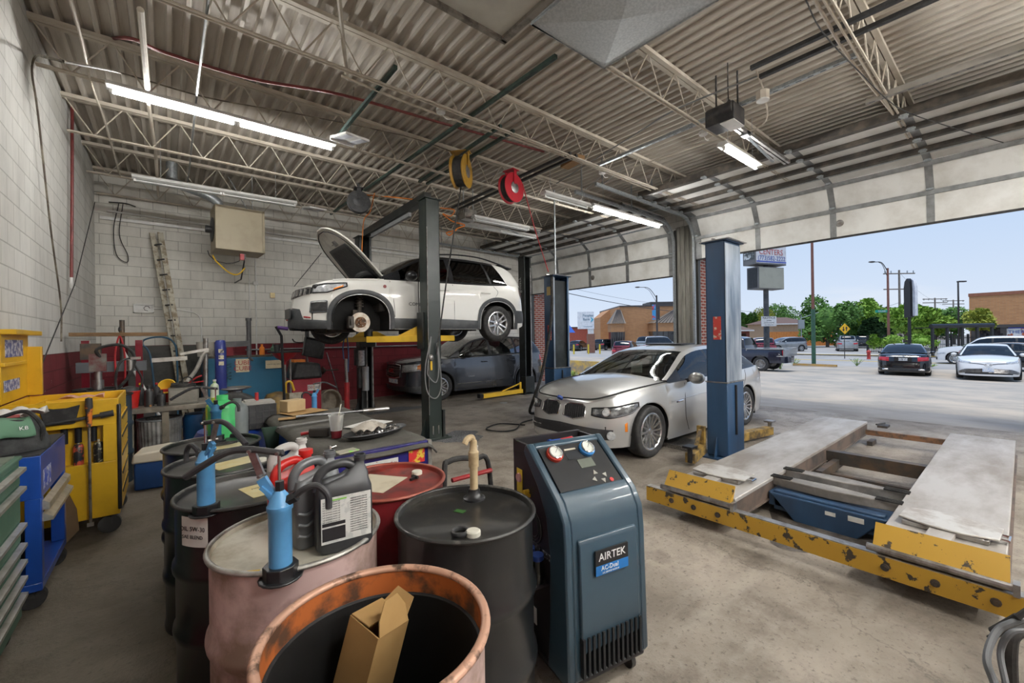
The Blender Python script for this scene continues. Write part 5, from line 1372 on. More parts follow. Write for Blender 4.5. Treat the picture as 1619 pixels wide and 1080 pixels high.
# ---- jugs on the pink drum
GJUG = M('dark_grey_plastic', (.035, .037, .040), .35, c2=(.05, .052, .055), s=6)
GJUG2 = M('mid_grey_plastic', (.15, .155, .16), .35, .2, c2=(.12, .125, .13), s=6)
WJUG = M('pale_grey_plastic', (.48, .47, .45), .4, c2=(.40, .39, .37), s=6)
RJUG = M('red_plastic', (.55, .02, .015), .35, c2=(.42, .015, .012), s=5)
LBLW = M('bottle_label', (.62, .63, .60), .5, c2=(.50, .52, .50), s=30, t=(.5, .55))
def jug(label, loc, rz, mat, w=.20, d=.115, h=.30, cap=None, handle='top'):
    """rectangular oil jug: body, handle loop, neck; the neck sits at +x"""
    t = thing('oil_jug', label, 'jug', loc, rz)
    a, b = w / 2, d / 2
    def rr(s_, z, sx_=1, ox=0):
        out = []
        for k in range(32):
            q = 2 * PI * k / 32; cx_, cy_ = cos(q), sin(q); e = .38
            out.append((ox + a * s_ * sx_ * abs(cx_) ** e * (1 if cx_ > 0 else -1), b * s_ * abs(cy_) ** e * (1 if cy_ > 0 else -1), z))
        return out
    lv = [rr(.90, 0), rr(1, .015), rr(1, h * .60), rr(.985, h * .66), rr(.80, h * .74, 1.12, .0), rr(.55, h * .80, .85, a * .42), rr(.34, h * .90, .55, a * .58), rr(.24, h * .955, .60, a * .62)]
    mb = MB(); vs = [p for q in lv for p in q]; n = 32
    mb.add(vs, [(i * n + k, i * n + (k + 1) % n, (i + 1) * n + (k + 1) % n, (i + 1) * n + k) for i in range(len(lv) - 1) for k in range(n)] + [tuple(range(n))[::-1]])
    bd = obj('jug_body', mb, mat, t, ang=50)
    obj('handle', MB().tube(cat([(a * .42, 0, h * .86), (a * .05, 0, h * .925), (-a * .55, 0, h * .90), (-a * .88, 0, h * .80), (-a * .93, 0, h * .66)], 6), [.017] * 25, 12), mat, t)
    nx = a * .62
    obj('neck', MB().lathe([(.021, h * .93), (.021, h * .965), (.024, h * .967), (.024, h * .975), (.021, h * .977), (.021, h), (.017, h), (.017, h * .95)], (nx, 0, 0), 20), mat, t)
    if cap: obj('cap', MB().lathe([(.027, h * .965), (.027, h * 1.03), (.0001, h * 1.03)], (nx, 0, 0), 20), cap, t)
    return t
j = jug('dark grey oil jug with a large printed white label on the pink drum', (.497, 1.605, .863), R(-6), GJUG, .195, .105, .325)
lb = obj('paper_label', MB().box(-.085, -.055, .04, .085, -.0527, .20), LBLW, j)
ptx = lambda s_, z, sz, x=-.078, m=BLKT: text(s_, sz, m, j, (x, -.0555, z), (R(90), 0, 0), 'label_lettering', ex=.0003, al='LEFT')
ptx('CHILL', .0, .001) if False else None
for k in range(9): ptx('full synthetic motor oil', .185 - k * .0085, .0062, -.08)
for k in range(15): ptx('engine protection formula', .185 - k * .0085, .0056, .012)
obj('label_block', MB().box(-.082, -.0558, .05, -.005, -.0551, .095).box(-.082, -.0558, .101, -.005, -.0551, .113), BLKT, lb); obj('label_green', MB().box(-.05, -.0558, .188, .0, -.0551, .193), M('label_green_ink', (.2, .5, .08), .5), lb)
j2 = jug('mid grey ribbed oil jug with a blue label, behind the dark grey jug', (.43, 1.715, .863), R(10), GJUG2, .18, .10, .325)
obj('ribs', MB().tube(cat([(-.09, -.058, .06), (-.06, -.063, .05), (-.03, -.058, .06)], 4), .006, 6).tube(cat([(-.09, -.058, .10), (-.06, -.063, .09), (-.03, -.058, .10)], 4), .006, 6).tube(cat([(-.09, -.058, .14), (-.06, -.063, .13), (-.03, -.058, .14)], 4), .006, 6), GJUG2, j2)
obj('paper_label', MB().prism([(-.01, .05), (.075, .05), (.075, .20), (.03, .20)], -.0545, -.052, 'y'), M('label_blue', (.02, .06, .25), .4, c2=(.3, .35, .5), s=26, t=(.55, .6)), j2)
j3 = jug('red plastic jug with a red cap standing behind the grey oil jugs', (.385, 1.86, .863), R(20), RJUG, .17, .12, .30, cap=RJUG)
j4 = jug('pale grey jug with open neck behind the blue pump, leftmost of the jugs', (.40, 2.0, .863), R(12), WJUG, .16, .12, .33)

# ================================================================== REFRIGERANT MACHINE
ACB = M('machine_blue', (.033, .070, .102), .32, c2=(.028, .058, .085), s=2, coat=.3); ACK = M('machine_black', (.018, .016, .018), .4, c2=(.03, .025, .028), s=6)
t = thing('refrigerant_machine', 'dark blue wheeled air conditioning service machine with two gauges', 'service machine', (1.60, 1.475, 0), R(-11))
side = [(.24, .10), (.24, 1.06), (.225, 1.06), (.22, 1.02), (.10, 1.00), (-.17, .80), (-.22, .10)]
obj('cabinet', MB().prism(side, -.215, -.20, 'x').prism(side, .20, .215, 'x').box(-.2, .225, .1, .2, .24, 1.06).box(-.2, -.2, .1, .2, .22, .35).box(-.2, -.2, .62, .2, .22, .82).box(-.05, -.2, .3, .2, .22, .7).prism([(.22, .9), (.22, 1.015), (.10, 1.0), (-.1, .85)], -.2, .2, 'x'), ACK, t, bev=.002)
shell = [(.10, 1.035), (.085, 1.075), (.06, 1.085), (-.20, .875), (-.245, .80), (-.255, .70), (-.27, .12), (-.25, .09), (-.10, .09), (-.12, .30), (-.13, .62), (-.10, .78), (-.03, .90), (.06, .99)]
mb = MB()
mb.prism(shell, -.235, -.195, 'x').prism(shell, .195, .235, 'x')
mb.prism([(.10, 1.035), (.085, 1.075), (.06, 1.085), (.035, 1.065), (.05, 1.02)], -.2, .2, 'x'); mb.prism([(-.16, .907), (-.20, .875), (-.245, .80), (-.255, .70), (-.27, .12), (-.25, .09), (-.235, .10), (-.235, .70), (-.21, .80), (-.15, .86)], -.2, .2, 'x')
sh = obj('front_shell', mb, ACB, t, bev=.018, ang=40)
# raised front plate, edge lines
obj('front_plate', MB().prism([(-.262, .72), (-.272, .70), (-.285, .24), (-.272, .22), (-.25, .22), (-.25, .72)], -.17, .17, 'x'), ACB, t, bev=.012)
mb = MB()
for k in range(13): x = -.165 + k * .0275; zt_ = .30 - .0 + .05 * (k / 12); mb.box(x - .006, -.292, .13, x + .006, -.262, .30 + .03 * abs(k - 6) / 6 * 0)
obj('front_vent', mb, M('vent_black', (.008, .010, .012), .6), t)
# sloped panel: frame
sl = math.atan2(.875 - 1.085, -.20 - .06); Lp = math.hypot(.26, .21); cy_, cz_ = (-.07 + .0), (.98)
pf = TR(0, -.068, .974, R(38.9), 0, 0)     # local x right, y up the slope, z out of the panel
def onp(mb): return mb.xf(pf)
obj('control_panel', onp(MB().box(-.185, -.165, -.012, .185, .15, .0)), M('panel_black', (.022, .024, .026), .3), t)
for x, m_, nm in ((-.115, M('gauge_red', (.5, .05, .03), .35), 0), (.085, M('gauge_blue', (.04, .22, .55), .35), 1)):
    g = obj('gauge', onp(MB().lathe([(.043, .0), (.043, .016), (.036, .022), (.036, .012)], (x, .085, 0), 28)), m_, t)
    obj('gauge_bezel', onp(MB().lathe([(.036, .012), (.037, .028), (.033, .03), (.032, .024)], (x, .085, 0), 28)), CHR, g)
    obj('gauge_face', onp(MB().lathe([(.0001, .022), (.033, .022)], (x, .085, 0), 28)), M('gauge_face', (.70, .72, .66), .4), g)
    mb = MB()
    for k in range(13): a = R(-220 + k * 20) ; mb.bx((x + .027 * cos(a), .085 + .027 * sin(a), .0228), (.005, .0015, .0006), (0, 0, a))
    mb.beam((x, .085, .0235), (x + .02, .105, .0235), .002, .001); obj('gauge_scale', onp(mb), BLKT, g)
obj('screen', onp(MB().box(-.005, -.015, 0, .085, .035, .003)), M('lcd', (.16, .18, .15), .2), t); obj('label_strip', onp(MB().box(-.045, .098, 0, .025, .108, .002)), M('strip_tan', (.5, .47, .38), .5), t)
obj('pen_tray', onp(MB().box(-.05, .045, 0, .035, .088, .002)), M('tray_dark', (.03, .035, .04), .25), t)
for x, y, r_ in ((.055, -.05, 0), (.105, -.07, -50), (.03, -.085, 90), (.08, -.10, 180)):
    mb = MB().prism([(0, .014), (.013, -.009), (-.013, -.009)], 0, .003, 'z', TR(x, y, 0, 0, 0, R(r_))); obj('arrow_key', onp(mb), M('key_grey', (.38, .39, .34), .5), t)
obj('stop_key', onp(MB().cyl((.125, -.105, 0), (.125, -.105, .004), .011, n=16)), M('key_red', (.6, .05, .05), .4), t); obj('start_key', onp(MB().cyl((.045, -.13, 0), (.045, -.13, .004), .011, n=16)), M('key_green', (.08, .45, .15), .4), t)
lg = obj('logo_plate', MB().box(-.095, -.2885, .555, .095, -.280, .665), M('logo_black', (.012, .012, .014), .3), t); obj('logo_blue_band', MB().box(-.095, -.2893, .555, .095, -.2885, .598), M('logo_blue', (.015, .17, .50), .35), lg)
text('AIRTEK', .048, WHTT, lg, (0, -.2895, .633), (R(90), 0, 0)); text('AC-Dual', .028, WHTT, lg, (-.015, -.290, .583), (R(90), 0, 0)); text('A/C SERVICE MACHINE', .0095, WHTT, lg, (-.01, -.290, .563), (R(90), 0, 0))
obj('tray_lip', MB().box(-.215, .215, 1.02, .215, .24, 1.075).box(-.215, .1, 1.0, -.2, .24, 1.07).box(.2, .1, 1.0, .215, .24, 1.07), ACK, t); obj('tray_mat', MB().box(-.2, .10, 1.014, .2, .215, 1.022), M('tray_rubber', (.10, .105, .095), .6, c2=(.05, .06, .05), s=14), t)
obj('side_gauge_label', MB().box(-.2185, .145, .80, -.2155, .20, .93), M('label_yellow', (.75, .55, .05), .5), t); obj('side_gauge', MB().lathe([(.0001, -.012), (.022, -.012), (.024, -.004), (.024, 0)], (-.216, .172, .885), 20, 'x'), M('side_gauge_face', (.6, .3, .3), .4), t)
obj('side_valve', MB().cyl((-.215, .085, .84), (-.245, .085, .84), .010, n=10).box(-.23, .065, .815, -.215, .105, .83), YEL, t)
mb = MB()
for rr_ in (.05, .065, .08): mb.tube([(-.217, .045 + rr_ * cos(a * PI / 12), .68 + rr_ * sin(a * PI / 12)) for a in range(24)], .003, 5, closed=True)
obj('fan_grille', mb, M('grille_dark', (.04, .038, .04), .5), t)
for y in (.03, -.05):
    o = obj('dye_bottle', MB().lathe([(.0001, 0), (.028, 0), (.028, .10), (.026, .11)], (-.25, y, .46), 18), M('dye_green', (.22, .35, .03), .15, tr=.5) if y > 0 else CLRP, t); obj('bottle_cap', MB().lathe([(.027, .105), (.03, .11), (.03, .13), (.0001, .13)], (-.25, y, .46), 18), BLU, o)
obj('bottle_shelf', MB().box(-.285, -.09, .45, -.215, .07, .46), ACK, t); obj('side_tag', MB().box(-.2185, -.02, .58, -.2155, .07, .605).box(-.2185, -.13, .57, -.2155, -.04, .60), M('tag_dark', (.05, .045, .05), .5, c2=(.4, .4, .4), s=50, t=(.52, .56)), t)
obj('side_sticker', MB().box(-.2185, .02, .20, -.2155, .12, .28), PAPER, t)
for sx_ in (-1, 1):
    w_ = obj('rear_wheel', MB().lathe([(.10, -.025), (.125, -.02), (.13, 0), (.125, .02), (.10, .025), (.03, .03), (.0001, .03)], (sx_ * .27, .13, .13), 30, 'x').lathe([(.10, -.025), (.03, -.03), (.0001, -.03)], (sx_ * .27, .13, .13), 30, 'x'), M('grey_wheel_rubber', (.14, .13, .12), .7), t)
    obj('axle_cap', MB().cyl((sx_ * .27, .13, .13), (sx_ * .31, .13, .13), .02, n=10), STL, w_)
    obj('front_caster', MB().lathe([(.0001, -.012), (.04, -.012), (.04, .012), (.0001, .012)], (sx_ * .17, -.2, .04), 16, 'x').box(sx_ * .17 - .02, -.215, .04, sx_ * .17 + .02, -.185, .1), BLKR, t)
obj('chassis_tray', MB().box(-.22, -.24, .06, .24, .22, .1), ACK, t, bev=.01)
q = thing('gauge_manifold', 'blue and red service couplers lying in the tray of the refrigerant machine', 'service coupler', (1.66, 1.62, 1.045), R(-12))
obj('blue_coupler', MB().cyl((-.075, 0, 0), (0, 0, 0), .016, n=12).cyl((-.075, 0, 0), (-.06, 0, 0), .02, n=12), M('coupler_blue', (.03, .12, .55), .35, .3), q); obj('red_coupler', MB().cyl((0, 0, 0), (.075, 0, .004), .016, n=12).cyl((.06, 0, 0), (.078, 0, 0), .02, n=12), M('coupler_red', (.55, .03, .04), .35, .3), q)
obj('brass_fitting', MB().cyl((-.03, -.01, 0), (-.005, -.045, -.005), .009, n=8).cyl((.04, -.01, 0), (.065, -.045, -.005), .009, n=8), M('brass', (.55, .38, .12), .3, .8), q)
t = thing('air_chuck_handle', 'red and dark blue grips of a small cart half hidden behind the front black drum', 'cart handle', (1.32, 2.12, 0))
obj('frame_tube', MB().tube(cat([(-.10, 0, 0), (-.10, 0, .80), (-.05, .02, .90), (.12, .02, .88), (.22, 0, .80), (.24, 0, .0)], 6), .016, 8), BLKR, t); obj('red_bar', MB().tube([(-.06, -.02, .80), (.22, -.02, .80)], .014, 8), RED, t)

# ================================================================== TOOL CARTS ALONG THE LEFT WALL
def caster(mb, x, y, r=.065): mb.lathe([(.0001, -.02), (r, -.02), (r, .02), (.0001, .02)], (x, y, r), 18, 'y'); mb.bx((x, y, r + .03), (.03, .06, .06)); return mb
GRN = M('chest_green', (.065, .15, .10), .4, c2=(.10, .20, .14), s=3); ALU = M('aluminium_trim', (.62, .61, .57), .3, .7, c2=(.45, .44, .4), s=14)
t = thing('tool_chest', 'green rolling tool chest with pale drawer pulls at the left edge', 'tool chest', (-.88, 3.02, 0))
obj('chest_body', MB().box(-.19, -.55, .12, .235, .53, .98).box(-.19, -.55, .98, .245, .545, 1.0), GRN, t, bev=.006)
obj('top_mat', MB().box(-.19, -.53, 1.0, .22, .52, 1.006), M('mat_green', (.16, .20, .15), .7, c2=(.10, .13, .10), s=8), t)
for z0, z1 in ((.86, .955), (.66, .85), (.55, .65), (.46, .54), (.37, .45), (.28, .36), (.14, .27)):
    d = obj('drawer', MB().box(.235, -.50, z0, .25, .46, z1), GRN, t, bev=.003); obj('drawer_pull', MB().prism([(.25, z1 - .03), (.275, z1 - .024), (.275, z1 - .006), (.25, z1)], -.50, .46, 'y'), ALU, d, ang=0)
mb = MB(); [caster(mb, x, y) for x in (-.12, .15) for y in (-.42, .42)]; obj('caster', mb, BLKR, t)
BLUC = M('cart_blue', (.012, .07, .36), .32, c2=(.01, .05, .27), s=4, coat=.3)
t = thing('tool_cart', 'blue open tool cart carrying a black and green tool bag', 'tool cart', (-.86, 4.2, 0))
mb = MB()
for x in (-.22, .22):
    for y in (-.36, .36): mb.box(x - .035, y - .03, .17, x + .035, y + .03, .68)
mb.box(-.255, -.39, .68, .255, .39, .94); mb.box(-.255, -.39, .12, .255, .39, .17); mb.box(-.25, -.32, .17, -.235, .32, .68)
obj('cart_frame', mb, BLUC, t, bev=.004); obj('top_mat', MB().box(-.25, -.38, .94, .25, .38, .952), M('mat_black', (.03, .03, .032), .7), t)
obj('drawer_rail', MB().prism([(.255, .60), (.285, .60), (.285, .64), (.255, .66)], -.36, .36, 'y').prism([(.255, .53), (.30, .53), (.30, .55), (.255, .58)], -.36, .36, 'y'), ALU, t, ang=0)
mb = MB()
for z in (.88, .70, .45, .2): mb.cyl((.13, -.396, z), (.13, -.39, z), .012, n=10); mb.cyl((-.12, -.396, z), (-.12, -.39, z), .012, n=10)
obj('bolt', mb, STL, t); obj('side_decal', MB().box(.2555, -.33, .72, .257, -.12, .84), M('decal_white', (.5, .5, .6), .5, c2=(.05, .1, .5), s=20, t=(.45, .5)), t)
mb = MB(); [caster(mb, x, y) for x in (-.2, .2) for y in (-.32, .32)]; obj('caster', mb, BLKR, t)
ob = obj('hose_coil', MB().tube([(.02 * sin(k), .11 * cos(k * .7), .13 * sin(k * .7) + .14) for k in range(50)], .010, 6), BLKR, loc=(-.72, 4.15, .17)); tag(ob, 'coil of dark hose on the lower shelf of the blue cart', 'hose')
# bag
BAG = M('bag_black', (.022, .024, .024), .75, c2=(.05, .052, .052), s=10, b=.3); BAGG = M('bag_green', (.13, .27, .17), .8)
t = thing('tool_bag', 'black canvas tool bag with a pale green top flap, lying open on the blue cart', 'tool bag', (-.83, 4.02, .955), R(25))
def bagf(u, v):
    a = 2 * PI * u; e = .62; z = v * .19; k = 1 - .35 * v ** 2 + .03 * sin(5 * a)
    return (.24 * k * abs(cos(a)) ** e * (1 if cos(a) > 0 else -1), .15 * k * abs(sin(a)) ** e * (1 if sin(a) > 0 else -1), z + .012 * sin(4 * a + 1) * v)
obj('bag_body', MB().grid(bagf, 40, 8).add([bagf(k / 40, 1) for k in range(40)], [tuple(range(40))]), BAG, t, ang=60)
obj('bag_flap', MB().grid(lambda u, v: (-.04 + .17 * u, -.168 + .10 * v * v, .10 + .11 * v + .008 * sin(6 * u)), 8, 6), BAGG, t, ang=60, solid=.006)
obj('strap', MB().tube(cat([(.16, -.12, .03), (.17, -.13, .14), (.12, -.05, .24), (.02, .02, .21)], 5), .012, 6).tube(cat([(-.19, -.10, .02), (-.18, -.1, .15), (-.1, 0, .22)], 5), .012, 6), BLKR, t)
text('K8', .035, WHTT, t, (.08, -.162, .15), (R(62), 0, 0), 'lettering')
t = thing('cardboard_box', 'red, white and blue carton behind the black tool bag', 'box', (-.93, 4.42, .955), R(8))
obj('carton', MB().box(-.13, -.09, 0, .13, .09, .17), M('carton_red', (.32, .02, .03), .6), t); obj('flag_stripes', MB().box(-.12, -.0925, .075, .12, -.0905, .085).box(-.12, -.0925, .055, .12, -.0905, .065).box(-.12, -.0925, .10, .13, -.0905, .155), PAPER, t)
text('600', .04, BLU, t, (-.07, -.094, .127), (R(90), 0, 0)); text('USA', .045, RED, t, (.05, -.094, .127), (R(90), 0, 0))
ob = obj('crumpled_paper_towel', MB().grid(lambda u, v: (.16 * (u - .5) * 2, .11 * (v - .5) * 2, .05 + .035 * sin(9 * u + 3 * v) * cos(7 * v - u)), 14, 12), PAPER, loc=(-.86, 4.60, 1.08), ang=60, solid=.004); tag(ob, 'crumpled white paper towel on top of the red carton', 'paper towel')
# yellow cart
YCT = M('cart_yellow', (.72, .43, .015), .38, c2=(.55, .31, .01), s=3, t=(.5, .8), coat=.2)
t = thing('tool_cart', 'large yellow rolling tool cart with cans in its side recess and a raised lid', 'tool cart', (-.66, 5.34, 0))
mb = MB(); a, b = .33, .41
mb.box(-a, -b + .09, .16, a, b, 1.02); mb.box(-a, -b, .16, a, -b + .09, .62); mb.box(-a, -b, .62, -a + .06, -b + .09, .93); mb.box(a - .10, -b, .62, a, -b + .09, .93); mb.box(-a, -b, .93, a, -b + .09, 1.02)
mb.box(-a, -b, 1.02, a, -b + .015, 1.15); mb.box(-a, b - .015, 1.02, a, b, 1.15); mb.box(-a, -b + .015, 1.02, -a + .015, b - .015, 1.15); mb.box(a - .015, -b + .015, 1.02, a, b - .015, 1.15)
obj('cart_body', mb, YCT, t, bev=.005)
obj('corner_guard', MB().box(a - .012, -b - .012, .20, a + .014, -b + .03, 1.10), BLK, t, bev=.008)
for k in range(5): z0 = .20 + k * .16; d = obj('drawer', MB().box(a, -b + .06, z0, a + .012, b - .03, z0 + .145), YCT, t, bev=.003); obj('drawer_slot', MB().box(a + .012, -b + .1, z0 + .115, a + .017, b - .08, z0 + .135), BLK, d)
obj('raised_lid', MB().box(-a - .02, -b, 1.16, -a + .01, b, 1.74).box(-a - .02, -b, 1.70, -a + .09, b + .05, 1.74).box(-a, b - .05, 1.16, -a + .10, b, 1.60).box(-a, -b, 1.45, -a + .03, b - .15, 1.48), YCT, t, bev=.005)
obj('lid_stickers', MB().box(-a + .0105, -.3, 1.52, -a + .0125, .22, 1.66).box(-a + .0105, -.35, 1.25, -a + .0125, .1, 1.34), M('stickers', (.6, .62, .68), .5, c2=(.1, .12, .3), s=22, t=(.45, .52)), t)
obj('tray_divider', MB().box(-.2, -.3, 1.04, -.19, .3, 1.12).bx((0, -.1, 1.10), (.3, .008, .09), (0, 0, .5)), YCT, t)
obj('torque_bar', MB().tube([(-.33, -b - .03, .96), (.24, -b - .03, 1.02)], .014, 10).tube([(.22, -b - .03, 1.018), (.30, -b - .03, 1.03)], .026, 12), BLKP, t); obj('kneeling_pad', MB().prism([(-.10, .97), (.07, .97), (.10, 1.12), (.02, 1.10), (-.05, 1.10), (-.13, 1.12)], -b - .022, -b - .002, 'y'), BLKR, t, bev=.006)
obj('pry_bar', MB().tube([(.155, -b - .05, .14), (.155, -b - .05, .93)], .010, 8).box(.135, -b - .06, .12, .175, -b - .04, .15), STL, t); obj('pry_bar_grip', MB().lathe([(.0001, .93), (.018, .94), (.02, 1.05), (.026, 1.10), (.022, 1.17), (.0001, 1.18)], (.155, -b - .05, 0), 14), M('grip_black_orange', (.04, .04, .04), .5, c2=(.7, .2, .02), s=9, t=(.55, .6)), t)
obj('digital_gauge', MB().lathe([(.0001, -.02), (.045, -.018), (.05, 0)], (-.22, -b - .001, 1.075), 24, 'y'), BLKP, t); obj('gauge_window', MB().box(-.24, -b - .0235, 1.06, -.20, -b - .021, 1.09), M('lcd2', (.35, .36, .30), .3), t)
for x in (-.0, .08, .17): obj('holder_tube', MB().cyl((x, -b + .05, .80), (x, -b + .05, .92), .022, n=12), BLK, t)
mb = MB(); [caster(mb, x, y, .075) for x in (-.26, .26) for y in (-.34, .34)]; obj('caster', mb, M('caster_grey', (.08, .08, .078), .7), t)
def spray(label, loc, m, h=.19, r=.033):
    t = thing('spray_can', label, 'spray can', loc); obj('can', MB().lathe([(.0001, 0), (r, 0), (r, h * .78), (r * .72, h * .88), (r * .3, h * .9), (.0001, h * .9)], n=20), m, t); obj('nozzle', MB().cyl((0, 0, h * .9), (0, 0, h), .007, n=8), CAPW, t)
spray('black and red spray can with a coloured label in the yellow cart recess', (-.58, 4.975, .62), M('can_red', (.03, .03, .03), .3, c2=(.6, .1, .05), s=16, t=(.5, .56)))
spray('dark spray can at the right end of the yellow cart recess', (-.46, 4.975, .62), M('can_dark', (.02, .02, .018), .3, c2=(.35, .33, .2), s=30, t=(.56, .6)))
ob = obj('torn_cardboard', MB().prism([(0, 0), (.16, .03), (.18, .2), (.1, .42), (.02, .46)], 0, .012, 'y'), M('dirty_card', (.16, .10, .05), .9), loc=(-.62, 4.72, .08), rot=(R(-8), 0, R(70))); tag(ob, 'torn brown cardboard standing between the blue and the yellow carts', 'cardboard')
ob = obj('plastic_wrap', MB().grid(lambda u, v: (.14 * (u - .5) * 2, .08 * (v - .5) * 2, .02 + .02 * sin(8 * u) * cos(6 * v)), 10, 8), M('pink_wrap', (.62, .32, .24), .3), loc=(-.6, 5.4, 1.12), ang=60, solid=.003); tag(ob, 'pinkish plastic wrap in the open top of the yellow cart', 'plastic wrap')

# ---- cooler, bench, things on it
t = thing('cooler', 'blue cooler with a dirty white lid on the floor behind the drums', 'cooler', (-.02, 6.3, 0), R(-8))
obj('cooler_body', MB().box(-.26, -.18, 0, .26, .18, .30), M('cooler_blue', (.015, .06, .20), .4), t, bev=.02); obj('cooler_lid', MB().prism([(-.28, .30), (.28, .30), (.26, .40), (.0, .425), (-.26, .40)], -.2, .2, 'y'), M('cooler_lid', (.62, .57, .46), .5, c2=(.6, .36, .10), s=3, t=(.5, .7)), t, bev=.02)
BEN = M('bench_steel', (.20, .18, .15), .4, .5, c2=(.35, .32, .27), s=4)
t = thing('workbench', 'long steel workbench cluttered with oil bottles beyond the yellow cart', 'workbench', (.15, 7.3, 0))
obj('bench_top', MB().box(-.60, -.35, .74, .44, .40, .80), BEN, t, bev=.004)
for x in (-.52, -.18, .38): obj('leg', MB().box(x - .035, -.30, 0, x + .035, -.24, .74).box(x - .035, .3, 0, x + .035, .36, .74), M('bench_leg', (.25, .22, .17), .6, .3, c2=(.10, .09, .07), s=5), t)
def bottle(name, label, loc, m, r, h, cap=None, neck=.35, cat_='bottle', group=None, sx=1):
    t = thing(name, label, cat_, loc, 0, group); o = obj(name + '_shell', MB().lathe([(.0001, 0), (r, 0), (r, h * .70), (r * .9, h * .78), (r * neck, h * .88), (r * neck, h)], n=20), m, t); o.scale = (sx, 1, 1)
    if cap: obj('cap', MB().cyl((0, 0, h * .96), (0, 0, h * 1.05), r * neck * 1.25, n=12), cap, t)
    return t
Zb = .80
t = thing('bucket', 'red plastic bucket full of tools on the bench beside the yellow cart', 'bucket', (-.38, 7.18, Zb)); obj('bucket_wall', MB().lathe([(.0001, 0), (.085, 0), (.105, .20), (.11, .20), (.11, .215), (.1, .215), (.085, .01), (.0001, .01)], n=24), RJUG, t); obj('black_lid', MB().lathe([(.11, .215), (.09, .25), (.04, .27), (.0001, .28)], n=20), BLKP, t)
bottle('oil_bottle', 'black oil bottle with an orange and blue label on the bench', (-.19, 7.15, Zb), M('bottle_black', (.03, .03, .03), .35, c2=(.6, .25, .05), s=7, t=(.62, .66)), .05, .26, BLKP)
bottle('oil_bottle', 'dark squat bottle between the labelled black bottle and the battery charger', (-.07, 7.12, Zb), BLKP, .045, .19, BLKP)
bottle('oil_bottle', 'small bottle with a yellow cap behind the red bucket', (-.28, 7.35, Zb), BLKP, .04, .28, YEL)
bottle('oil_bottle', 'small bottle with a red cap on the bench behind the black bottles', (-.12, 7.38, Zb), BLKP, .04, .27, RED)
bottle('spray_bottle', 'white and green labelled bottle at the right end of the bench', (.50, 7.15, Zb), M('bottle_white_green', (.62, .66, .55), .4, c2=(.25, .5, .12), s=9, t=(.5, .6)), .05, .28, WHT)
t = thing('battery_charger', 'grey louvred battery charger with cables heaped on top, on the bench', 'charger', (.16, 7.18, Zb)); obj('charger_case', MB().box(-.16, -.13, 0, .16, .13, .21), M('charger_grey', (.22, .21, .18), .45, .3), t, bev=.008)
mb = MB(); [mb.box(-.14, -.136, .03 + k * .018, .14, -.13, .038 + k * .018) for k in range(9)]; obj('louvre', mb, M('louvre_light', (.40, .38, .33), .4, .3), t)
obj('cable_heap', MB().tube([(.13 * cos(k * .8), .09 * sin(k * .8), .225 + .0012 * k) for k in range(36)], .011, 6), BLKR, t)
obj('clamp', MB().tube(cat([(.05, 0, .25), (.13, -.05, .33), (.20, -.05, .36)], 4), .012, 6).tube([(.06, 0, .26), (.22, -.03, .28)], .010, 6), RED, t)
obj('charger_handle', MB().tube([(.04 + .055 * cos(a * PI / 6), -.08, .30 + .055 * sin(a * PI / 6)) for a in range(12)], .009, 6, closed=True), BLKR, t)
t = thing('funnel', 'yellow plastic funnel lying on the clutter at the back of the bench', 'funnel', (-.02, 7.45, 1.02), rot=(R(60), 0, R(-20))); obj('funnel_cone', MB().lathe([(.11, .0), (.10, 0), (.02, -.10), (.015, -.16)], n=24), YEL, t, solid=.003)
bx_ = obj('small_parts_box', MB().box(-.12, -.08, 0, .12, .1, .18), RED, loc=(-.05, 7.52, Zb)); tag(bx_, 'red box at the back of the bench under the yellow funnel', 'box')
t = thing('trash_can', 'dented galvanised trash can under the workbench', 'trash can', (-.09, 7.25, 0)); prf = []
obj('can_wall', MB().grid(lambda u, v: ((.20 + .03 * v + (.006 if int(u * 64) % 2 else 0)) * cos(2 * PI * u), (.20 + .03 * v + (.006 if int(u * 64) % 2 else 0)) * sin(2 * PI * u), .60 * v + .02), 64, 1), M('galv_can', (.52, .52, .50), .4, .6, c2=(.16, .15, .13), s=5, t=(.45, .7)), t, ang=0); obj('can_rim', MB().tube([(.232 * cos(a * PI / 12), .232 * sin(a * PI / 12), .62) for a in range(24)], .012, 6, closed=True), GALV, t)
BARR = M('barrel_blue', (.02, .13, .36), .45, c2=(.015, .09, .25), s=4)
def keg(label, loc, r, h, m): t = thing('plastic_barrel', label, 'barrel', loc); obj('barrel_wall', MB().lathe([(.0001, 0), (r * .9, 0), (r, .05), (r, h * .45), (r * .97, h * .48), (r, h * .51), (r, h - .06), (r * .88, h), (.0001, h)], n=32), m, t); return t
keg('blue plastic barrel under the right half of the workbench', (.33, 7.4, 0), .18, .62, BARR)
keg('large blue plastic barrel carrying the green and grey jugs', (.43, 4.42, 0), .28, .86, M('barrel_bright_blue', (.012, .06, .38), .35, c2=(.01, .045, .28), s=4))
bottle('antifreeze_jug', 'bright green plastic jug on the large blue barrel', at(352, 690, z=.862), M('green_plastic', (.08, .55, .17), .35, c2=(.06, .42, .12), s=5), .085, .33, None, .42, 'jug', sx=1.15)
bottle('antifreeze_jug', 'yellow and green labelled jug behind the bright green jug', at(341, 678, z=.862), M('yellow_green_plastic', (.50, .55, .05), .4, c2=(.10, .45, .12), s=7, t=(.5, .55)), .07, .27, None, .42, 'jug')
bottle('antifreeze_jug', 'ribbed grey plastic jug between the green jug and the car battery', at(376, 686, z=.862), M('grey_jug', (.16, .18, .18), .4, c2=(.22, .24, .23), s=5), .075, .29, None, .4, 'jug')
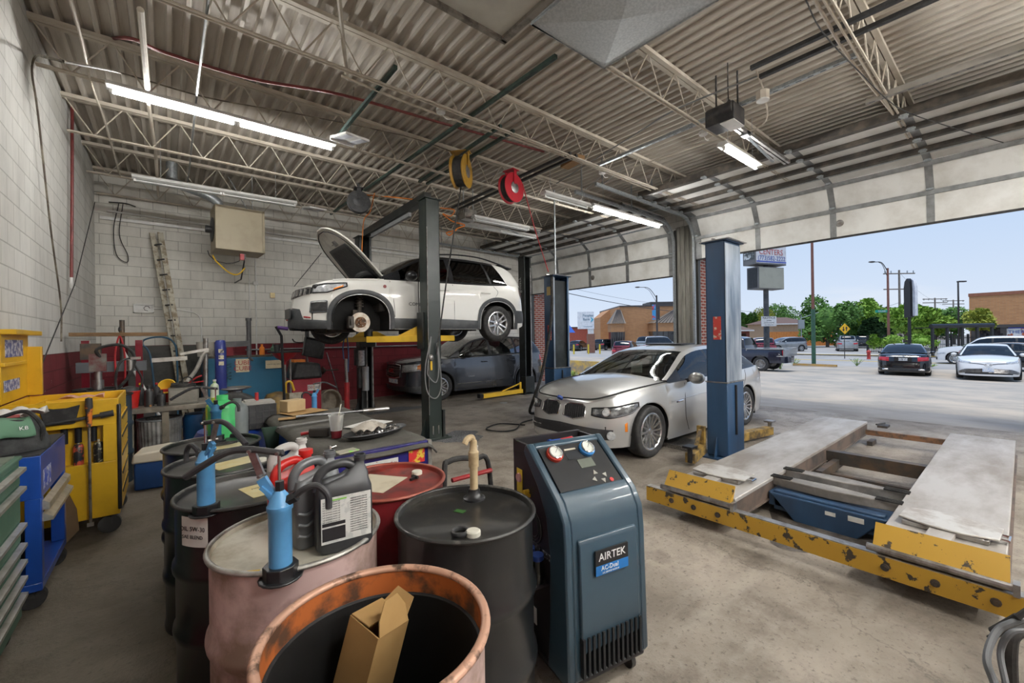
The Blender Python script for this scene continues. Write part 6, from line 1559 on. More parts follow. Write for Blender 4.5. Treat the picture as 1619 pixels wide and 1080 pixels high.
t = thing('car_battery', 'large black car battery with a dusty grey top beside the grey jug', 'car battery', at(406, 678, z=.862) + Vector((.02, .08, -.79)))
obj('battery_case', MB().box(-.13, -.11, .79, .13, .11, 1.0), BLKP, t, bev=.005); mb = MB()
for k in range(6): x = -.12 + k * .048; mb.box(x - .003, -.115, .80, x + .003, -.11, .98)
for z in (.84, .89, .94): mb.box(-.125, -.115, z - .003, .125, -.11, z + .003)
obj('case_ribs', mb, M('rib_grey', (.07, .07, .075), .5), t); obj('battery_top', MB().box(-.12, -.1, 1.0, .12, .1, 1.02).box(-.1, -.06, 1.02, -.02, .06, 1.035), M('dusty_grey', (.35, .34, .31), .7), t); obj('terminal', MB().cyl((.0, .04, 1.02), (.0, .04, 1.09), .015, n=10), RED, t)
t = thing('plastic_tub', 'pale blue and orange plastic tub on the floor left of the blue barrel', 'tub', (.33, 5.3, .0)); obj('tub_wall', MB().lathe([(.0001, 0), (.14, 0), (.17, .5), (.185, .5), (.185, .53), (.16, .53), (.13, .02), (.0001, .02)], n=24), M('tub', (.55, .27, .12), .5, c2=(.12, .16, .45), s=2, t=(.5, .52)), t)

# ---- mat covered cabinet behind the drums
PURP = M('cabinet_purple_blue', (.022, .018, .16), .35, c2=(.016, .014, .12), s=3, coat=.2); MAT = M('rubber_mat', (.10, .095, .08), .85, c2=(.06, .055, .045), s=5, b=.4, bs=50)
CX0, CX1, CY0, CY1, CZ = .66, 1.33, 2.46, 4.13, .97
t = thing('machine_cabinet', 'long dark purple cabinet topped with a sagging rubber mat, behind the red drum', 'cabinet', (.995, 3.295, 0))
W_, D_ = .325, .83
obj('cabinet_body', MB().box(-W_, -D_, .05, W_, D_, CZ - .012), PURP, t, bev=.004)
obj('edge_trim', MB().box(W_ - .02, -D_ - .006, .05, W_ + .006, -D_ + .03, CZ - .01), ALU, t)
obj('rubber_mat', MB().grid(lambda u, v: ((u - .5) * 2 * (W_ + .03), (v - .5) * 2 * (D_ + .03), CZ + .0 - .05 * max(0, abs(u - .5) * 2 - .88) / .12 - .045 * max(0, .06 - v) / .06 + .003 * sin(9 * u + 5 * v)), 24, 40), MAT, t, ang=60, solid=.012)
obj('safety_label', MB().box(-.12, -D_ - .004, .80, .10, -D_ - .001, .89), M('safety_label', (.66, .66, .62), .5, c2=(.4, .1, .1), s=24, t=(.56, .62)), t); obj('red_label', MB().box(.17, -D_ - .004, .83, .28, -D_ - .001, .93), M('red_label', (.6, .03, .03), .5, c2=(.7, .5, .05), s=26, t=(.54, .6)), t); obj('yellow_label', MB().box(.14, -D_ - .004, .66, .29, -D_ - .001, .71), M('yellow_label', (.6, .5, .15), .5, c2=(.1, .1, .2), s=26, t=(.54, .6)), t)
obj('blue_side_panel', MB().box(-W_ - .006, .1, .05, -W_ - .001, D_ - .03, CZ - .03), BLUC, t)
# things on the mat
def on(px, py, z=CZ + .012): return at(px, py, z=z)
p = on(532, 692); t = thing('drink_cup', 'clear plastic drink cup with a straw and dark red drink on the mat', 'cup', p)
obj('cup_wall', MB().lathe([(.0001, .002), (.030, .002), (.046, .145), (.050, .147), (.050, .151), (.045, .151)], n=28), M('cup_plastic', (.80, .80, .78), .3, tr=.75), t); obj('drink', MB().lathe([(.0001, .0005), (.0312, .0005), (.0362, .048), (.0001, .048)], n=24), M('drink_red', (.10, .01, .015), .1), t); obj('straw', MB().tube([(-.01, 0, .01), (.035, .01, .215)], .004, 8), CAPW, t)
p = on(515, 690); t = thing('sledge_hammer_head', 'dark club hammer with a red tipped handle lying left of the drink cup', 'hammer', p + Vector((-.03, .02, .03)), R(-35)); obj('head', MB().box(-.065, -.03, -.03, .065, .03, .03), M('hammer_dark', (.05, .045, .04), .5, .4), t, bev=.01); obj('handle_end', MB().tube([(-.12, 0, -.01), (-.06, 0, 0)], .012, 8), RED, t)
p = on(600, 690); t = thing('parts_tray', 'black oval tray heaped with greasy bolts and rags on the mat', 'tray', p + Vector((.0, .06, 0)), R(15))
obj('tray_pan', MB().lathe([(.0001, .004), (.19, .004), (.23, .028), (.24, .03), (.235, .036), (.19, .012), (.0001, .01)], n=36, sy=.45), BLKP, t); mb = MB()
random.seed(3)
for k in range(60): a = random.uniform(0, 2 * PI); r_ = random.uniform(0, .19); c_ = (r_ * cos(a), r_ * sin(a) * .42, .015 + random.uniform(0, .02)); mb.bx(c_, (random.uniform(.01, .04), .012, .012), (random.uniform(-.6, .6), random.uniform(-.6, .6), random.uniform(0, 3)))
o = obj('bolt_heap', mb, STL, t); o['kind'] = 'stuff'
t2 = obj('rag', MB().grid(lambda u, v: (.10 * (u - .5) * 2, .06 * (v - .5) * 2, .02 + .04 * sin(PI * u) * sin(PI * v) + .012 * sin(13 * u + 7 * v)), 14, 12), M('dirty_rag', (.48, .44, .38), .9, c2=(.25, .22, .18), s=14), loc=p + Vector((-.05, .05, .035)), rot=(0, 0, .4), ang=60, solid=.004); tag(t2, 'dirty beige rag lying on the heap in the oval tray', 'rag')
for px_, py_, rz_, lb, w, h_, m in ((583, 672, .5, 'blank white sheet of paper under the oval tray', .15, .10, PAPER), (480, 652, .3, 'flat brown cardboard sheet under the small paper wrapped box', .16, .12, CARD), (462, 662, -.2, 'torn piece of cardboard at the left end of the mat', .10, .05, CARD)):
    q = on(px_, py_); o = obj('paper_sheet' if m is PAPER else 'cardboard_sheet', MB().box(-w, -h_, 0, w, h_, .003), m, loc=q + Vector((0, 0, .005)), rot=(0, 0, rz_)); tag(o, lb, 'paper' if m is PAPER else 'cardboard')
q = on(465, 653); t = obj('wrapped_box', MB().box(-.085, -.06, 0, .085, .06, .10), M('kraft_paper', (.52, .38, .20), .7, c2=(.45, .32, .16), s=6), loc=q + Vector((-.0, .05, .012)), rot=(0, 0, .35), bev=.006); tag(t, 'small box wrapped in tan paper on the cardboard sheet', 'box')
q = on(548, 714); t = obj('small_bag', MB().box(-.06, -.035, 0, .06, .035, .006), M('clear_bag', (.42, .40, .32), .3, c2=(.25, .7, .1), s=14, t=(.58, .62)), loc=q, rot=(0, 0, .2)); tag(t, 'small clear parts bag with a green tag near the mat edge', 'bag')
q = on(527, 709); t = obj('wing_bolt', MB().cyl((-.02, 0, .008), (.02, .01, .008), .006, n=8).bx((-.02, 0, .01), (.01, .035, .015)), CHR, loc=q); tag(t, 'shiny wing bolt lying beside the small clear bag', 'bolt')
q = on(555, 655); t = thing('long_wrench', 'long steel pry bar lying across the far half of the mat', 'pry bar', q + Vector((0, 0, .02)), R(-10)); obj('shaft', MB().tube([(-.42, .0, 0), (.30, 0, 0)], .011, 8), M('dark_chrome', (.10, .10, .10), .3, .8), t); obj('knurled_grip', MB().tube([(.10, 0, 0), (.32, 0, 0)], .018, 10), STL, t)
q = on(500, 670); t = obj('flat_pry_bar', MB().beam((-.22, 0, .012), (.2, .05, .012), .03, .008).bx((-.24, -.02, .012), (.06, .03, .008), (0, 0, .5)), STL, loc=q); tag(t, 'flat bright steel bar lying left of the cup on the mat', 'pry bar')
q = on(432, 680, .62); t = obj('black_glove', MB().grid(lambda u, v: (.09 * (u - .5) * 2 * (1 - .4 * v), -.02 - .04 * sin(3 * v + u), .18 * (.5 - v)), 8, 8), M('glove_green_black', (.015, .04, .025), .8), loc=(.64, 3.75, .86), ang=60, solid=.02); tag(t, 'dark green work glove hanging over the left edge of the mat', 'glove')

# ================================================================== BACK WALL AND ITS CLUTTER
def one(name, mb, mat, label, ctg, **k):
    gp = k.pop('group', None); o = obj(name, mb, mat, **k); return tag(o, label, ctg, gp)
HEAT = M('heater_tan', (.40, .345, .235), .5, c2=(.33, .28, .19), s=2)
t = thing('unit_heater', 'tan gas unit heater hanging under the roof in front of the back wall', 'heater', (1.12, 10.2, 3.42), R(3))
obj('heater_case', MB().box(-.40, -.33, 0, .40, .33, .86), HEAT, t, bev=.01); obj('front_frame', MB().box(.40, -.33, 0, .44, .33, .05).box(.40, -.33, .81, .44, .33, .86).box(.40, -.33, 0, .44, -.28, .86).box(.40, .28, 0, .44, .33, .86), HEAT, t)
mb = MB(); [mb.bx((.405, 0, .09 + k * .06), (.03, .54, .008), (0, .5, 0)) for k in range(13)]; mb.box(.39, -.28, .05, .401, .28, .81); obj('louvre', mb, M('louvre_dark', (.05, .045, .04), .5), t)
obj('flue_pipe', MB().tube(cat([(-.30, .1, .86), (-.30, .1, 1.0), (-.5, .1, 1.12), (-1.0, 0, 1.22), (-1.02, 0, 1.3), (-1.02, 0, 1.62)], 6), .085, 14), GALV, t)
obj('fan_motor', MB().cyl((-.40, 0, .42), (-.52, 0, .42), .07, n=14).cyl((-.41, 0, .42), (-.42, 0, .42), .24, n=20), BLKP, t)
obj('burner_pipe', MB().tube([(.1, -.15, -.03), (.1, -.15, -.18), (.1, .2, -.5), (.1, .9, -.5)], .014, 6).tube([(-.2 + .3 * cos(a * PI / 8), -.1, -.02 - .22 * sin(a * PI / 8)) for a in range(9)], .010, 6).box(.04, -.2, -.12, .12, -.12, -.03), BLKP, t); obj('valve', MB().box(.02, -.22, -.16, .09, -.15, -.04), RED, t)
obj('gas_hose', MB().tube(cat([(-.42, -.1, -.10), (-.36, -.1, -.22), (-.15, -.1, -.42), (.0, -.1, -.44), (.12, -.1, -.3)], 6), .014, 6), YEL, t); obj('hanger_strap', MB().beam((.3, .2, .86), (-.1, .2, 1.6), .03, .01).beam((.25, -.2, .86), (.25, -.2, 1.6), .02, .01), GALV, t)
# ladder leaning on the back wall
LADM = M('ladder_paint_spattered', (.50, .47, .38), .6, c2=(.25, .20, .13), s=9, t=(.45, .6))
t = thing('extension_ladder', 'paint spattered extension ladder leaning on the back block wall', 'ladder', (.28, 11.05, 0)); A = Vector((.0, -.35, 0)); B = Vector((-.50, .42, 3.92)); d_ = (B - A)
for s_ in (0, 1): obj('rail', MB().beam(A + Vector((.10 * s_, -.12 * s_ * 2, 0)), B + Vector((.13 * s_, -.12 * s_, -.02)), .03, .09, up=(1, .3, 0)), LADM, t)
mb = MB()
for k in range(12): q = A + d_ * ((k + .6) / 12.5); mb.tube([q + Vector((.0, 0, 0)), q + Vector((.11, -.20, 0))], .016, 6)
obj('rung', mb, BLKP, t)
one('hand_truck', MB().tube(cat([(0, 0, 0), (0, .1, 1.3), (-.05, .15, 1.62), (-.2, .15, 1.72), (-.42, .15, 1.70), (-.5, .15, 1.60), (-.38, .1, 1.3), (-.30, 0, 0)], 6), .016, 8).box(-.4, -.2, 0, .1, .0, .02), M('truck_blue', (.03, .10, .17), .5), 'bent blue steel hand truck standing against the dark cabinet', 'hand truck', loc=(.14, 10.3, 0))
one('steel_cabinet', MB().box(-.85, -.25, .0, .55, .15, 1.50).box(-.87, -.27, 1.50, .57, .17, 1.55), M('cabinet_dark_grey', (.07, .07, .062), .6, c2=(.03, .03, .03), s=3, t=(.5, .65)), 'dark grey steel cabinet against the back wall beneath the ladder', 'cabinet', loc=(.25, 11.35, 0))
one('white_pole', MB().tube([(0, 0, 0), (-.62, .1, 1.55)], .022, 8), WHT, 'white pole leaning beside the dark grey cabinet', 'pole', loc=(.05, 9.0, 0))
t = thing('electrical_box', 'open empty electrical box on the back wall left of the ladder', 'electrical box', (-.37, YB, 2.33)); obj('box_frame', MB().box(-.16, -.05, -.09, .16, 0, -.07).box(-.16, -.05, .07, .16, 0, .09).box(-.16, -.05, -.09, -.14, 0, .09).box(.14, -.05, -.09, .16, 0, .09).box(-.15, -.01, -.08, .15, 0, .08), WHT, t); obj('loose_wire', MB().tube([(.05 + .05 * cos(a), -.03, .0 + .05 * sin(a)) for a in range(6)], .005, 5), BLKR, t); obj('conduit', MB().tube(cat([(.16, -.02, 0), (.6, -.02, -.02), (.9, -.02, -.12), (.95, -.02, -.4), (.95, -.02, -.9)], 5), .012, 6), WHT, t)
one('outlet_box', MB().box(-.05, -.04, -.06, .05, 0, .06), M('brass_plate', (.45, .36, .2), .4, .5), 'small brass outlet box on the back wall right of the heater pipes', 'outlet', loc=(1.98, YB, 2.72))
for x, lb, zt_ in ((1.50, 'thin vertical conduit on the back wall under the heater', 3.3), (1.63, 'second white conduit on the back wall beside the outlet box', 3.5)): one('wall_conduit', MB().tube([(0, 0, 1.2), (0, 0, zt_)], .016, 8).box(-.05, -.03, 2.95, .05, .03, 3.03) if x > 1.6 else MB().tube([(0, 0, 1.2), (0, 0, zt_)], .012, 8), WHT, lb, 'conduit', loc=(x, YB - .03, 0))
one('wall_pipe', MB().tube([(1.4, 0, 1.42), (6.8, 0, 1.42)], .018, 8).tube([(4.5, 0, 1.42), (4.5, 0, 1.6)], .018, 8), GALV, 'long horizontal steel pipe on the red band of the back wall', 'pipe', loc=(0, YB - .06, 0))
one('cable_loops', MB().tube(cat([(0, 0, 4.42), (-.08, -.02, 3.9), (-.05, 0, 3.4), (.10, 0, 3.25), (.12, 0, 3.4), (.0, 0, 3.8), (.06, 0, 4.42)], 6), .008, 5).tube(cat([(-.15, 0, 4.42), (.1, 0, 4.44), (.25, 0, 4.4)], 4), .012, 5), BLKR, 'thin black cables looping down in the far left wall corner', 'cable', loc=(-.72, YB - .06, 0))
one('duct_strip', MB().box(-1.0, -.03, -.03, 8.5, 0, .03).tube([(-.9, -.05, .14), (8.5, -.05, .05)], .018, 6), WHT, 'long thin conduit run near the top of the back wall', 'conduit', loc=(0, YB - .03, 4.10))
# left wall pipes
RPIPE = M('red_pipe', (.16, .022, .02), .5, c2=(.12, .02, .018), s=8)
xw = WX + .05; pts = [at(x, y, x=xw) for x, y in ((113, 445), (114, 300), (114, 120), (115, 78))]
zt_ = pts[-1].z; yl = pts[-1].y
t = thing('air_pipe', 'dark red air line rising up the left wall and curving across the roof', 'pipe', (0, 0, 0))
obj('pipe_run', MB().tube(cat(pts + [Vector((xw + .04, yl + .0, zt_ + .12)), Vector((xw + .2, yl + .02, zt_ + .2)), at(200, 60, z=4.72), at(260, 83, z=4.72), at(400, 125, z=4.74), at(540, 150, z=4.76), at(700, 195, z=4.78), at(860, 240, z=4.8)], 6), .018, 8), RPIPE, t)
one('bare_pipe', MB().tube(cat([at(97, 540, x=xw), at(96, 480, x=xw), at(80, 360, x=xw), at(60, 180, x=xw), at(51, 120, x=xw), at(52, 98, x=xw), at(60, 88, x=xw + .1), at(100, 97, x=xw + .6), at(200, 118, z=4.68), at(330, 155, z=4.70), at(470, 180, z=4.72), at(640, 215, z=4.74), at(715, 240, z=4.6)], 6), .009, 8), M('hose_brown_black', (.10, .08, .06), .6, c2=(.3, .27, .2), s=4), 'thin dark hose climbing the left wall and running along the roof to the yellow reel', 'hose')
one('pipe_valve', MB().cyl((0, 0, -.05), (0, 0, .1), .02, n=8).bx((.02, 0, -.04), (.03, .12, .05)), WHT, 'white valve box at the foot of the dark red air line', 'valve', loc=at(113, 450, x=xw))
one('guy_wire', MB().tube([at(150, 320, x=xw + .05), at(118, 450, x=xw + .05), at(40, 640, x=xw + .05)], .006, 5), BLKR, 'thin black wire running diagonally down the left wall', 'wire')
# ---- press and barrel with pump behind the yellow cart
t = thing('shop_press', 'red framed shop press with a wooden plank across its top against the left wall', 'shop press', (-.62, 8.2, 0))
for x in (-.25, .30): obj('upright', MB().box(x - .04, -.06, 0, x + .04, .06, 1.66), MAR, t)
obj('cross_beam', MB().box(-.34, -.09, 1.22, .38, .09, 1.36), M('beam_grey', (.10, .11, .12), .5), t); obj('wood_plank', MB().box(-.40, -.1, 1.72, .62, .1, 1.77), M('plank', (.22, .13, .06), .8, c2=(.12, .07, .035), s=6, st=(1, 8, 8)), t); obj('ram', MB().cyl((.12, 0, 1.36), (.12, 0, 1.95), .03, n=10).box(-.30, -.07, 1.4, -.1, .07, 1.62), DKST, t)
mb = MB().box(-.4, -.08, .0, .42, .08, .06); obj('foot', mb, RED, t)
d8 = drum('blue black drum topped with coiled hose and an air operated grease pump', (-.62, 6.75), M('drum_navy', (.02, .04, .06), .4, c2=(.04, .06, .08), s=4), M('lid_tan', (.22, .20, .16), .5, c2=(.08, .07, .05), s=5), rim=BLKR, caps=(), h=1.02)
obj('hose_coil', MB().tube([(.2 * cos(a * .5) * (1 + .06 * sin(a)), .2 * sin(a * .5), 1.03 + .0012 * a) for a in range(60)], .012, 6), BLKR, d8)
o = obj('pump_cylinder', MB().cyl((0, 0, 1.0), (0, 0, 1.3), .035, n=12).cyl((0, 0, 1.1), (0, 0, 1.2), .05, n=12), STL, d8); obj('pump_head', MB().box(-.07, -.05, 1.3, .07, .05, 1.5), M('pump_maroon', (.14, .03, .03), .5, c2=(.2, .2, .18), s=6), o)
obj('pump_hose', MB().tube(cat([(.05, 0, 1.42), (0, -.1, 1.55), (.2, -.1, 1.6), (.32, -.1, 1.45), (.25, -.15, 1.2), (.1, -.1, 1.03)], 6), .016, 8).tube(cat([(.3, -.1, 1.45), (.2, -.2, 1.4), (.16, -.2, 1.2), (.18, -.22, 1.02)], 6), .013, 8).tube(cat([(.3, -.08, 1.4), (.38, -.1, 1.2), (.36, -.1, 1.06)], 6), .010, 8), BLKR, d8); obj('regulator', MB().cyl((.28, -.12, 1.3), (.28, -.12, 1.42), .03, n=12).bx((.33, -.12, 1.44), (.09, .03, .03)), STL, d8)
one('jumper_cables', MB().tube(cat([(-.04, 0, 0), (-.05, 0, .35), (0, 0, .62), (.05, 0, .35), (.05, 0, 0)], 6), .012, 6), RED, 'pair of red cables hanging from the wooden plank', 'cable', loc=(at(190, 590, y=8.05).x, 8.06, 1.10)); one('black_grip', MB().ball((0, 0, 0), .05, 8, (.6, .6, 1)), BLKP, 'black and red knob standing on the right end of the wooden plank', 'knob', loc=(at(191, 523, y=8.2).x, 8.2, 1.815))
# ---- tire changer
t = thing('tire_changer', 'tire changer with black swing arm and purple air tank behind the blue drum pump', 'tire changer', (1.0, 8.25, 0))
p0 = t.location
def rel(px_, py_, y=8.25): return at(px_, py_, y=y) - Vector(p0)
TIRE_B = M('changer_dark', (.04, .042, .045), .5, c2=(.08, .08, .08), s=6)
obj('base_cabinet', MB().box(-.20, -.3, 0, .25, .3, .55), BLUC, t, bev=.01)
obj('air_tank', MB().lathe([(.0001, .85), (.07, .85), (.08, .88), (.08, 1.60), (.06, 1.64), (.0001, 1.65)], (rel(349, 570).x, 0, 0), 20), M('tank_purple', (.03, .045, .22), .35, c2=(.025, .035, .17), s=3), t)
for z in (1.24, 1.34, 1.44): obj('tank_label', MB().box(rel(349, 570).x - .035, -.084, z, rel(349, 570).x + .035, -.078, z + .06), M('tank_label', (.55, .5, .35), .5, c2=(.05, .05, .1), s=30, t=(.5, .55)), t)
a = rel(352, 545); b = rel(393, 543); obj('swing_arm', MB().beam(a, b, .09, .09).tube([rel(393, 505), rel(394, 565)], .035, 12).cyl(rel(393, 503), rel(393, 507), .045, n=12).tube([rel(393, 565), rel(400, 570)], .02, 8), TIRE_B, t)
obj('side_arm', MB().beam(rel(240, 570, 8.15), rel(296, 566, 8.15), .07, .06).tube(cat([rel(296, 603, 8.15), rel(310, 585, 8.15), rel(322, 560, 8.15), rel(330, 556, 8.15)], 5), .028, 8).beam(rel(285, 560, 8.15), rel(330, 552, 8.15), .05, .04), ALU, t)
obj('helper_mast', MB().tube([rel(325, 535), rel(325, 640)], .035, 10), STL, t)
c_ = rel(372, 612); obj('turntable', MB().lathe([(.0001, 0), (.22, 0), (.24, -.02), (.1, -.06), (.1, -.3)], c_, 8), STL, t); obj('coil_spring', MB().tube([rel(362, 575) + Vector((.03 * cos(k), .03 * sin(k), -.008 * k)) for k in range(34)], .004, 5), BLK, t)
def tyre_at(label, loc, rot):
    ty, rm, dk = wheel_parts(.33, .21, .2, 5, 'Y'); q = thing('loose_wheel', label, 'wheel', loc, rot=rot); obj('tyre', ty, TYRE, q); obj('rim', rm, RIM, q)
tyre_at('loose wheel lying tilted in front of the tire changer', at(370, 661, y=6.5), (0, 0, R(-12)))
one('wheel_stand', MB().box(-.22, -.1, 0, .22, .1, at(370, 661, y=6.5).z - .332), TIRE_B, 'low dark stand under the loose wheel', 'stand', loc=(at(370, 661, y=6.5).x, 6.5, 0))
t = thing('side_mast', 'upright black pole of the tire changer with a purple and yellow tip', 'pole', (1.52, 7.9, 0)); obj('pole', MB().tube([(0, 0, .3), (-.04, 0, 1.7), (-.12, 0, 1.86)], .022, 8), BLK, t); obj('tip', MB().tube([(-.1, 0, 1.84), (.06, 0, 1.82)], .03, 8), M('tip_purple', (.12, .05, .25), .5), t)
# ---- blue lube tank
A = at(322, 566, y=9.7); B = at(449, 566, y=9.7)
t = thing('oil_tank', 'teal blue waste oil tank with a square LUBE CUBE sign', 'oil tank', ((A.x + B.x) / 2, 10.1, 0)); W2 = (B.x - A.x) / 2
TEAL = M('tank_teal', (.012, .13, .24), .4, c2=(.01, .09, .16), s=2); obj('tank_body', MB().box(-W2, -.4, 0, W2, .45, 1.30), TEAL, t, bev=.02)
def lab(px0, py0, px1, py1, mt, nm): a = at(px0, py1, y=9.69); b = at(px1, py0, y=9.69); return obj(nm, MB().box(a.x - t.location.x, -.412, a.z, b.x - t.location.x, -.402, b.z), mt, t), (a + b) / 2
CRM = M('sign_cream', (.72, .62, .42), .6)
o, c_ = lab(373, 567, 394, 589, CRM, 'sign'); cc = c_ - t.location
text('LUBE', .12, RED, o, (cc.x, -.414, cc.z + .05), (R(90), 0, 0)); text('CUBE', .12, RED, o, (cc.x, -.414, cc.z - .06), (R(90), 0, 0))
o, c_ = lab(420, 569, 446, 583, CRM, 'notice'); cc = c_ - t.location; text('WASTE OIL ONLY', .032, BLKT, o, (cc.x, -.414, cc.z), (R(90), 0, 0))
mb = MB().box(-W2, -.35, 1.30, W2 * .9, .3, 1.33); obj('tank_rim', mb, DKST, t)
for px_, py_, nm, lb, m in ((360, 552, 'greasy_box', 'greasy maroon box on top of the waste oil tank', MAR), (415, 552, 'oil_bottle', 'orange rag topped bottle on the waste oil tank', ORG), (433, 555, 'oil_bottle', 'green bottle on the right of the waste oil tank', GRN)):
    q = at(px_, 562, y=9.9); one(nm, MB().box(-.09, -.07, 0, .09, .07, .2) if nm == 'greasy_box' else MB().lathe([(.0001, 0), (.05, 0), (.05, .14), (.02, .18), (.02, .22), (.0001, .22)], n=14), m, lb, 'box' if nm == 'greasy_box' else 'bottle', loc=(q.x, 9.95, 1.335))
one('white_bucket', MB().lathe([(.0001, 0), (.13, 0), (.15, .28), (.14, .28), (.12, .02), (.0001, .02)], n=24), M('bucket_dirty_white', (.52, .50, .44), .6, c2=(.12, .1, .08), s=4, t=(.5, .7)), 'dirty white bucket standing on the waste oil tank behind the purple air tank', 'bucket', loc=(at(325, 545, y=10.1).x, 10.1, 1.335))
# ---- oil drain with red funnel
q = at(450, 560, y=8.6)
t = thing('oil_drainer', 'oil drain stand with a red funnel, black dish and brown tank', 'oil drainer', (q.x, 8.6, 0))
obj('dish', MB().lathe([(.0001, q.z + .02), (.27, q.z + .03), (.28, q.z + .06), (.26, q.z + .06), (.0001, q.z + .04)], n=28), BLKP, t); obj('funnel', MB().lathe([(.22, q.z + .03), (.15, q.z - .06), (.03, q.z - .14), (.02, q.z - .2)], n=24), RED, t)
obj('post_tube', MB().cyl((0, 0, .5), (0, 0, q.z - .1), .022, n=10).cyl((.10, .05, .4), (.10, .05, q.z), .018, n=8), STL, t)
obj('tank', MB().lathe([(.0001, .0), (.24, .02), (.24, .55), (.18, .66), (.04, .70), (.0001, .70)], (-.12, 0, 0), 20), M('tank_brown', (.12, .08, .035), .5, c2=(.32, .20, .04), s=4, t=(.45, .6)), t); obj('yellow_hose', MB().tube(cat([(0, -.05, .66), (.0, -.1, .85), (.08, -.1, .86), (.13, -.1, .7)], 5), .02, 8), YEL, t); obj('side_panel', MB().box(.02, -.25, .38, .24, -.22, .68), M('panel_stained', (.42, .38, .30), .5, c2=(.2, .15, .08), s=6), t)
one('cup', MB().lathe([(.0001, 0), (.045, 0), (.06, .13), (.05, .13), (.04, .01), (.0001, .01)], n=16), BLKP, 'small black cup standing on the black dish of the drain stand', 'cup', loc=(q.x - .12, 8.62, q.z + .052))
# ---- wheel balancer
q = at(478, 610, y=9.1); x0 = q.x
t = thing('wheel_balancer', 'red and black wheel balancer with a tilted black display hood', 'wheel balancer', (x0 + .05, 9.25, 0))
obj('balancer_body', MB().box(-.25, -.25, .12, .28, .25, .86), M('balancer_red', (.40, .02, .045), .35, c2=(.3, .015, .03), s=4), t, bev=.02); obj('top_tray', MB().prism([(-.28, .86), (.30, .86), (.26, 1.16), (-.20, 1.20)], -.3, .28, 'y'), BLKP, t, bev=.05)
o = obj('name_label', MB().box(.02, -.256, .62, .27, -.251, .74), WHT, t); text('DEC', .07, RED, o, (.09, -.258, .68), (R(90), 0, 0)); text('885', .05, BLKT, o, (.20, -.258, .68), (R(90), 0, 0))
obj('shaft', MB().cyl((.28, .1, .98), (.72, .1, .98), .015, n=10).tube([(.40, .1, .98), (.46, .1, .98)], [.09, .03], 16), DKST, t)
hd2 = at(503, 551, y=8.9) - t.location; obj('display_hood', MB().box(-.20, -.015, -.20, .20, .015, .20).box(-.20, -.07, -.20, -.18, .0, .20).box(.18, -.07, -.20, .20, 0, .20).box(-.2, -.07, .18, .2, 0, .2).xf(TR(hd2.x, .0, hd2.z, R(-20), R(14), 0)), BLKP, t, bev=.008); obj('stalk', MB().tube([(.10, .05, 1.15), (hd2.x - .12, .05, hd2.z - .12)], .02, 8), STL, t)
obj('weights_tray', MB().box(-.2, -.2, 1.19, .0, .1, 1.24), ORG, t); obj('pallet', MB().box(-.3, -.35, 0, .35, .3, .03).box(-.3, -.35, .08, .35, .3, .11).box(-.3, -.35, 0, -.2, -.25, .1).box(.2, -.35, 0, .3, -.25, .1), M('pallet_wood', (.30, .20, .11), .8), t)
p_ = at(514, 613, y=9.2); one('round_fan', MB().lathe([(.26, -.06), (.28, 0), (.27, .10), (.10, .14), (.0001, .15)], n=32, ax='y').tube([(.28 * cos(a * PI / 16), -.06, .28 * sin(a * PI / 16)) for a in range(32)], .014, 6, closed=True), M('fan_tan', (.34, .29, .22), .6, c2=(.15, .12, .09), s=5), 'round tan wheel guard standing on the floor beside the balancer', 'wheel guard', loc=(p_.x + .1, 9.35, .29), rot=(0, 0, R(20)), solid=.005)
p_ = at(480, 528, y=YB - .1); one('wall_caliper', MB().tube(cat([(-.25, 0, .10), (-.15, 0, .22), (.02, 0, .22), (.08, 0, .1), (.08, 0, -.1), (.02, 0, -.20), (-.18, 0, -.20), (-.25, 0, -.12)], 5), .014, 6).box(.05, -.03, -.2, .13, .03, .22), BLKP, 'large black calliper hanging on the back wall above the balancer', 'calliper', loc=(p_.x, YB - .06, p_.z))
p_ = at(497, 640, y=6.4); pump('blue hand pump standing far back beyond the mat covered cabinet', (at(497, 640, y=6.2).x, 6.2, .62), R(160), 0); one('pump_stand', MB().lathe([(.0001, 0), (.2, 0), (.2, .615), (.0001, .615)], n=24), BARR, 'blue keg under the farthest hand pump', 'barrel', loc=(at(497, 640, y=6.2).x, 6.2, 0))
p_ = at(549, 655, y=8.3); t = thing('transmission_jack', 'red and chrome pole jack standing on the floor left of the far black lift post', 'jack', (p_.x, 8.3, 0))
obj('jack_tube', MB().cyl((0, 0, .05), (0, 0, .80), .05, n=16), RED, t); obj('jack_ram', MB().cyl((0, 0, .8), (-.01, 0, 1.25), .03, n=12), STL, t); obj('strap', MB().tube(cat([(-.05, 0, 1.25), (-.06, 0, 1.5), (.0, .0, 1.75), (.04, 0, 1.4), (.03, 0, 1.0)], 6), .012, 6), M('strap_blue', (.08, .16, .35), .6), t); obj('jack_foot', MB().beam((-.25, -.2, .04), (.25, .2, .04), .05).beam((-.25, .2, .04), (.25, -.2, .04), .05), RED, t)
one('lean_bar', MB().tube([(0, 0, 0), (-.32, .1, 1.3)], .014, 6), STL, 'thin steel bar leaning on the back wall left of the jack', 'bar', loc=(at(545, 590, y=11).x, 11.3, 0))
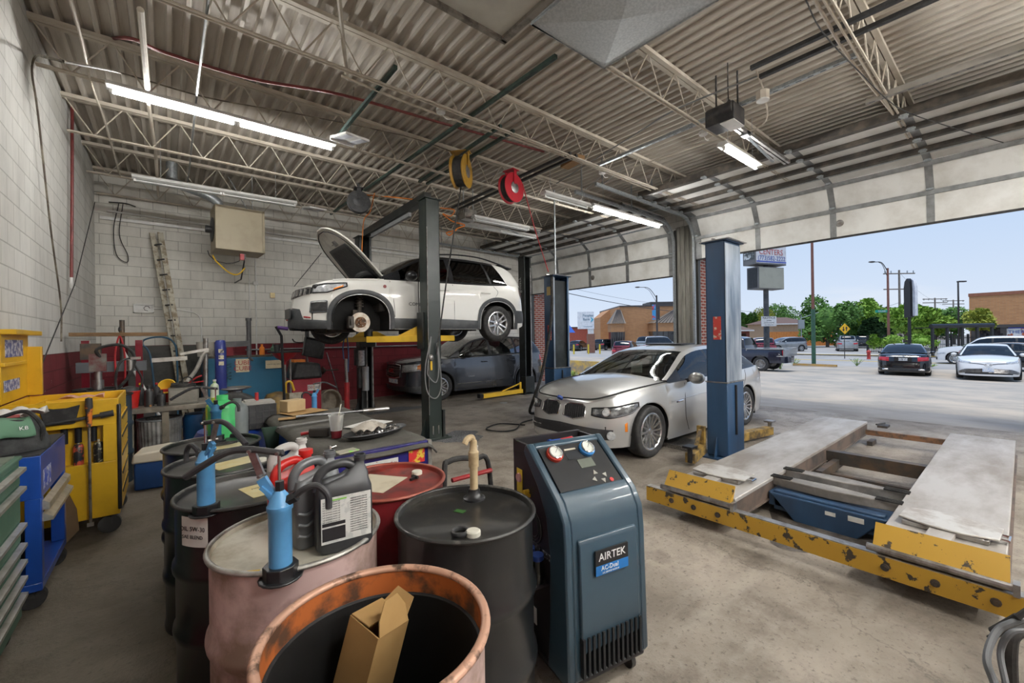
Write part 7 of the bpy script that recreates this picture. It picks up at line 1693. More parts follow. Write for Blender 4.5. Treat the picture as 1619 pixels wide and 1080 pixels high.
# loops of hose hanging on the near black post
mb = MB()
for k, (dz, w) in enumerate(((0, .11), (.25, .07))): mb.tube(cat([(-.03 + .0 * k, 0, 1.5), (-.03 - w, 0, 1.0), (-.04 - w * .6, 0, .62 + dz), (.05, 0, .52 + dz), (.03 + w, 0, .75 + dz), (.05 + w * .3, 0, 1.4)], 6), .010, 6)
one('air_hose', mb, M('hose_grey', (.20, .20, .20), .5), 'looped grey air hose hanging on the near black lift post', 'hose', loc=(3.26, 5.96, .15))
t = thing('air_gun', 'yellow handled air gun hanging on the near black lift post', 'air gun', (3.22, 5.95, 1.12)); obj('grip', MB().tube([(0, 0, 0), (0, 0, .14)], .018, 8), YEL, t); obj('guard', MB().ball((0, 0, .2), .05, 8, (.8, .6, 1)), STL, t)
# floor bits
one('floor_hose', MB().tube(cat([at(830, 672, z=.02), at(790, 670, z=.02), at(769, 678, z=.02), at(790, 682, z=.02), at(815, 679, z=.02), at(826, 668, z=.02), at(850, 662, z=.02)], 6), .013, 6), BLKR, 'loop of black hose lying on the floor in front of the silver sedan nose', 'hose')
OILD = M('oil_absorbent', (.05, .05, .052), .9, c2=(.30, .30, .31), s=60, t=(.45, .6), b=.6)
def patch_(px_, py_, rx_, ry_, lb):
    q = at(px_, py_, z=0); mb = MB(); pts = []
    for k in range(40): a = 2 * PI * k / 40; f = 1 + .18 * sin(3 * a + px_) + .10 * sin(7 * a); pts.append((q.x + rx_ * f * cos(a), q.y + ry_ * f * sin(a), .003))
    o = obj('oil_absorbent', mb.add(pts, [tuple(range(40))]), OILD, ang=0); tag(o, lb, 'absorbent', kind='stuff')
patch_(722, 691, .45, .4, 'patch of grey oil absorbent around the foot of the near black post'); patch_(625, 648, .7, .3, 'dark oily absorbent beside the far black post')
one('floor_drain', MB().lathe([(.0001, .006), (.09, .006), (.10, .0)], n=24), GALV, 'small round floor drain cover between the black post and the silver sedan', 'drain cover', loc=at(796, 637, z=0))
# cords at the right edge
t = thing('power_cable_bundle', 'thick dark power cords with bared plugs hanging at the lower right corner', 'power cable', (0, 0, 0))
P3 = [at(x, y, d=1.15 + .05 * k) for k, (x, y) in enumerate(((1640, 955), (1610, 975), (1572, 1000)))]
obj('plug', MB().tube([P3[1], P3[2]], [.010, .014], 10).tube([P3[2], P3[2] + (P3[2] - P3[1]) * .3], [.003, .003], 6), BLKR, t)
obj('cord_run', MB().tube(cat([P3[1], P3[0]], 4), .008, 8).tube(cat([at(1640, 975, d=1.2), at(1600, 985, d=1.2), at(1575, 1000, d=1.2), at(1560, 1040, d=1.15), at(1572, 1080, d=1.1), at(1590, 1130, d=1.05)], 6), .009, 8).tube(cat([at(1640, 1000, d=1.1), at(1600, 1000, d=1.1), at(1582, 1030, d=1.1), at(1590, 1080, d=1.05), at(1600, 1130, d=1)], 6), .007, 8), M('cord_grey', (.09, .095, .10), .5), t)
obj('cord_post', MB().tube(cat([at(1600, 1140, d=1.3), at(1596, 1030, d=1.3), at(1606, 1000, d=1.3), at(1640, 992, d=1.3)], 6), .018, 10), BLKR, t)
one('gas_cylinder', MB().lathe([(.0001, 0), (.12, 0), (.12, .95), (.10, 1.05), (.05, 1.10), (.0001, 1.1)], n=24), M('cylinder_violet', (.12, .09, .12), .4, c2=(.3, .28, .2), s=3), 'dull violet gas cylinder cut by the right edge of the picture', 'gas cylinder', loc=(2.91, -.13, 0))

# ================================================================== OVERHEAD GEAR
STG = M('strut_green', (.035, .07, .055), .5, c2=(.02, .035, .03), s=12)
def strut(a, b, label, m=STG, w=.042, z=.042):
    a = Vector(a); b = Vector(b); L_ = (b - a).length; mb = MB().beam(a, b, w, z); nf = len(mb.f);     n = int(L_ / .12); d = (b - a) / n
    for k in range(n): c_ = a + d * (k + .5); mb.bx((c_.x, c_.y, c_.z - z / 2 - .001), (.012, .055, .002), (0, 0, math.atan2(d.x, d.y) * -1))
    o = obj('slotted_channel', mb, m, ang=0); tag(o, label, 'slotted channel', 'slotted steel channels under the joists'); o.data.materials.append(BLK)
    for p_ in o.data.polygons[nf:]: p_.material_index = 1
strut((1.95, 4.3, 4.575), (1.95, 6.45, 4.575), 'short green slotted channel left of the white led panel lamp')
strut((3.20, 3.1, 4.575), (3.0, 10.3, 4.575), 'long green slotted channel running from the duct hood to the black reel')
strut((3.63, 4.6, 4.57), (3.70, 7.2, 4.57), 'left green channel carrying the yellow hose reel'); strut((3.86, 4.6, 4.57), (3.86, 7.2, 4.57), 'right green channel carrying the yellow hose reel')
strut((5.05, 4.6, 4.57), (5.02, 8.2, 4.57), 'left black channel above the red hose reel', BLKP); strut((5.20, 4.6, 4.57), (5.20, 8.2, 4.57), 'right black channel above the red hose reel', BLKP)
strut((5.05, 1.9, 4.57), (5.05, -.6, 4.57), 'left dark channel at the top right near the opener', BLKP, .05); strut((5.3, 1.9, 4.57), (5.3, -.6, 4.57), 'right dark channel at the top right near the opener', BLKP, .05)
strut((6.9, 1.25, 4.55), (6.85, -2.0, 4.55), 'grey slotted channel crossing the upper right corner', M('strut_grey', (.30, .28, .25), .5, .3), .06, .07); strut((5.8, 4.7, 4.57), (5.7, 1.1, 4.57), 'grey slotted channel carrying the black door opener', GALV, .05)
COND = M('conduit_bright', (.26, .27, .27), .45, .5, c2=(.2, .21, .21), s=7)
def run(label, pts, r=.013, m=COND, sm=True, nm='conduit'): o = obj(nm, MB().tube(cat(pts, 5) if sm else pts, r, 8), m); return tag(o, label, nm)
CR2 = CREAM
run('bright steel conduit crossing the joists left of the yellow cart side lamps', [at(x, y, z=4.56) for x, y in ((332, -20), (322, 60), (310, 160), (300, 262), (296, 290))], .012)
run('cream conduit running from the roof edge to the far left corner', [at(x, y, z=4.55) for x, y in ((108, -10), (128, 60), (145, 135), (165, 190), (185, 262), (190, 278))], .012, CR2)
run('short thick white pipe stub hanging over the lit tube lights', [at(222, 15, z=4.50), at(233, 140, z=4.50)], .026, CREAM, False, 'pipe'); run('white pipe dropping behind the lit tube lights to the back wall', [at(235, 165, z=4.62), at(246, 240, z=4.62), at(250, 310, z=4.3)], .02, CREAM, False, 'pipe')
run('rusty pipe end hanging down at the top of the picture', [Vector((1.52, 2.95, 4.6)), Vector((1.52, 2.95, 4.98))], .022, M('pipe_brown', (.16, .11, .08), .6), False, 'pipe')
run('pale wooden batten running under the deck left of the green channel', [at(705 - 10, 0, z=4.60) + Vector((-.9, .0, 0)), at(548, 118, z=4.58)], .02, CR2, False, 'batten')
run('grey conduit running from the far reel across to the overhead door', [at(x, y, z=4.56) for x, y in ((540, 120), (690, 180), (900, 250), (1100, 330))], .014, CR2)
run('rust streaked conduit crossing above the red hose reel', [at(x, y, z=4.6) for x, y in ((880, 290), (1000, 215), (1080, 168), (1300, 80), (1500, -10))], .010)
run('thin steel conduit ending at the round junction box over the door', [at(x, y, z=4.58) for x, y in ((1000, 265), (1120, 225), (1205, 198), (1208, 150), (1195, 110))], .010, CR2)
run('paired cream conduit under the rightmost joist', [at(x, y, z=4.56) for x, y in ((1285, -5), (1345, 95), (1420, 190))], .016, CR2)
run('slack black cable crossing the joist at the upper right', [at(x, y, z=4.45) for x, y in ((1272, -5), (1300, 50), (1360, 115), (1420, 170), (1500, 200), (1619, 235))], .006, BLKR, True, 'cable')
run('vertical black power cord rising from the door opener', [Vector((5.55, 2.35, 4.40)), Vector((5.50, 2.34, 4.7)), Vector((5.50, 2.34, 5.04))], .007, BLKR, True, 'cable')
run('tall thin steel pipe standing on the far blue lift post', [Vector((6.12, 6.04, 2.86)), Vector((6.12, 6.04, 4.6))], .016, GALV, False, 'pipe')
for c0, lb in ((at(697, 175, z=4.58), 'round ceiling junction box near the middle of the cream conduit'), (at(952, 272, z=4.57), 'round junction box with a dangling wire over the tube lights'), (at(1112, 210, z=4.55), 'square junction box at the end of the short lit fixture')):
    one('junction_box', MB().lathe([(.0001, -.03), (.06, -.03), (.06, .02), (.0001, .02)], n=10).tube(cat([(0, 0, -.03), (.08, .0, -.08), (.16, .0, -.06)], 4), .006, 5), WHT, lb, 'junction box', loc=c0)
t = thing('junction_box', 'octagonal box with a white round cover hanging beside the black door opener', 'junction box', at(1206, 158, z=4.45)); obj('box_body', MB().lathe([(.0001, 0), (.075, 0), (.075, .1), (.0001, .1)], n=8), CREAM, t, ang=0); obj('cover', MB().lathe([(.0001, -.012), (.07, -.012), (.07, 0)], n=24), WHT, t)
one('wood_block', MB().box(-.22, -.09, -.04, .22, .09, .04), M('block_wood', (.30, .17, .07), .7), 'brown wooden board fixed under the joists near the red reel', 'board', loc=at(905, 256, z=4.6), rot=(0, 0, R(80)))
# reels
def reel(name, label, loc, rz, m, r=.2, w=.10, hub=STL, frame=None, rot=None):
    t = thing(name, label, 'hose reel', loc, rz, rot=rot)
    obj('spool', MB().lathe([(.05, -w), (r, -w), (r + .008, -w + .008), (r, -w + .016), (r * .86, -w * .6), (r * .86, w * .6), (r, w - .016), (r + .008, w - .008), (r, w), (.05, w)], n=40, ax='y'), m, t)
    obj('hub', MB().lathe([(.0001, -w - .02), (.06, -w - .02), (.10, -w - .008), (.10, -w)], n=24, ax='y').lathe([(.0001, w + .02), (.10, w + .004)], n=24, ax='y'), hub, t)
    obj('mount', MB().box(-.035, -w - .02, r * .2, .035, -w - .012, r + .06).box(-.035, w + .012, r * .2, .035, w + .02, r + .06).box(-.08, -w - .04, r + .05, .08, w + .04, r + .065).box(-.02, -.02, r + .06, .02, .02, 4.57 - Vector(loc).z), frame or m, t)
    obj('hose_wound', MB().lathe([(r * .88, -w * .75), (r * .92, -w * .4), (r * .88, 0), (r * .92, w * .4), (r * .88, w * .75)], n=36, ax='y'), BLKR, t)
    return t
YREEL = M('reel_ochre', (.40, .22, .02), .5, c2=(.25, .13, .015), s=6)
reel('hose_reel', 'ochre yellow hose reel seen edge on under the green channels', at(729, 272, z=4.25), R(38), YREEL, .25, .11)
reel('hose_reel', 'red hose reel with a grey hub hanging under the black channels', at(808, 298, z=4.26), R(10), M('reel_red', (.50, .015, .03), .4, c2=(.4, .012, .025), s=6), .25, .085)
reel('cord_reel', 'round black cord reel with a small white label above the open hood', at(567, 320, z=4.22), R(-12), BLKP, .2, .06, BLKP)
run('black hose hanging from the ochre reel down to the near black post', [at(729, 295, z=4.1), at(722, 340, d=6.1), at(708, 430, d=6.0), at(690, 560, d=5.9)], .011, BLKR, True, 'hose')
run('red hose slanting from the red reel down to the far blue post', [at(826, 290, z=4.15), at(845, 360, d=7.6), at(867, 430, d=8.2)], .009, RED, True, 'hose')
run('orange cord looping down beside the black cord reel', [at(592, 306, z=4.3), at(585, 335, d=8.8), at(575, 350, d=9), at(572, 400, d=9.2), at(570, 430, d=9.2)], .010, ORG, True, 'cord')
mb = MB(); mb.tube(cat([at(x, y, d=8.6) for x, y in ((696, 329), (718, 332), (712, 342), (700, 338), (715, 350), (735, 356), (722, 362), (712, 372), (706, 368), (722, 364))], 5), .012, 6); mb.tube(cat([at(x, y, d=8.6) for x, y in ((560, 307), (600, 310), (650, 315), (690, 322))], 5), .012, 6)
o = obj('orange_cord', mb, ORG); tag(o, 'tangled orange cord draped beside the near black post top', 'cord')
# door openers
def opener(label, loc, far_=False):
    t = thing('door_opener', label, 'door opener', loc)
    obj('motor_case', MB().box(-.20, -.18, -.05, .12, .18, .16).cyl((-.14, -.16, .10), (-.14, .16, .10), .09, n=16), M('opener_dark' if not far_ else 'opener_grey', (.02, .02, .022) if not far_ else (.22, .20, .17), .4, c2=(.06, .055, .05), s=8), t, bev=.01)
    obj('cover_plate', MB().box(-.18, -.17, -.062, .13, .0, -.052), WHT, t); obj('rail', MB().box(.10, -.045, .03, 2.2, -.01, .075).box(.10, .01, .03, 2.2, .045, .075), STL, t); obj('chain', MB().tube([(.12, 0, .08), (2.2, 0, .08)], .008, 6), BLK, t)
    obj('drawbar', MB().beam((.62, 0, .03), (1.45, -.05, -.14), .035, .02).bx((.60, 0, .04), (.12, .09, .06)), GALV, t); obj('hanger', MB().tube([(-.05, .1, .15), (-.05, .1, .65)], .012, 6).tube([(.06, -.12, .15), (.06, -.12, .65)], .012, 6), BLKP if not far_ else GALV, t)
    obj('wire_bundle', MB().tube(cat([(-.2, -.15, .05), (-.12, -.1, .22), (0, .0, .26), (.06, .1, .2), (.1, .15, .05)], 5), .008, 6), BLKR, t)
opener('black garage door opener with a white cover plate hanging over the near door', (5.62, 2.42, 4.34)); opener('grey garage door opener hanging over the far door behind the red hose', (5.25, 7.9, 4.30), True)
# led panel lamps
for c0, rz_, lb in ((at(553, 221, z=4.40), 8, 'white two panel led lamp hanging near the end of the lit tubes'), (at(497, 331, z=4.38), 4, 'smaller looking led lamp near the back wall beside the heater')):
    t = thing('led_lamp', lb, 'lamp', c0, rot=(R(12), 0, R(rz_))); obj('lamp_frame', MB().box(-.17, -.24, 0, .17, .24, .03).box(-.17, .22, -.03, .17, .25, .03), WHT, t, bev=.004); obj('diffuser', MB().box(-.15, -.22, -.004, -.05, .21, -.001).box(.05, -.22, -.004, .15, .21, -.001), M('diffuser_off', (.60, .62, .68), .4), t); obj('hang_wire', MB().tube([(0, 0, .03), (0, .0, .69)], .003, 5), BLKR, t)
# sheet metal unit and galvanised hood at the top of the picture
t = thing('exhaust_unit', 'big grey sheet metal unit cut by the top edge of the picture', 'duct unit', (1.95, 1.95, 4.20), 0)
A, B, Cc = at(690, 0, z=4.2), at(797, 62, z=4.2), at(885, -5, z=4.2)
mb = MB().box(B.x - 1.35, B.y - 1.6, 4.2, B.x, B.y, 4.25); mb.v = [(p[0] - 1.95, p[1] - 1.95, p[2] - 4.2) for p in mb.v]; obj('bottom_pan', mb, M('pan_grey', (.52, .52, .47), .5, c2=(.45, .45, .41), s=3), t)
mb = MB(); x1, y1 = B.x - 1.95, B.y - 1.95; mb.box(x1 - 1.37, y1 - .02, -.03, x1 + .02, y1 + .02, .10); mb.box(x1 - .04, y1 - 1.6, -.03, x1 + .02, y1, .10); mb.box(x1 - 1.3, y1 - 1.55, .05, x1 - .03, y1 - .03, .55); obj('edge_channel', mb, M('edge_brown', (.28, .26, .23), .5, .3, c2=(.09, .08, .07), s=8), t)
t = thing('duct_hood', 'galvanised square duct transition between the roof joists at the top', 'duct', (3.6, 2.2, 4.45))
A = at(840, 38, z=4.45); B = at(955, 108, z=4.45); Cc = at(1135, 0, z=4.45); loc = Vector((3.6, 2.2, 4.45))
D_ = A + Cc - B; q = [A - loc, B - loc, Cc - loc, D_ - loc]; ctr = (q[0] + q[2]) / 2 + Vector((0, 0, -.06))
mb = MB().add([tuple(p) for p in q] + [tuple(ctr)], [(0, 1, 4), (1, 2, 4), (2, 3, 4), (3, 0, 4)]); mb.add([tuple(p) for p in q] + [tuple(p + Vector((0, 0, .55))) for p in q], [(0, 1, 5, 4), (1, 2, 6, 5), (2, 3, 7, 6), (3, 0, 4, 7)])
obj('hood_sheet', mb, M('galvanised_sheet', (.62, .65, .66), .45, .4, c2=(.5, .535, .55), s=45, t=(.42, .58)), t, ang=0); obj('hood_flange', MB().tube([tuple(p) for p in q], .012, 4, closed=True), GALV, t)

# ================================================================== OUTDOORS
GZ = -.45
def gp(px_, d, z=GZ): v = at(px_, 530, d=d); return Vector((v.x, v.y, z))      # ground point at a known depth
SILC = M('silver_car_paint', (.42, .43, .43), .28, .5, coat=1)
def farcar(name, label, px_, d, rz, spec, z=GZ, mid=True, **k):
    v = gp(px_, d, z); off = Matrix.Rotation(rz, 3, 'Z') @ Vector((spec['L'] / 2, 0, 0))
    return far(name, label, (v.x - off.x, v.y - off.y, z), rz, spec, **k)
c = farcar('white_suv', 'white sport utility vehicle driving on the street behind the white sedan', 1567, 26.0, R(90) + PI, suv_spec(4.82, 1.94, 1.77, WPC), -.50, rr=.25)
farcar('maroon_suv', 'maroon sport utility vehicle waiting in the street seen through the far door', 990, 37, R(205), suv_spec(4.6, 1.86, 1.70, MAR), -.5)
farcar('silver_suv', 'long silver sport utility vehicle parked in front of the tan brick bank', 1040, 47, R(168), suv_spec(5.5, 2.0, 1.92, SILC), -.38)
farcar('maroon_suv', 'maroon sport utility vehicle behind the dark pickup truck and the sign pole', 1204, 37, R(205), suv_spec(4.9, 1.95, 1.75, MAR))
farcar('silver_suv', 'small silver sport utility vehicle near the orange fence', 1240, 47, R(-35), suv_spec(4.5, 1.82, 1.65, GRY))
farcar('silver_suv', 'silver sport utility vehicle beside the yellow two way traffic sign', 1338, 46, R(195), suv_spec(4.5, 1.85, 1.75, SILC))
farcar('dark_car', 'dark parked car right of the silver car by the traffic sign', 1364, 54, R(190), suv_spec(4.5, 1.85, 1.7, BPC))
farcar('dark_car', 'dark parked car seen between the bank sign and the blue lift post', 915, 62, R(200), sedan_spec(4.8, 1.85, 1.5, BPC)); farcar('dark_car', 'dark parked car right of the bank sign base', 957, 62, R(190), suv_spec(4.6, 1.85, 1.65, BPC))
farcar('dark_car', 'dark sedan just visible behind the roof of the white sedan', 1622, 21.5, R(80), sedan_spec(4.8, 1.85, 1.42, BPC))
# ---- buildings
TANB = brickM('tan_brick', (.60, .33, .15), (.50, .27, .12), (.52, .36, .22), .4, .13, 'yz', .012, b=.2, dirt=.12); TANX = brickM('tan_brick_x', (.52, .26, .11), (.44, .21, .09), (.44, .28, .16), .4, .13, 'xz', .012, b=.2, dirt=.12)
MROOF = M('brown_metal_roof', (.20, .16, .12), .5, .3, c2=(.16, .13, .10), s=3); DGLASS = M('dark_window_glass', (.02, .022, .025), .1, .2, coat=1); DFR = M('dark_trim', (.07, .06, .055), .5)
def frame_(px0, px1, d):
    a, b = gp(px0, d), gp(px1, d); x = (b - a); L_ = x.length; x.normalize(); y = Vector((-x.y, x.x, 0)); m = Matrix((x, y, Vector((0, 0, 1)))).transposed().to_4x4(); m.translation = a; return m, L_
def wbuild(label, px0, px1, d, cat_='building', name='building'):
    m, L_ = frame_(px0, px1, d); t = thing(name, label, cat_); t.matrix_world = m; return t, L_
t, L_ = wbuild('tan brick bank building with sloped brown metal roofs across the street', 963, 1128, 62)
h = 6.4; sc = L_ / 165
obj('brick_wall', MB().box(17 * sc, 0, 0, L_, 14, 6.3).prism([(0, 0), (17 * sc, 0), (17 * sc, 6.3), (0, 5.1)], 6, 12, 'y', TR(0, 0, 0)), TANX, t, ang=0)
obj('roof_edge', MB().box(17 * sc, -.1, 6.3, L_ + .1, 14, 6.5).box(80 * sc, 4, 6.5, L_, 8, 7.3), DFR, t)
for a, b in ((-2 * sc, 18 * sc), (62 * sc, 110 * sc)):
    obj('low_wall', MB().box(a, -2.2, 2.6, b, 0, 3.8), TANX, t, ang=0); obj('window_band', MB().box(a + .1, -2.1, .4, b - .1, -.1, 2.6), DGLASS, t)
    mb = MB(); [mb.box(a + k * (b - a) / 6 - .06, -2.2, 0, a + k * (b - a) / 6 + .06, -2.05, 2.6) for k in range(7)]; obj('mullion', mb, DFR, t)
    obj('sloped_roof', MB().add([(a - .2, -2.4, 3.8), (b + .2, -2.4, 3.8), (b + .1, -.05, 5.9), (b - .6, -.05, 5.9)], [(0, 1, 2, 3)]).add([(a - .2, -2.4, 3.8), (b - .6, -.05, 5.9), (a - .2, -.05, 3.8)], [(0, 1, 2)]), MROOF, t, ang=0)
    mb = MB(); n = 9; [mb.tube([(a + (b - a) * (k + .5) / n, -2.4, 3.86), (b - .5 + .5 * (k + .5) / n, -.1, 5.9)], .04, 4) for k in range(n)]; obj('roof_seam', mb, DFR, t)
t, L_ = wbuild('low red brick building left of the bank sign', 880, 945, 75); obj('wall', MB().box(-6, 0, 0, L_, 8, 3.6), M('brick_red_far', (.36, .09, .06), .85), t, ang=0); obj('roof_edge', MB().box(-6, -.1, 3.6, L_, 8, 3.75), DFR, t)
t, L_ = wbuild('pale low building between the red building and the bank', 935, 970, 80); obj('wall', MB().box(0, 0, 0, L_ + 3, 8, 3.2), M('wall_pale', (.55, .46, .36), .85), t, ang=0); obj('roof', MB().prism([(-.3, 3.2), (8.3, 3.2), (4, 4.4)], -.2, L_ + 3.2, 'x'), M('roof_brown', (.20, .14, .11), .8), t, ang=0)
t, L_ = wbuild('tan brick shop building with dark storefront at the right edge', 1533, 1680, 42); g_ = gp(1533, 42); L_ = 22; t.matrix_world = Matrix(((0, 1, 0, g_.x), (-1, 0, 0, g_.y), (0, 0, 1, GZ), (0, 0, 0, 1)))
obj('brick_wall', MB().box(0, 0, 2.55, L_, 12, 5.7).box(0, .3, -.1, .5, 12, 2.6), TANX, t, ang=0); obj('parapet', MB().box(-.05, -.06, 5.45, L_, 12, 5.75), M('brick_cap', (.30, .12, .07), .8), t)
obj('storefront', MB().box(.1, .2, 0, L_, .4, 2.55), DGLASS, t); mb = MB(); [mb.box(.1 + k * 1.9, .05, 0, .5 + k * 1.9, .22, 2.55) for k in range(8)]; mb.box(0, -.02, 2.3, L_, .3, 2.6); obj('pilaster', mb, DFR, t)
po = obj('window_poster', MB().box(2.3, .15, .9, 3.9, .19, 2.2), M('poster', (.75, .74, .72), .5, c2=(.5, .12, .05), s=2.5, t=(.5, .55)), t); text('THERE', .42, BLU, po, (3.1, .13, 1.85), (R(90), 0, 0)); text('BACK', .42, RED, po, (3.1, .13, 1.2), (R(90), 0, 0)); obj('blue_banner', MB().box(2.5, .15, 2.2, 4.2, .18, 2.5), M('banner_blue', (.02, .06, .5), .5), t)
for px0, px1, d, hw_, hr, wm, rm, lb in ((1128, 1185, 70, 2.7, 4.3, (.22, .07, .05), (.17, .12, .10), 'low brick house with a brown roof behind the maroon vehicle'), (1148, 1215, 96, 3.6, 5.6, (.5, .46, .38), (.24, .21, .19), 'grey roofed house behind the low brown roofed house'), (1222, 1282, 84, 4.0, 5.4, (.42, .28, .17), (.16, .10, .08), 'brick house with brown hip roof left of the big green tree'), (1472, 1500, 95, 3.4, 4.8, (.5, .42, .34), (.2, .15, .12), 'far small house glimpsed behind the trees')):
    t, L_ = wbuild(lb, px0, px1, d, 'house', 'house'); obj('wall', MB().box(0, 0, 0, L_, 9, hw_), M('hw' + lb[:9], wm, .85), t, ang=0)
    obj('roof', MB().add([(-.5, -.5, hw_), (L_ + .5, -.5, hw_), (L_ + .5, 9.5, hw_), (-.5, 9.5, hw_), (L_ * .3, 4, hr), (L_ * .7, 4, hr)], [(0, 1, 5, 4), (1, 2, 5), (2, 3, 4, 5), (3, 0, 4)]), M('hr' + lb[:9], rm, .85), t, ang=0); obj('fascia', MB().box(-.5, -.55, hw_ - .2, L_ + .5, -.45, hw_), WHT, t)
    mb = MB(); [mb.box(L_ * (k + .3) / 3, -.05, 1.0, L_ * (k + .7) / 3, .0, 2.1) for k in range(3)]; obj('window', mb, DGLASS, t)
t, L_ = wbuild('long orange wooden fence in front of the brown roofed houses', 1214, 1322, 66, 'fence', 'wood_fence'); mb = MB(); n = 40; [mb.box(L_ * k / n, 0, .05, L_ * (k + .92) / n, .05, 2.3) for k in range(n)]; obj('board_panel', mb, M('fence_orange', (.62, .24, .06), .75, c2=(.5, .18, .05), s=4), t, ang=0)
t, L_ = wbuild('black iron fence running behind the parked cars on the right', 1372, 1690, 40, 'fence', 'iron_fence'); mb = MB(); n = int(L_ / .16); [mb.box(L_ * k / n, 0, 0, L_ * k / n + .03, .03, 1.6) for k in range(n)]; mb.box(0, 0, .2, L_, .04, .26).box(0, 0, 1.35, L_, .04, 1.42); obj('picket_panel', mb, BLK, t, ang=0); mb = MB(); [mb.box(L_ * k / 12 - .06, -.04, 0, L_ * k / 12 + .06, .1, 1.75) for k in range(13)]; obj('post', mb, BLK, t, ang=0)
# bus shelter like canopy rail
t, L_ = wbuild('black bus shelter with a rounded roof beam behind the white vehicle', 1472, 1570, 33, 'bus shelter', 'bus_shelter'); obj('roof_beam', MB().cyl((0, 0, 2.45), (L_, 0, 2.45), .17, n=14).box(0, 0, 2.3, L_, 1.4, 2.36), BLK, t)
for k in range(5): obj('post', MB().box(L_ * k / 4 * .96 + .05, -.06, 0, L_ * k / 4 * .96 + .2, .08, 2.4), BLK, t)
# ---- trees and plants
def leaf(n_, c, c2): return M(n_, c, .75, c2=c2, s=2.5, t=(.35, .65))
TR1 = leaf('leaves_green', (.11, .24, .035), (.05, .13, .02)); TR2 = leaf('leaves_light', (.26, .42, .05), (.14, .28, .03)); TR3 = leaf('leaves_dark', (.045, .11, .03), (.02, .06, .02)); TR4 = leaf('leaves_yellow', (.38, .38, .05), (.2, .26, .03)); BARK = M('bark', (.13, .10, .075), .9)
def crown(seed, r_, hgt, n_, sz, clumps=9, dens=1):
    rnd = random.Random(seed); mb = MB(); cl = []
    for k in range(clumps): a = rnd.uniform(0, 2 * PI); q = rnd.uniform(.15, .62) * r_; cl.append((q * cos(a), q * sin(a), rnd.uniform(-.32, .36) * hgt, rnd.uniform(.34, .5)))
    cl.append((0, 0, 0, .6))
    for k in range(n_):
        cx_, cy_, cz_, cr_ = cl[k % len(cl)]; v = Vector((rnd.gauss(0, 1), rnd.gauss(0, 1), rnd.gauss(0, 1))).normalized() * (rnd.uniform(.6, 1.05))
        p = Vector((cx_ + v.x * cr_ * r_, cy_ + v.y * cr_ * r_, cz_ + v.z * cr_ * hgt * .5)); u = Vector((rnd.gauss(0, 1), rnd.gauss(0, 1), rnd.gauss(0, 1))).normalized(); w = u.orthogonal().normalized(); s_ = sz * rnd.uniform(.6, 1.3)
        mb.add([p - u * s_, p + w * s_ * .6, p + u * s_, p - w * s_ * .6], [(0, 1, 2, 3)])
    return mb
def tree(label, px_, d, ztop, wpx, m, seed, zbot=None, n_=4200, sz=.24, name='tree', trunk=True):
    g = gp(px_, d); top = at(px_, ztop, d=d).z; r_ = wpx / F_PX * d / 2; zb_ = GZ + (top - GZ) * .22 if zbot is None else at(px_, zbot, d=d).z
    t = thing(name, label, 'tree' if trunk else 'shrub', g, seed); hh = top - zb_
    o = obj('foliage', crown(seed, r_, hh, n_, sz), m, t, ang=0); o.location = (0, 0, (zb_ + top) / 2 - GZ)
    o2 = obj('inner_foliage', MB().ball((0, 0, 0), 1, 8, (r_ * .4, r_ * .4, hh * .26)), m, t, ang=60); o2.location = o.location
    if trunk: obj('trunk', MB().tube([(0, 0, 0), (.1, 0, (zb_ - GZ) + hh * .4)], [.22, .12], 8).tube([(.05, 0, (zb_ - GZ)), (r_ * .4, .2, (zb_ - GZ) + hh * .45)], [.09, .04], 6).tube([(.05, 0, (zb_ - GZ)), (-r_ * .4, -.2, (zb_ - GZ) + hh * .45)], [.09, .04], 6), BARK, t)
for a in ((('big green tree standing right of the tall red and green pole'), 1308, 58, 466, 88, TR1, 11, 545), ('green tree filling the gap behind the traffic sign', 1348, 64, 478, 62, TR1, 12, 545), ('dark conifer like tree left of the hanging street lamp', 1362, 70, 492, 30, TR3, 13, 545),
          ('light green tree just left of the curved street lamp pole', 1384, 60, 474, 60, TR2, 14, 540), ('dark green tree behind the curved street lamp pole', 1392, 52, 500, 50, TR3, 15, 545), ('bright green tree right of the curved street lamp pole', 1432, 46, 484, 80, TR2, 16, 535),
          ('bright green tree behind the bus shelter', 1478, 48, 496, 66, TR2, 17, 535), ('green tree in front of the tan shop wall', 1508, 62, 486, 60, TR1, 18, 535), ('thin yellow green tree against the tan shop wall', 1545, 38, 490, 38, TR4, 19, 525),
          ('wide green tree behind the notice board', 1240, 118, 482, 76, TR1, 20, 540), ('yellowish tree behind the sign pole', 1205, 112, 490, 60, TR4, 21, 540), ('round green tree right of the near blue post', 1180, 95, 496, 34, TR1, 22, 540),
          ('pair of slim green trees right of the bank sign', 956, 85, 494, 26, TR1, 23, 545), ('green tree seen at the left of the blue lift post', 868, 70, 495, 24, TR4, 24, 540)): tree(a[0], *a[1:])
for px_, d, w_, lb in ((1412, 38, 40, 'round clipped green hedge left of the sign post'), (1455, 38, 50, 'round clipped green hedge right of the sign post'), (1385, 38, 26, 'clipped green hedge behind the black sedan')):
    tree(lb, px_, d, 528, w_, TR2, px_, 552, 900, .10, 'hedge', False)
WEED = leaf('weed_leaves', (.20, .34, .05), (.30, .38, .10))
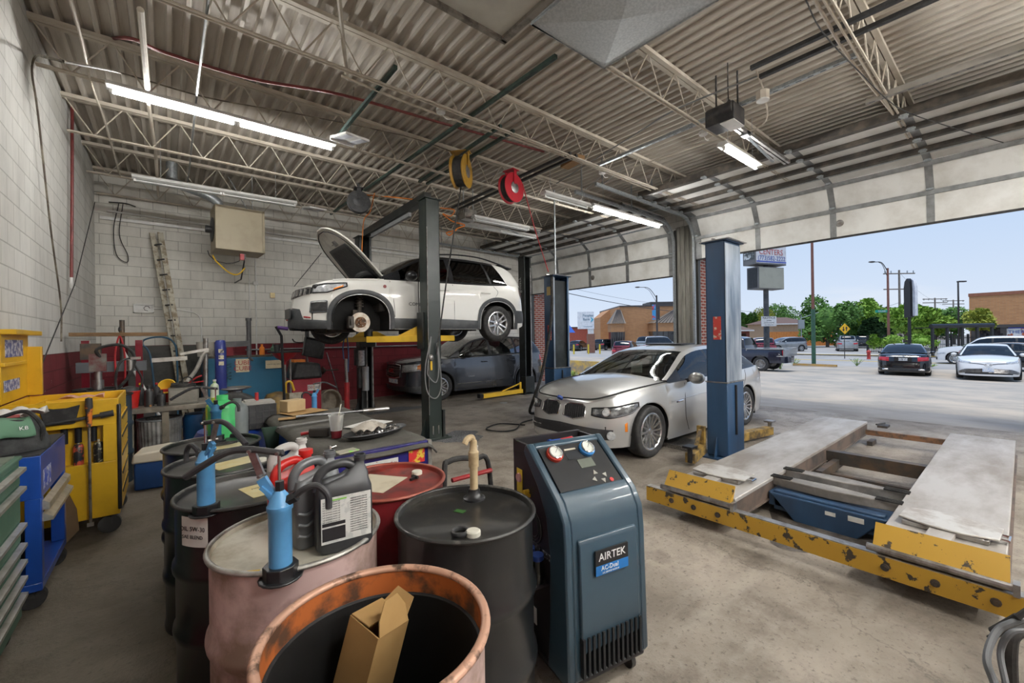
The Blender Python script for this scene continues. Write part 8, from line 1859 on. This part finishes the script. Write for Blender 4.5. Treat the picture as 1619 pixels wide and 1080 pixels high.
def weed(label, px_, d, h_, sd, n_=9):
    rnd = random.Random(sd); mb = MB(); g = gp(px_, d); g.z = gz(g.x) - .02
    for k in range(n_):
        a = rnd.uniform(0, 6.28); q = rnd.uniform(.05, .32); hh = h_ * rnd.uniform(.6, 1)
        for j in range(9):
            f = j / 9; p = Vector((q * cos(a) * f * 1.4, q * sin(a) * f * 1.4, hh * f)); b_ = rnd.uniform(0, 6.28); u = Vector((cos(b_), sin(b_), .6)) * .10; w = Vector((-sin(b_), cos(b_), 0)) * .02
            mb.add([p - w, p + w, p + u + w * .5, p + u - w * .5], [(0, 1, 2, 3)])
        mb.tube([(0, 0, 0), (q * cos(a) * 1.4, q * sin(a) * 1.4, hh)], .006, 4)
    o = obj('weed', mb, WEED, loc=g, ang=0); tag(o, label, 'weed')
for i, (px_, d, h_, lb) in enumerate(((1222, 24, .62, 'tall weed growing at the tail of the dark pickup truck'), (1233, 24.5, .5, 'leafy weed just right of the pickup truck tail'), (1254, 27, .55, 'bushy weed at the left end of the yellow wheel stop'), (1354, 26, .5, 'thin weed left of the black sedan'), (1470, 24, .2, 'low grass tuft right of the black sedan'), (1216, 25.5, .5, 'weed half hidden behind the pickup tail'), (905, 17, .3, 'small weed on top of the yellow curb wall'))): weed(lb, px_, d, h_, i + 3)
one('wheel_stop', MB().prism([(-.09, 0), (.09, 0), (.07, .13), (-.07, .13)], -1.15, 1.15, 'y'), M('stop_ochre', (.45, .27, .08), .85, c2=(.35, .27, .17), s=5), 'faded ochre concrete wheel stop at the foot of the red and green pole', 'wheel stop', loc=(gp(1287, 26).x, gp(1287, 26).y, -.44), rot=(0, 0, R(-4)))
q = at(925, 600, z=-.02); one('curb_wall', MB().box(0, -2.2, -.3, .25, 6.5, .52), M('curb_yellow', (.55, .38, .10), .85, c2=(.28, .24, .18), s=3, t=(.45, .6)), 'low chipped yellow concrete wall outside beyond the silver sedan', 'wall', loc=(14.2, 9.2, 0))
# ---- poles and signs
def pole(name, label, px_, d, top, r_, m, parts=(), cat_='pole'):
    g = gp(px_, d); g.z = gz(g.x) if g.x < 46 else GZ; z1 = at(px_, top, d=d).z; t = thing(name, label, cat_, g, YAW * -1); obj('shaft', MB().tube([(0, 0, 0), (0, 0, z1 - g.z)], [r_, r_ * .75], 10), m, t); return t, z1 - g.z
POLR = M('pole_redbrown', (.22, .09, .065), .6); POLG = M('pole_green', (.035, .10, .06), .5, c2=(.05, .14, .09), s=4); PDK = M('pole_dark', (.05, .045, .045), .5)
t, h = pole('light_pole', 'tall pole painted red brown above and green below beside the wheel stop', 1286, 27, 360, .10, POLR); obj('lower_part', MB().cyl((0, 0, 0), (0, 0, 3.6), .115, n=12), POLG, t); obj('brace', MB().tube([(.05, 0, h - 1.0), (.5, 0, h)], .03, 6), PDK, t)
def lamp_arm(t, h, s_, L_): obj('arm', MB().tube(cat([(0, 0, h - .3), (s_ * L_ * .45, 0, h + L_ * .42), (s_ * L_, 0, h + L_ * .5)], 6), .035, 6).tube(cat([(0, 0, h - .9), (s_ * L_ * .4, 0, h + L_ * .25), (s_ * L_ * .7, 0, h + L_ * .47)], 6), .022, 6), PDK, t); obj('lamp_head', MB().ball((s_ * (L_ + .25), 0, h + L_ * .5), .16, 8, (2.0, 1, .5)), PDK, t)
t, h = pole('street_lamp', 'curved dark street lamp with a green street sign behind the black sedan', 1405, 39, 424, .11, POLR, cat_='street lamp'); lamp_arm(t, h, -1, 1.2)
o = obj('street_sign', MB().box(-1.2, -.02, 3.85 + GZ * 0, -.05, .02, 4.1), M('sign_green', (.0, .28, .20), .5), t); text('PULASKI', .2, WHTT, o, (-.6, -.03, 3.97), (R(90), 0, 0))
t, h = pole('street_lamp', 'curved street lamp with a coloured banner in front of the bank', 1039, 50, 467, .12, PDK, cat_='street lamp'); lamp_arm(t, h, -1, 2.0); ba = obj('banner', MB().box(-.55, -.02, h - 2.9, -.12, .02, h - 1.1), M('banner_multi', (.5, .06, .1), .6, c2=(.05, .3, .6), s=1.6, t=(.45, .5)), t); obj('dark_banner', MB().box(.12, -.02, h - 2.9, .35, .02, h - 1.3), PDK, t)
t, h = pole('street_lamp', 'distant street lamp left of the far blue lift post', 868, 60, 480, .10, PDK, cat_='street lamp'); lamp_arm(t, h, -1, 1.8)
t, h = pole('light_pole', 'dark square headed parking light pole left of the shop', 1516, 44, 445, .09, PDK); obj('lamp_head', MB().box(0, -.15, h - .08, .75, .15, h + .05), PDK, t)
t, h = pole('sign_post', 'tall black post carrying an oval topped sign panel edge on', 1438, 34, 495, .13, BLK, cat_='sign'); obj('sign_case', MB().prism([(.28, 3.2), (.28, 5.6), (.2, 6.1), (0, 6.35), (-.2, 6.1), (-.28, 5.6), (-.28, 3.2)], -.16, .16, 'x'), BLK, t); obj('sign_face', MB().prism([(.9, 3.3), (.9, 5.5), (.6, 6.1), (0, 6.3), (-.6, 6.1), (-.9, 5.5), (-.9, 3.3)], .14, .30, 'x', TR(0, 0, 0, 0, 0, R(-30))), M('sign_white_mottled', (.62, .64, .66), .5, c2=(.4, .4, .45), s=2), t)
t, h = pole('signal_pole', 'pale thin pole with small boxes near the orange fence', 1267, 52, 498, .06, GALV); obj('box', MB().box(-.35, -.1, 2.6, .35, .1, 3.7), GALV, t); obj('mast_arm', MB().tube([(0, 0, h - .4), (2.2, 0, h + .3)], .04, 6), GALV, t)
WOODP = M('utility_pole_wood', (.22, .19, .16), .85)
for px_, d, top, lb in ((1423, 62, 427, 'leaning utility pole with many crossarms right of the curved street lamp'), (1479, 80, 471, 'utility pole with double crossarm behind the bright trees'), (1508, 90, 474, 'thin utility pole left of the parking light')):
    t, h = pole('utility_pole', lb, px_, d, top, .16, WOODP, cat_='utility pole')
    for dz in (.6, 1.3) if d < 70 else (.3, 1.0): obj('crossarm', MB().box(-2.3, -.08, h - dz - (1.6 if dz > 1 and d < 70 else 0), 2.3, .08, h - dz + .15 - (1.6 if dz > 1 and d < 70 else 0)), WOODP, t)
    mb = MB(); [mb.cyl((x, 0, h - .45), (x, 0, h - .1), .07, n=6) for x in (-2.1, -1.2, 1.2, 2.1)]; obj('insulator', mb, GALV, t)
# garage sign pylon
t, h = pole('sign_pylon', 'tall pylon with a CENTERS phone number sign, a blank box sign and a NOTICE board', 1212, 25, 395, .17, M('pylon_dark', (.05, .055, .06), .5, c2=(.1, .1, .1), s=4), cat_='sign')
zz = lambda y: at(1212, y, d=25).z - t.location.z
FRM = M('sign_case_grey', (.14, .14, .14), .5); ry_ = R(20)
o = obj('upper_sign', MB().box(-1.30, -.42, zz(420.5), 1.15, .42, zz(340)), FRM, t, rot=(0, 0, ry_)); f = obj('sign_face', MB().box(-1.26, -.44, zz(420) + .06, 1.12, -.42, zz(340) - .05), M('sign_face_white', (.70, .69, .70), .5), o)
obj('blue_line', MB().box(-1.26, -.45, zz(420) + .10, 1.12, -.44, zz(420) + .18), M('sign_blue', (.08, .12, .45), .5), f)
text('CENTERS', .46, M('sign_red', (.50, .06, .05), .5), f, (-.1, -.45, zz(401.5)), (R(90), 0, 0)); text('(773)582-2222', .37, BLU, f, (-.05, -.45, zz(411)), (R(90), 0, 0))
ff = obj('side_face', MB().box(-1.32, -.34, zz(412), -1.30, .34, zz(345)), M('side_mottled', (.55, .58, .58), .5, c2=(.06, .07, .07), s=5, t=(.45, .5)), o)
o = obj('lower_sign', MB().box(-1.05, -.38, zz(458), 1.0, .38, zz(424)), FRM, t, rot=(0, 0, ry_)); obj('blank_face', MB().box(-1.0, -.40, zz(457), .98, -.38, zz(425)), M('blank_olive', (.38, .37, .29), .5, c2=(.34, .33, .26), s=2), o); obj('open_end', MB().box(-1.07, -.3, zz(456), -1.05, .3, zz(426)), BLK, o)
o = obj('notice_board', MB().box(-.47, -.22, zz(516), .47, -.19, zz(500.5)), WHT, t, rot=(0, 0, R(6)))
text('NOTICE', .19, BLKT, o, (0, -.225, zz(503)), (R(90), 0, 0), sx=1.15)
for i, s_ in enumerate(('private', 'customer parking only', 'others will be towed')): text(s_, .11 if i == 0 else .07, BLKT, o, (0, -.225, zz(507 + 3.4 * i)), (R(90), 0, 0))
# bank sign
t, h = pole('bank_sign', 'white Peoples Bank sign standing on a brick base across the street', 934, 52, 535, .25, WHT, cat_='sign'); zz = lambda y: at(934, y, d=52).z - t.location.z
obj('sign_base', MB().box(-.45, -.3, 0, .45, .3, zz(528)), M('brick_base', (.25, .12, .08), .85), t); obj('neck', MB().box(-.35, -.15, zz(530), .35, .15, zz(520)), WHT, t)
o = obj('sign_panel', MB().box(-.5, -.2, zz(520), 1.0, .2, zz(493)), M('panel_white', (.78, .80, .82), .5), t); o.location = (-.6, 0, 0); obj('side_panel', MB().box(-1.0, -.1, zz(520), -.5, .1, zz(493)), M('panel_white'), o)
TL = M('teal_ink', (.03, .16, .25), .5); text('Peoples', .42, TL, o, (.25, -.22, zz(499)), (R(90), 0, 0)); text('Bank', .42, TL, o, (.05, -.22, zz(505)), (R(90), 0, 0)); obj('chevron', MB().prism([(.55, zz(509)), (.68, zz(509)), (.92, zz(505.5)), (.68, zz(502)), (.55, zz(502)), (.72, zz(505.5))], -.225, -.21, 'y'), M('chevron_teal', (.05, .45, .60), .5), o); text('24 HR BANKING', .15, TL, o, (.25, -.22, zz(516.5)), (R(90), 0, 0))
# diamond traffic sign
t, h = pole('traffic_sign', 'yellow diamond two way traffic sign near the silver parked car', 1335, 33, 518, .03, PDK, cat_='traffic sign'); o = obj('diamond', MB().prism([(.42, 0), (0, .42), (-.42, 0), (0, -.42)], -.015, .015, 'y'), M('sign_yellow', (.85, .47, .01), .5), t); o.location = (0, -.05, h - .1)
ar = lambda x, s_: [(x - .035, -.16 * s_), (x + .035, -.16 * s_), (x + .035, .04 * s_), (x + .10, .04 * s_), (x, .19 * s_), (x - .10, .04 * s_), (x - .035, .04 * s_)]
obj('arrow_mark', MB().prism(ar(-.12, -1), -.022, -.016, 'y').prism(ar(.12, 1), -.022, -.016, 'y'), BLKT, o)
one('fire_hydrant', MB().lathe([(.0001, 0), (.14, 0), (.11, .05), (.11, .5), (.14, .52), (.12, .62), (.04, .7), (.0001, .7)], n=14).cyl((-.18, 0, .42), (.18, 0, .42), .06, n=10), M('hydrant_red', (.45, .04, .03), .5), 'red fire hydrant on the sidewalk left of the black sedan', 'fire hydrant', loc=gp(1373, 32, -.45))
for k, (px_, lb) in enumerate(((907, 'leftmost'), (930, 'middle'), (948, 'rightmost'))): one('bollard', MB().cyl((0, 0, 0), (0, 0, 1.1), .09, n=10), M('bollard_yellow', (.70, .52, .03), .5), lb + ' of the three yellow bollards across the street', 'bollard', loc=gp(px_, 48, -.42))
# awning and shed left of the far door
t = thing('awning', 'teal and blue shop front glimpsed between the brick pier and the far blue post', 'shop front', gp(848, 30, -.3)); obj('wall', MB().box(0, 0, 0, 3, .3, 2.2), M('teal_wall', (.05, .35, .40), .6), t); obj('awning_roof', MB().prism([(0, 2.2), (-1.0, 2.2), (0, 3.2)], 0, 3, 'x'), M('awning_blue', (.03, .12, .50), .6), t, ang=0)
# overhead wires
mb = MB()
def wire(mb, a, b, sag, r_=.02): mb.tube([a.lerp(b, k / 16) - Vector((0, 0, sag * 4 * (k / 16) * (1 - k / 16))) for k in range(17)], r_, 4)
W_ = M('wire_black', (.03, .03, .03), .6)
for i, (a, b, sg, r_, lb) in enumerate((((840, 450, 34), (1080, 494, 52), .3, .03, 'thick black cable sagging in front of the bank'), ((840, 440, 36), (1080, 484, 56), .4, .012, 'thin wire above the thick cable in front of the bank'), ((1110, 482, 60), (1286, 492, 60), .6, .02, 'wire crossing behind the sign pylon'),
        ((1286, 492, 58), (1423, 478, 62), .8, .02, 'upper wire between the tall pole and the utility pole'), ((1286, 499, 58), (1423, 488, 62), .8, .02, 'lower wire between the tall pole and the utility pole'), ((1423, 432, 62), (1479, 476, 80), .6, .015, 'wire between the leaning pole and the next utility pole'), ((1479, 478, 80), (1540, 490, 90), .5, .015, 'wire running from the far utility pole towards the shop'))):
    m_ = MB(); wire(m_, at(a[0], a[1], d=a[2]), at(b[0], b[1], d=b[2]), sg, r_); one('overhead_wire', m_, W_, lb, 'wire', ang=60)
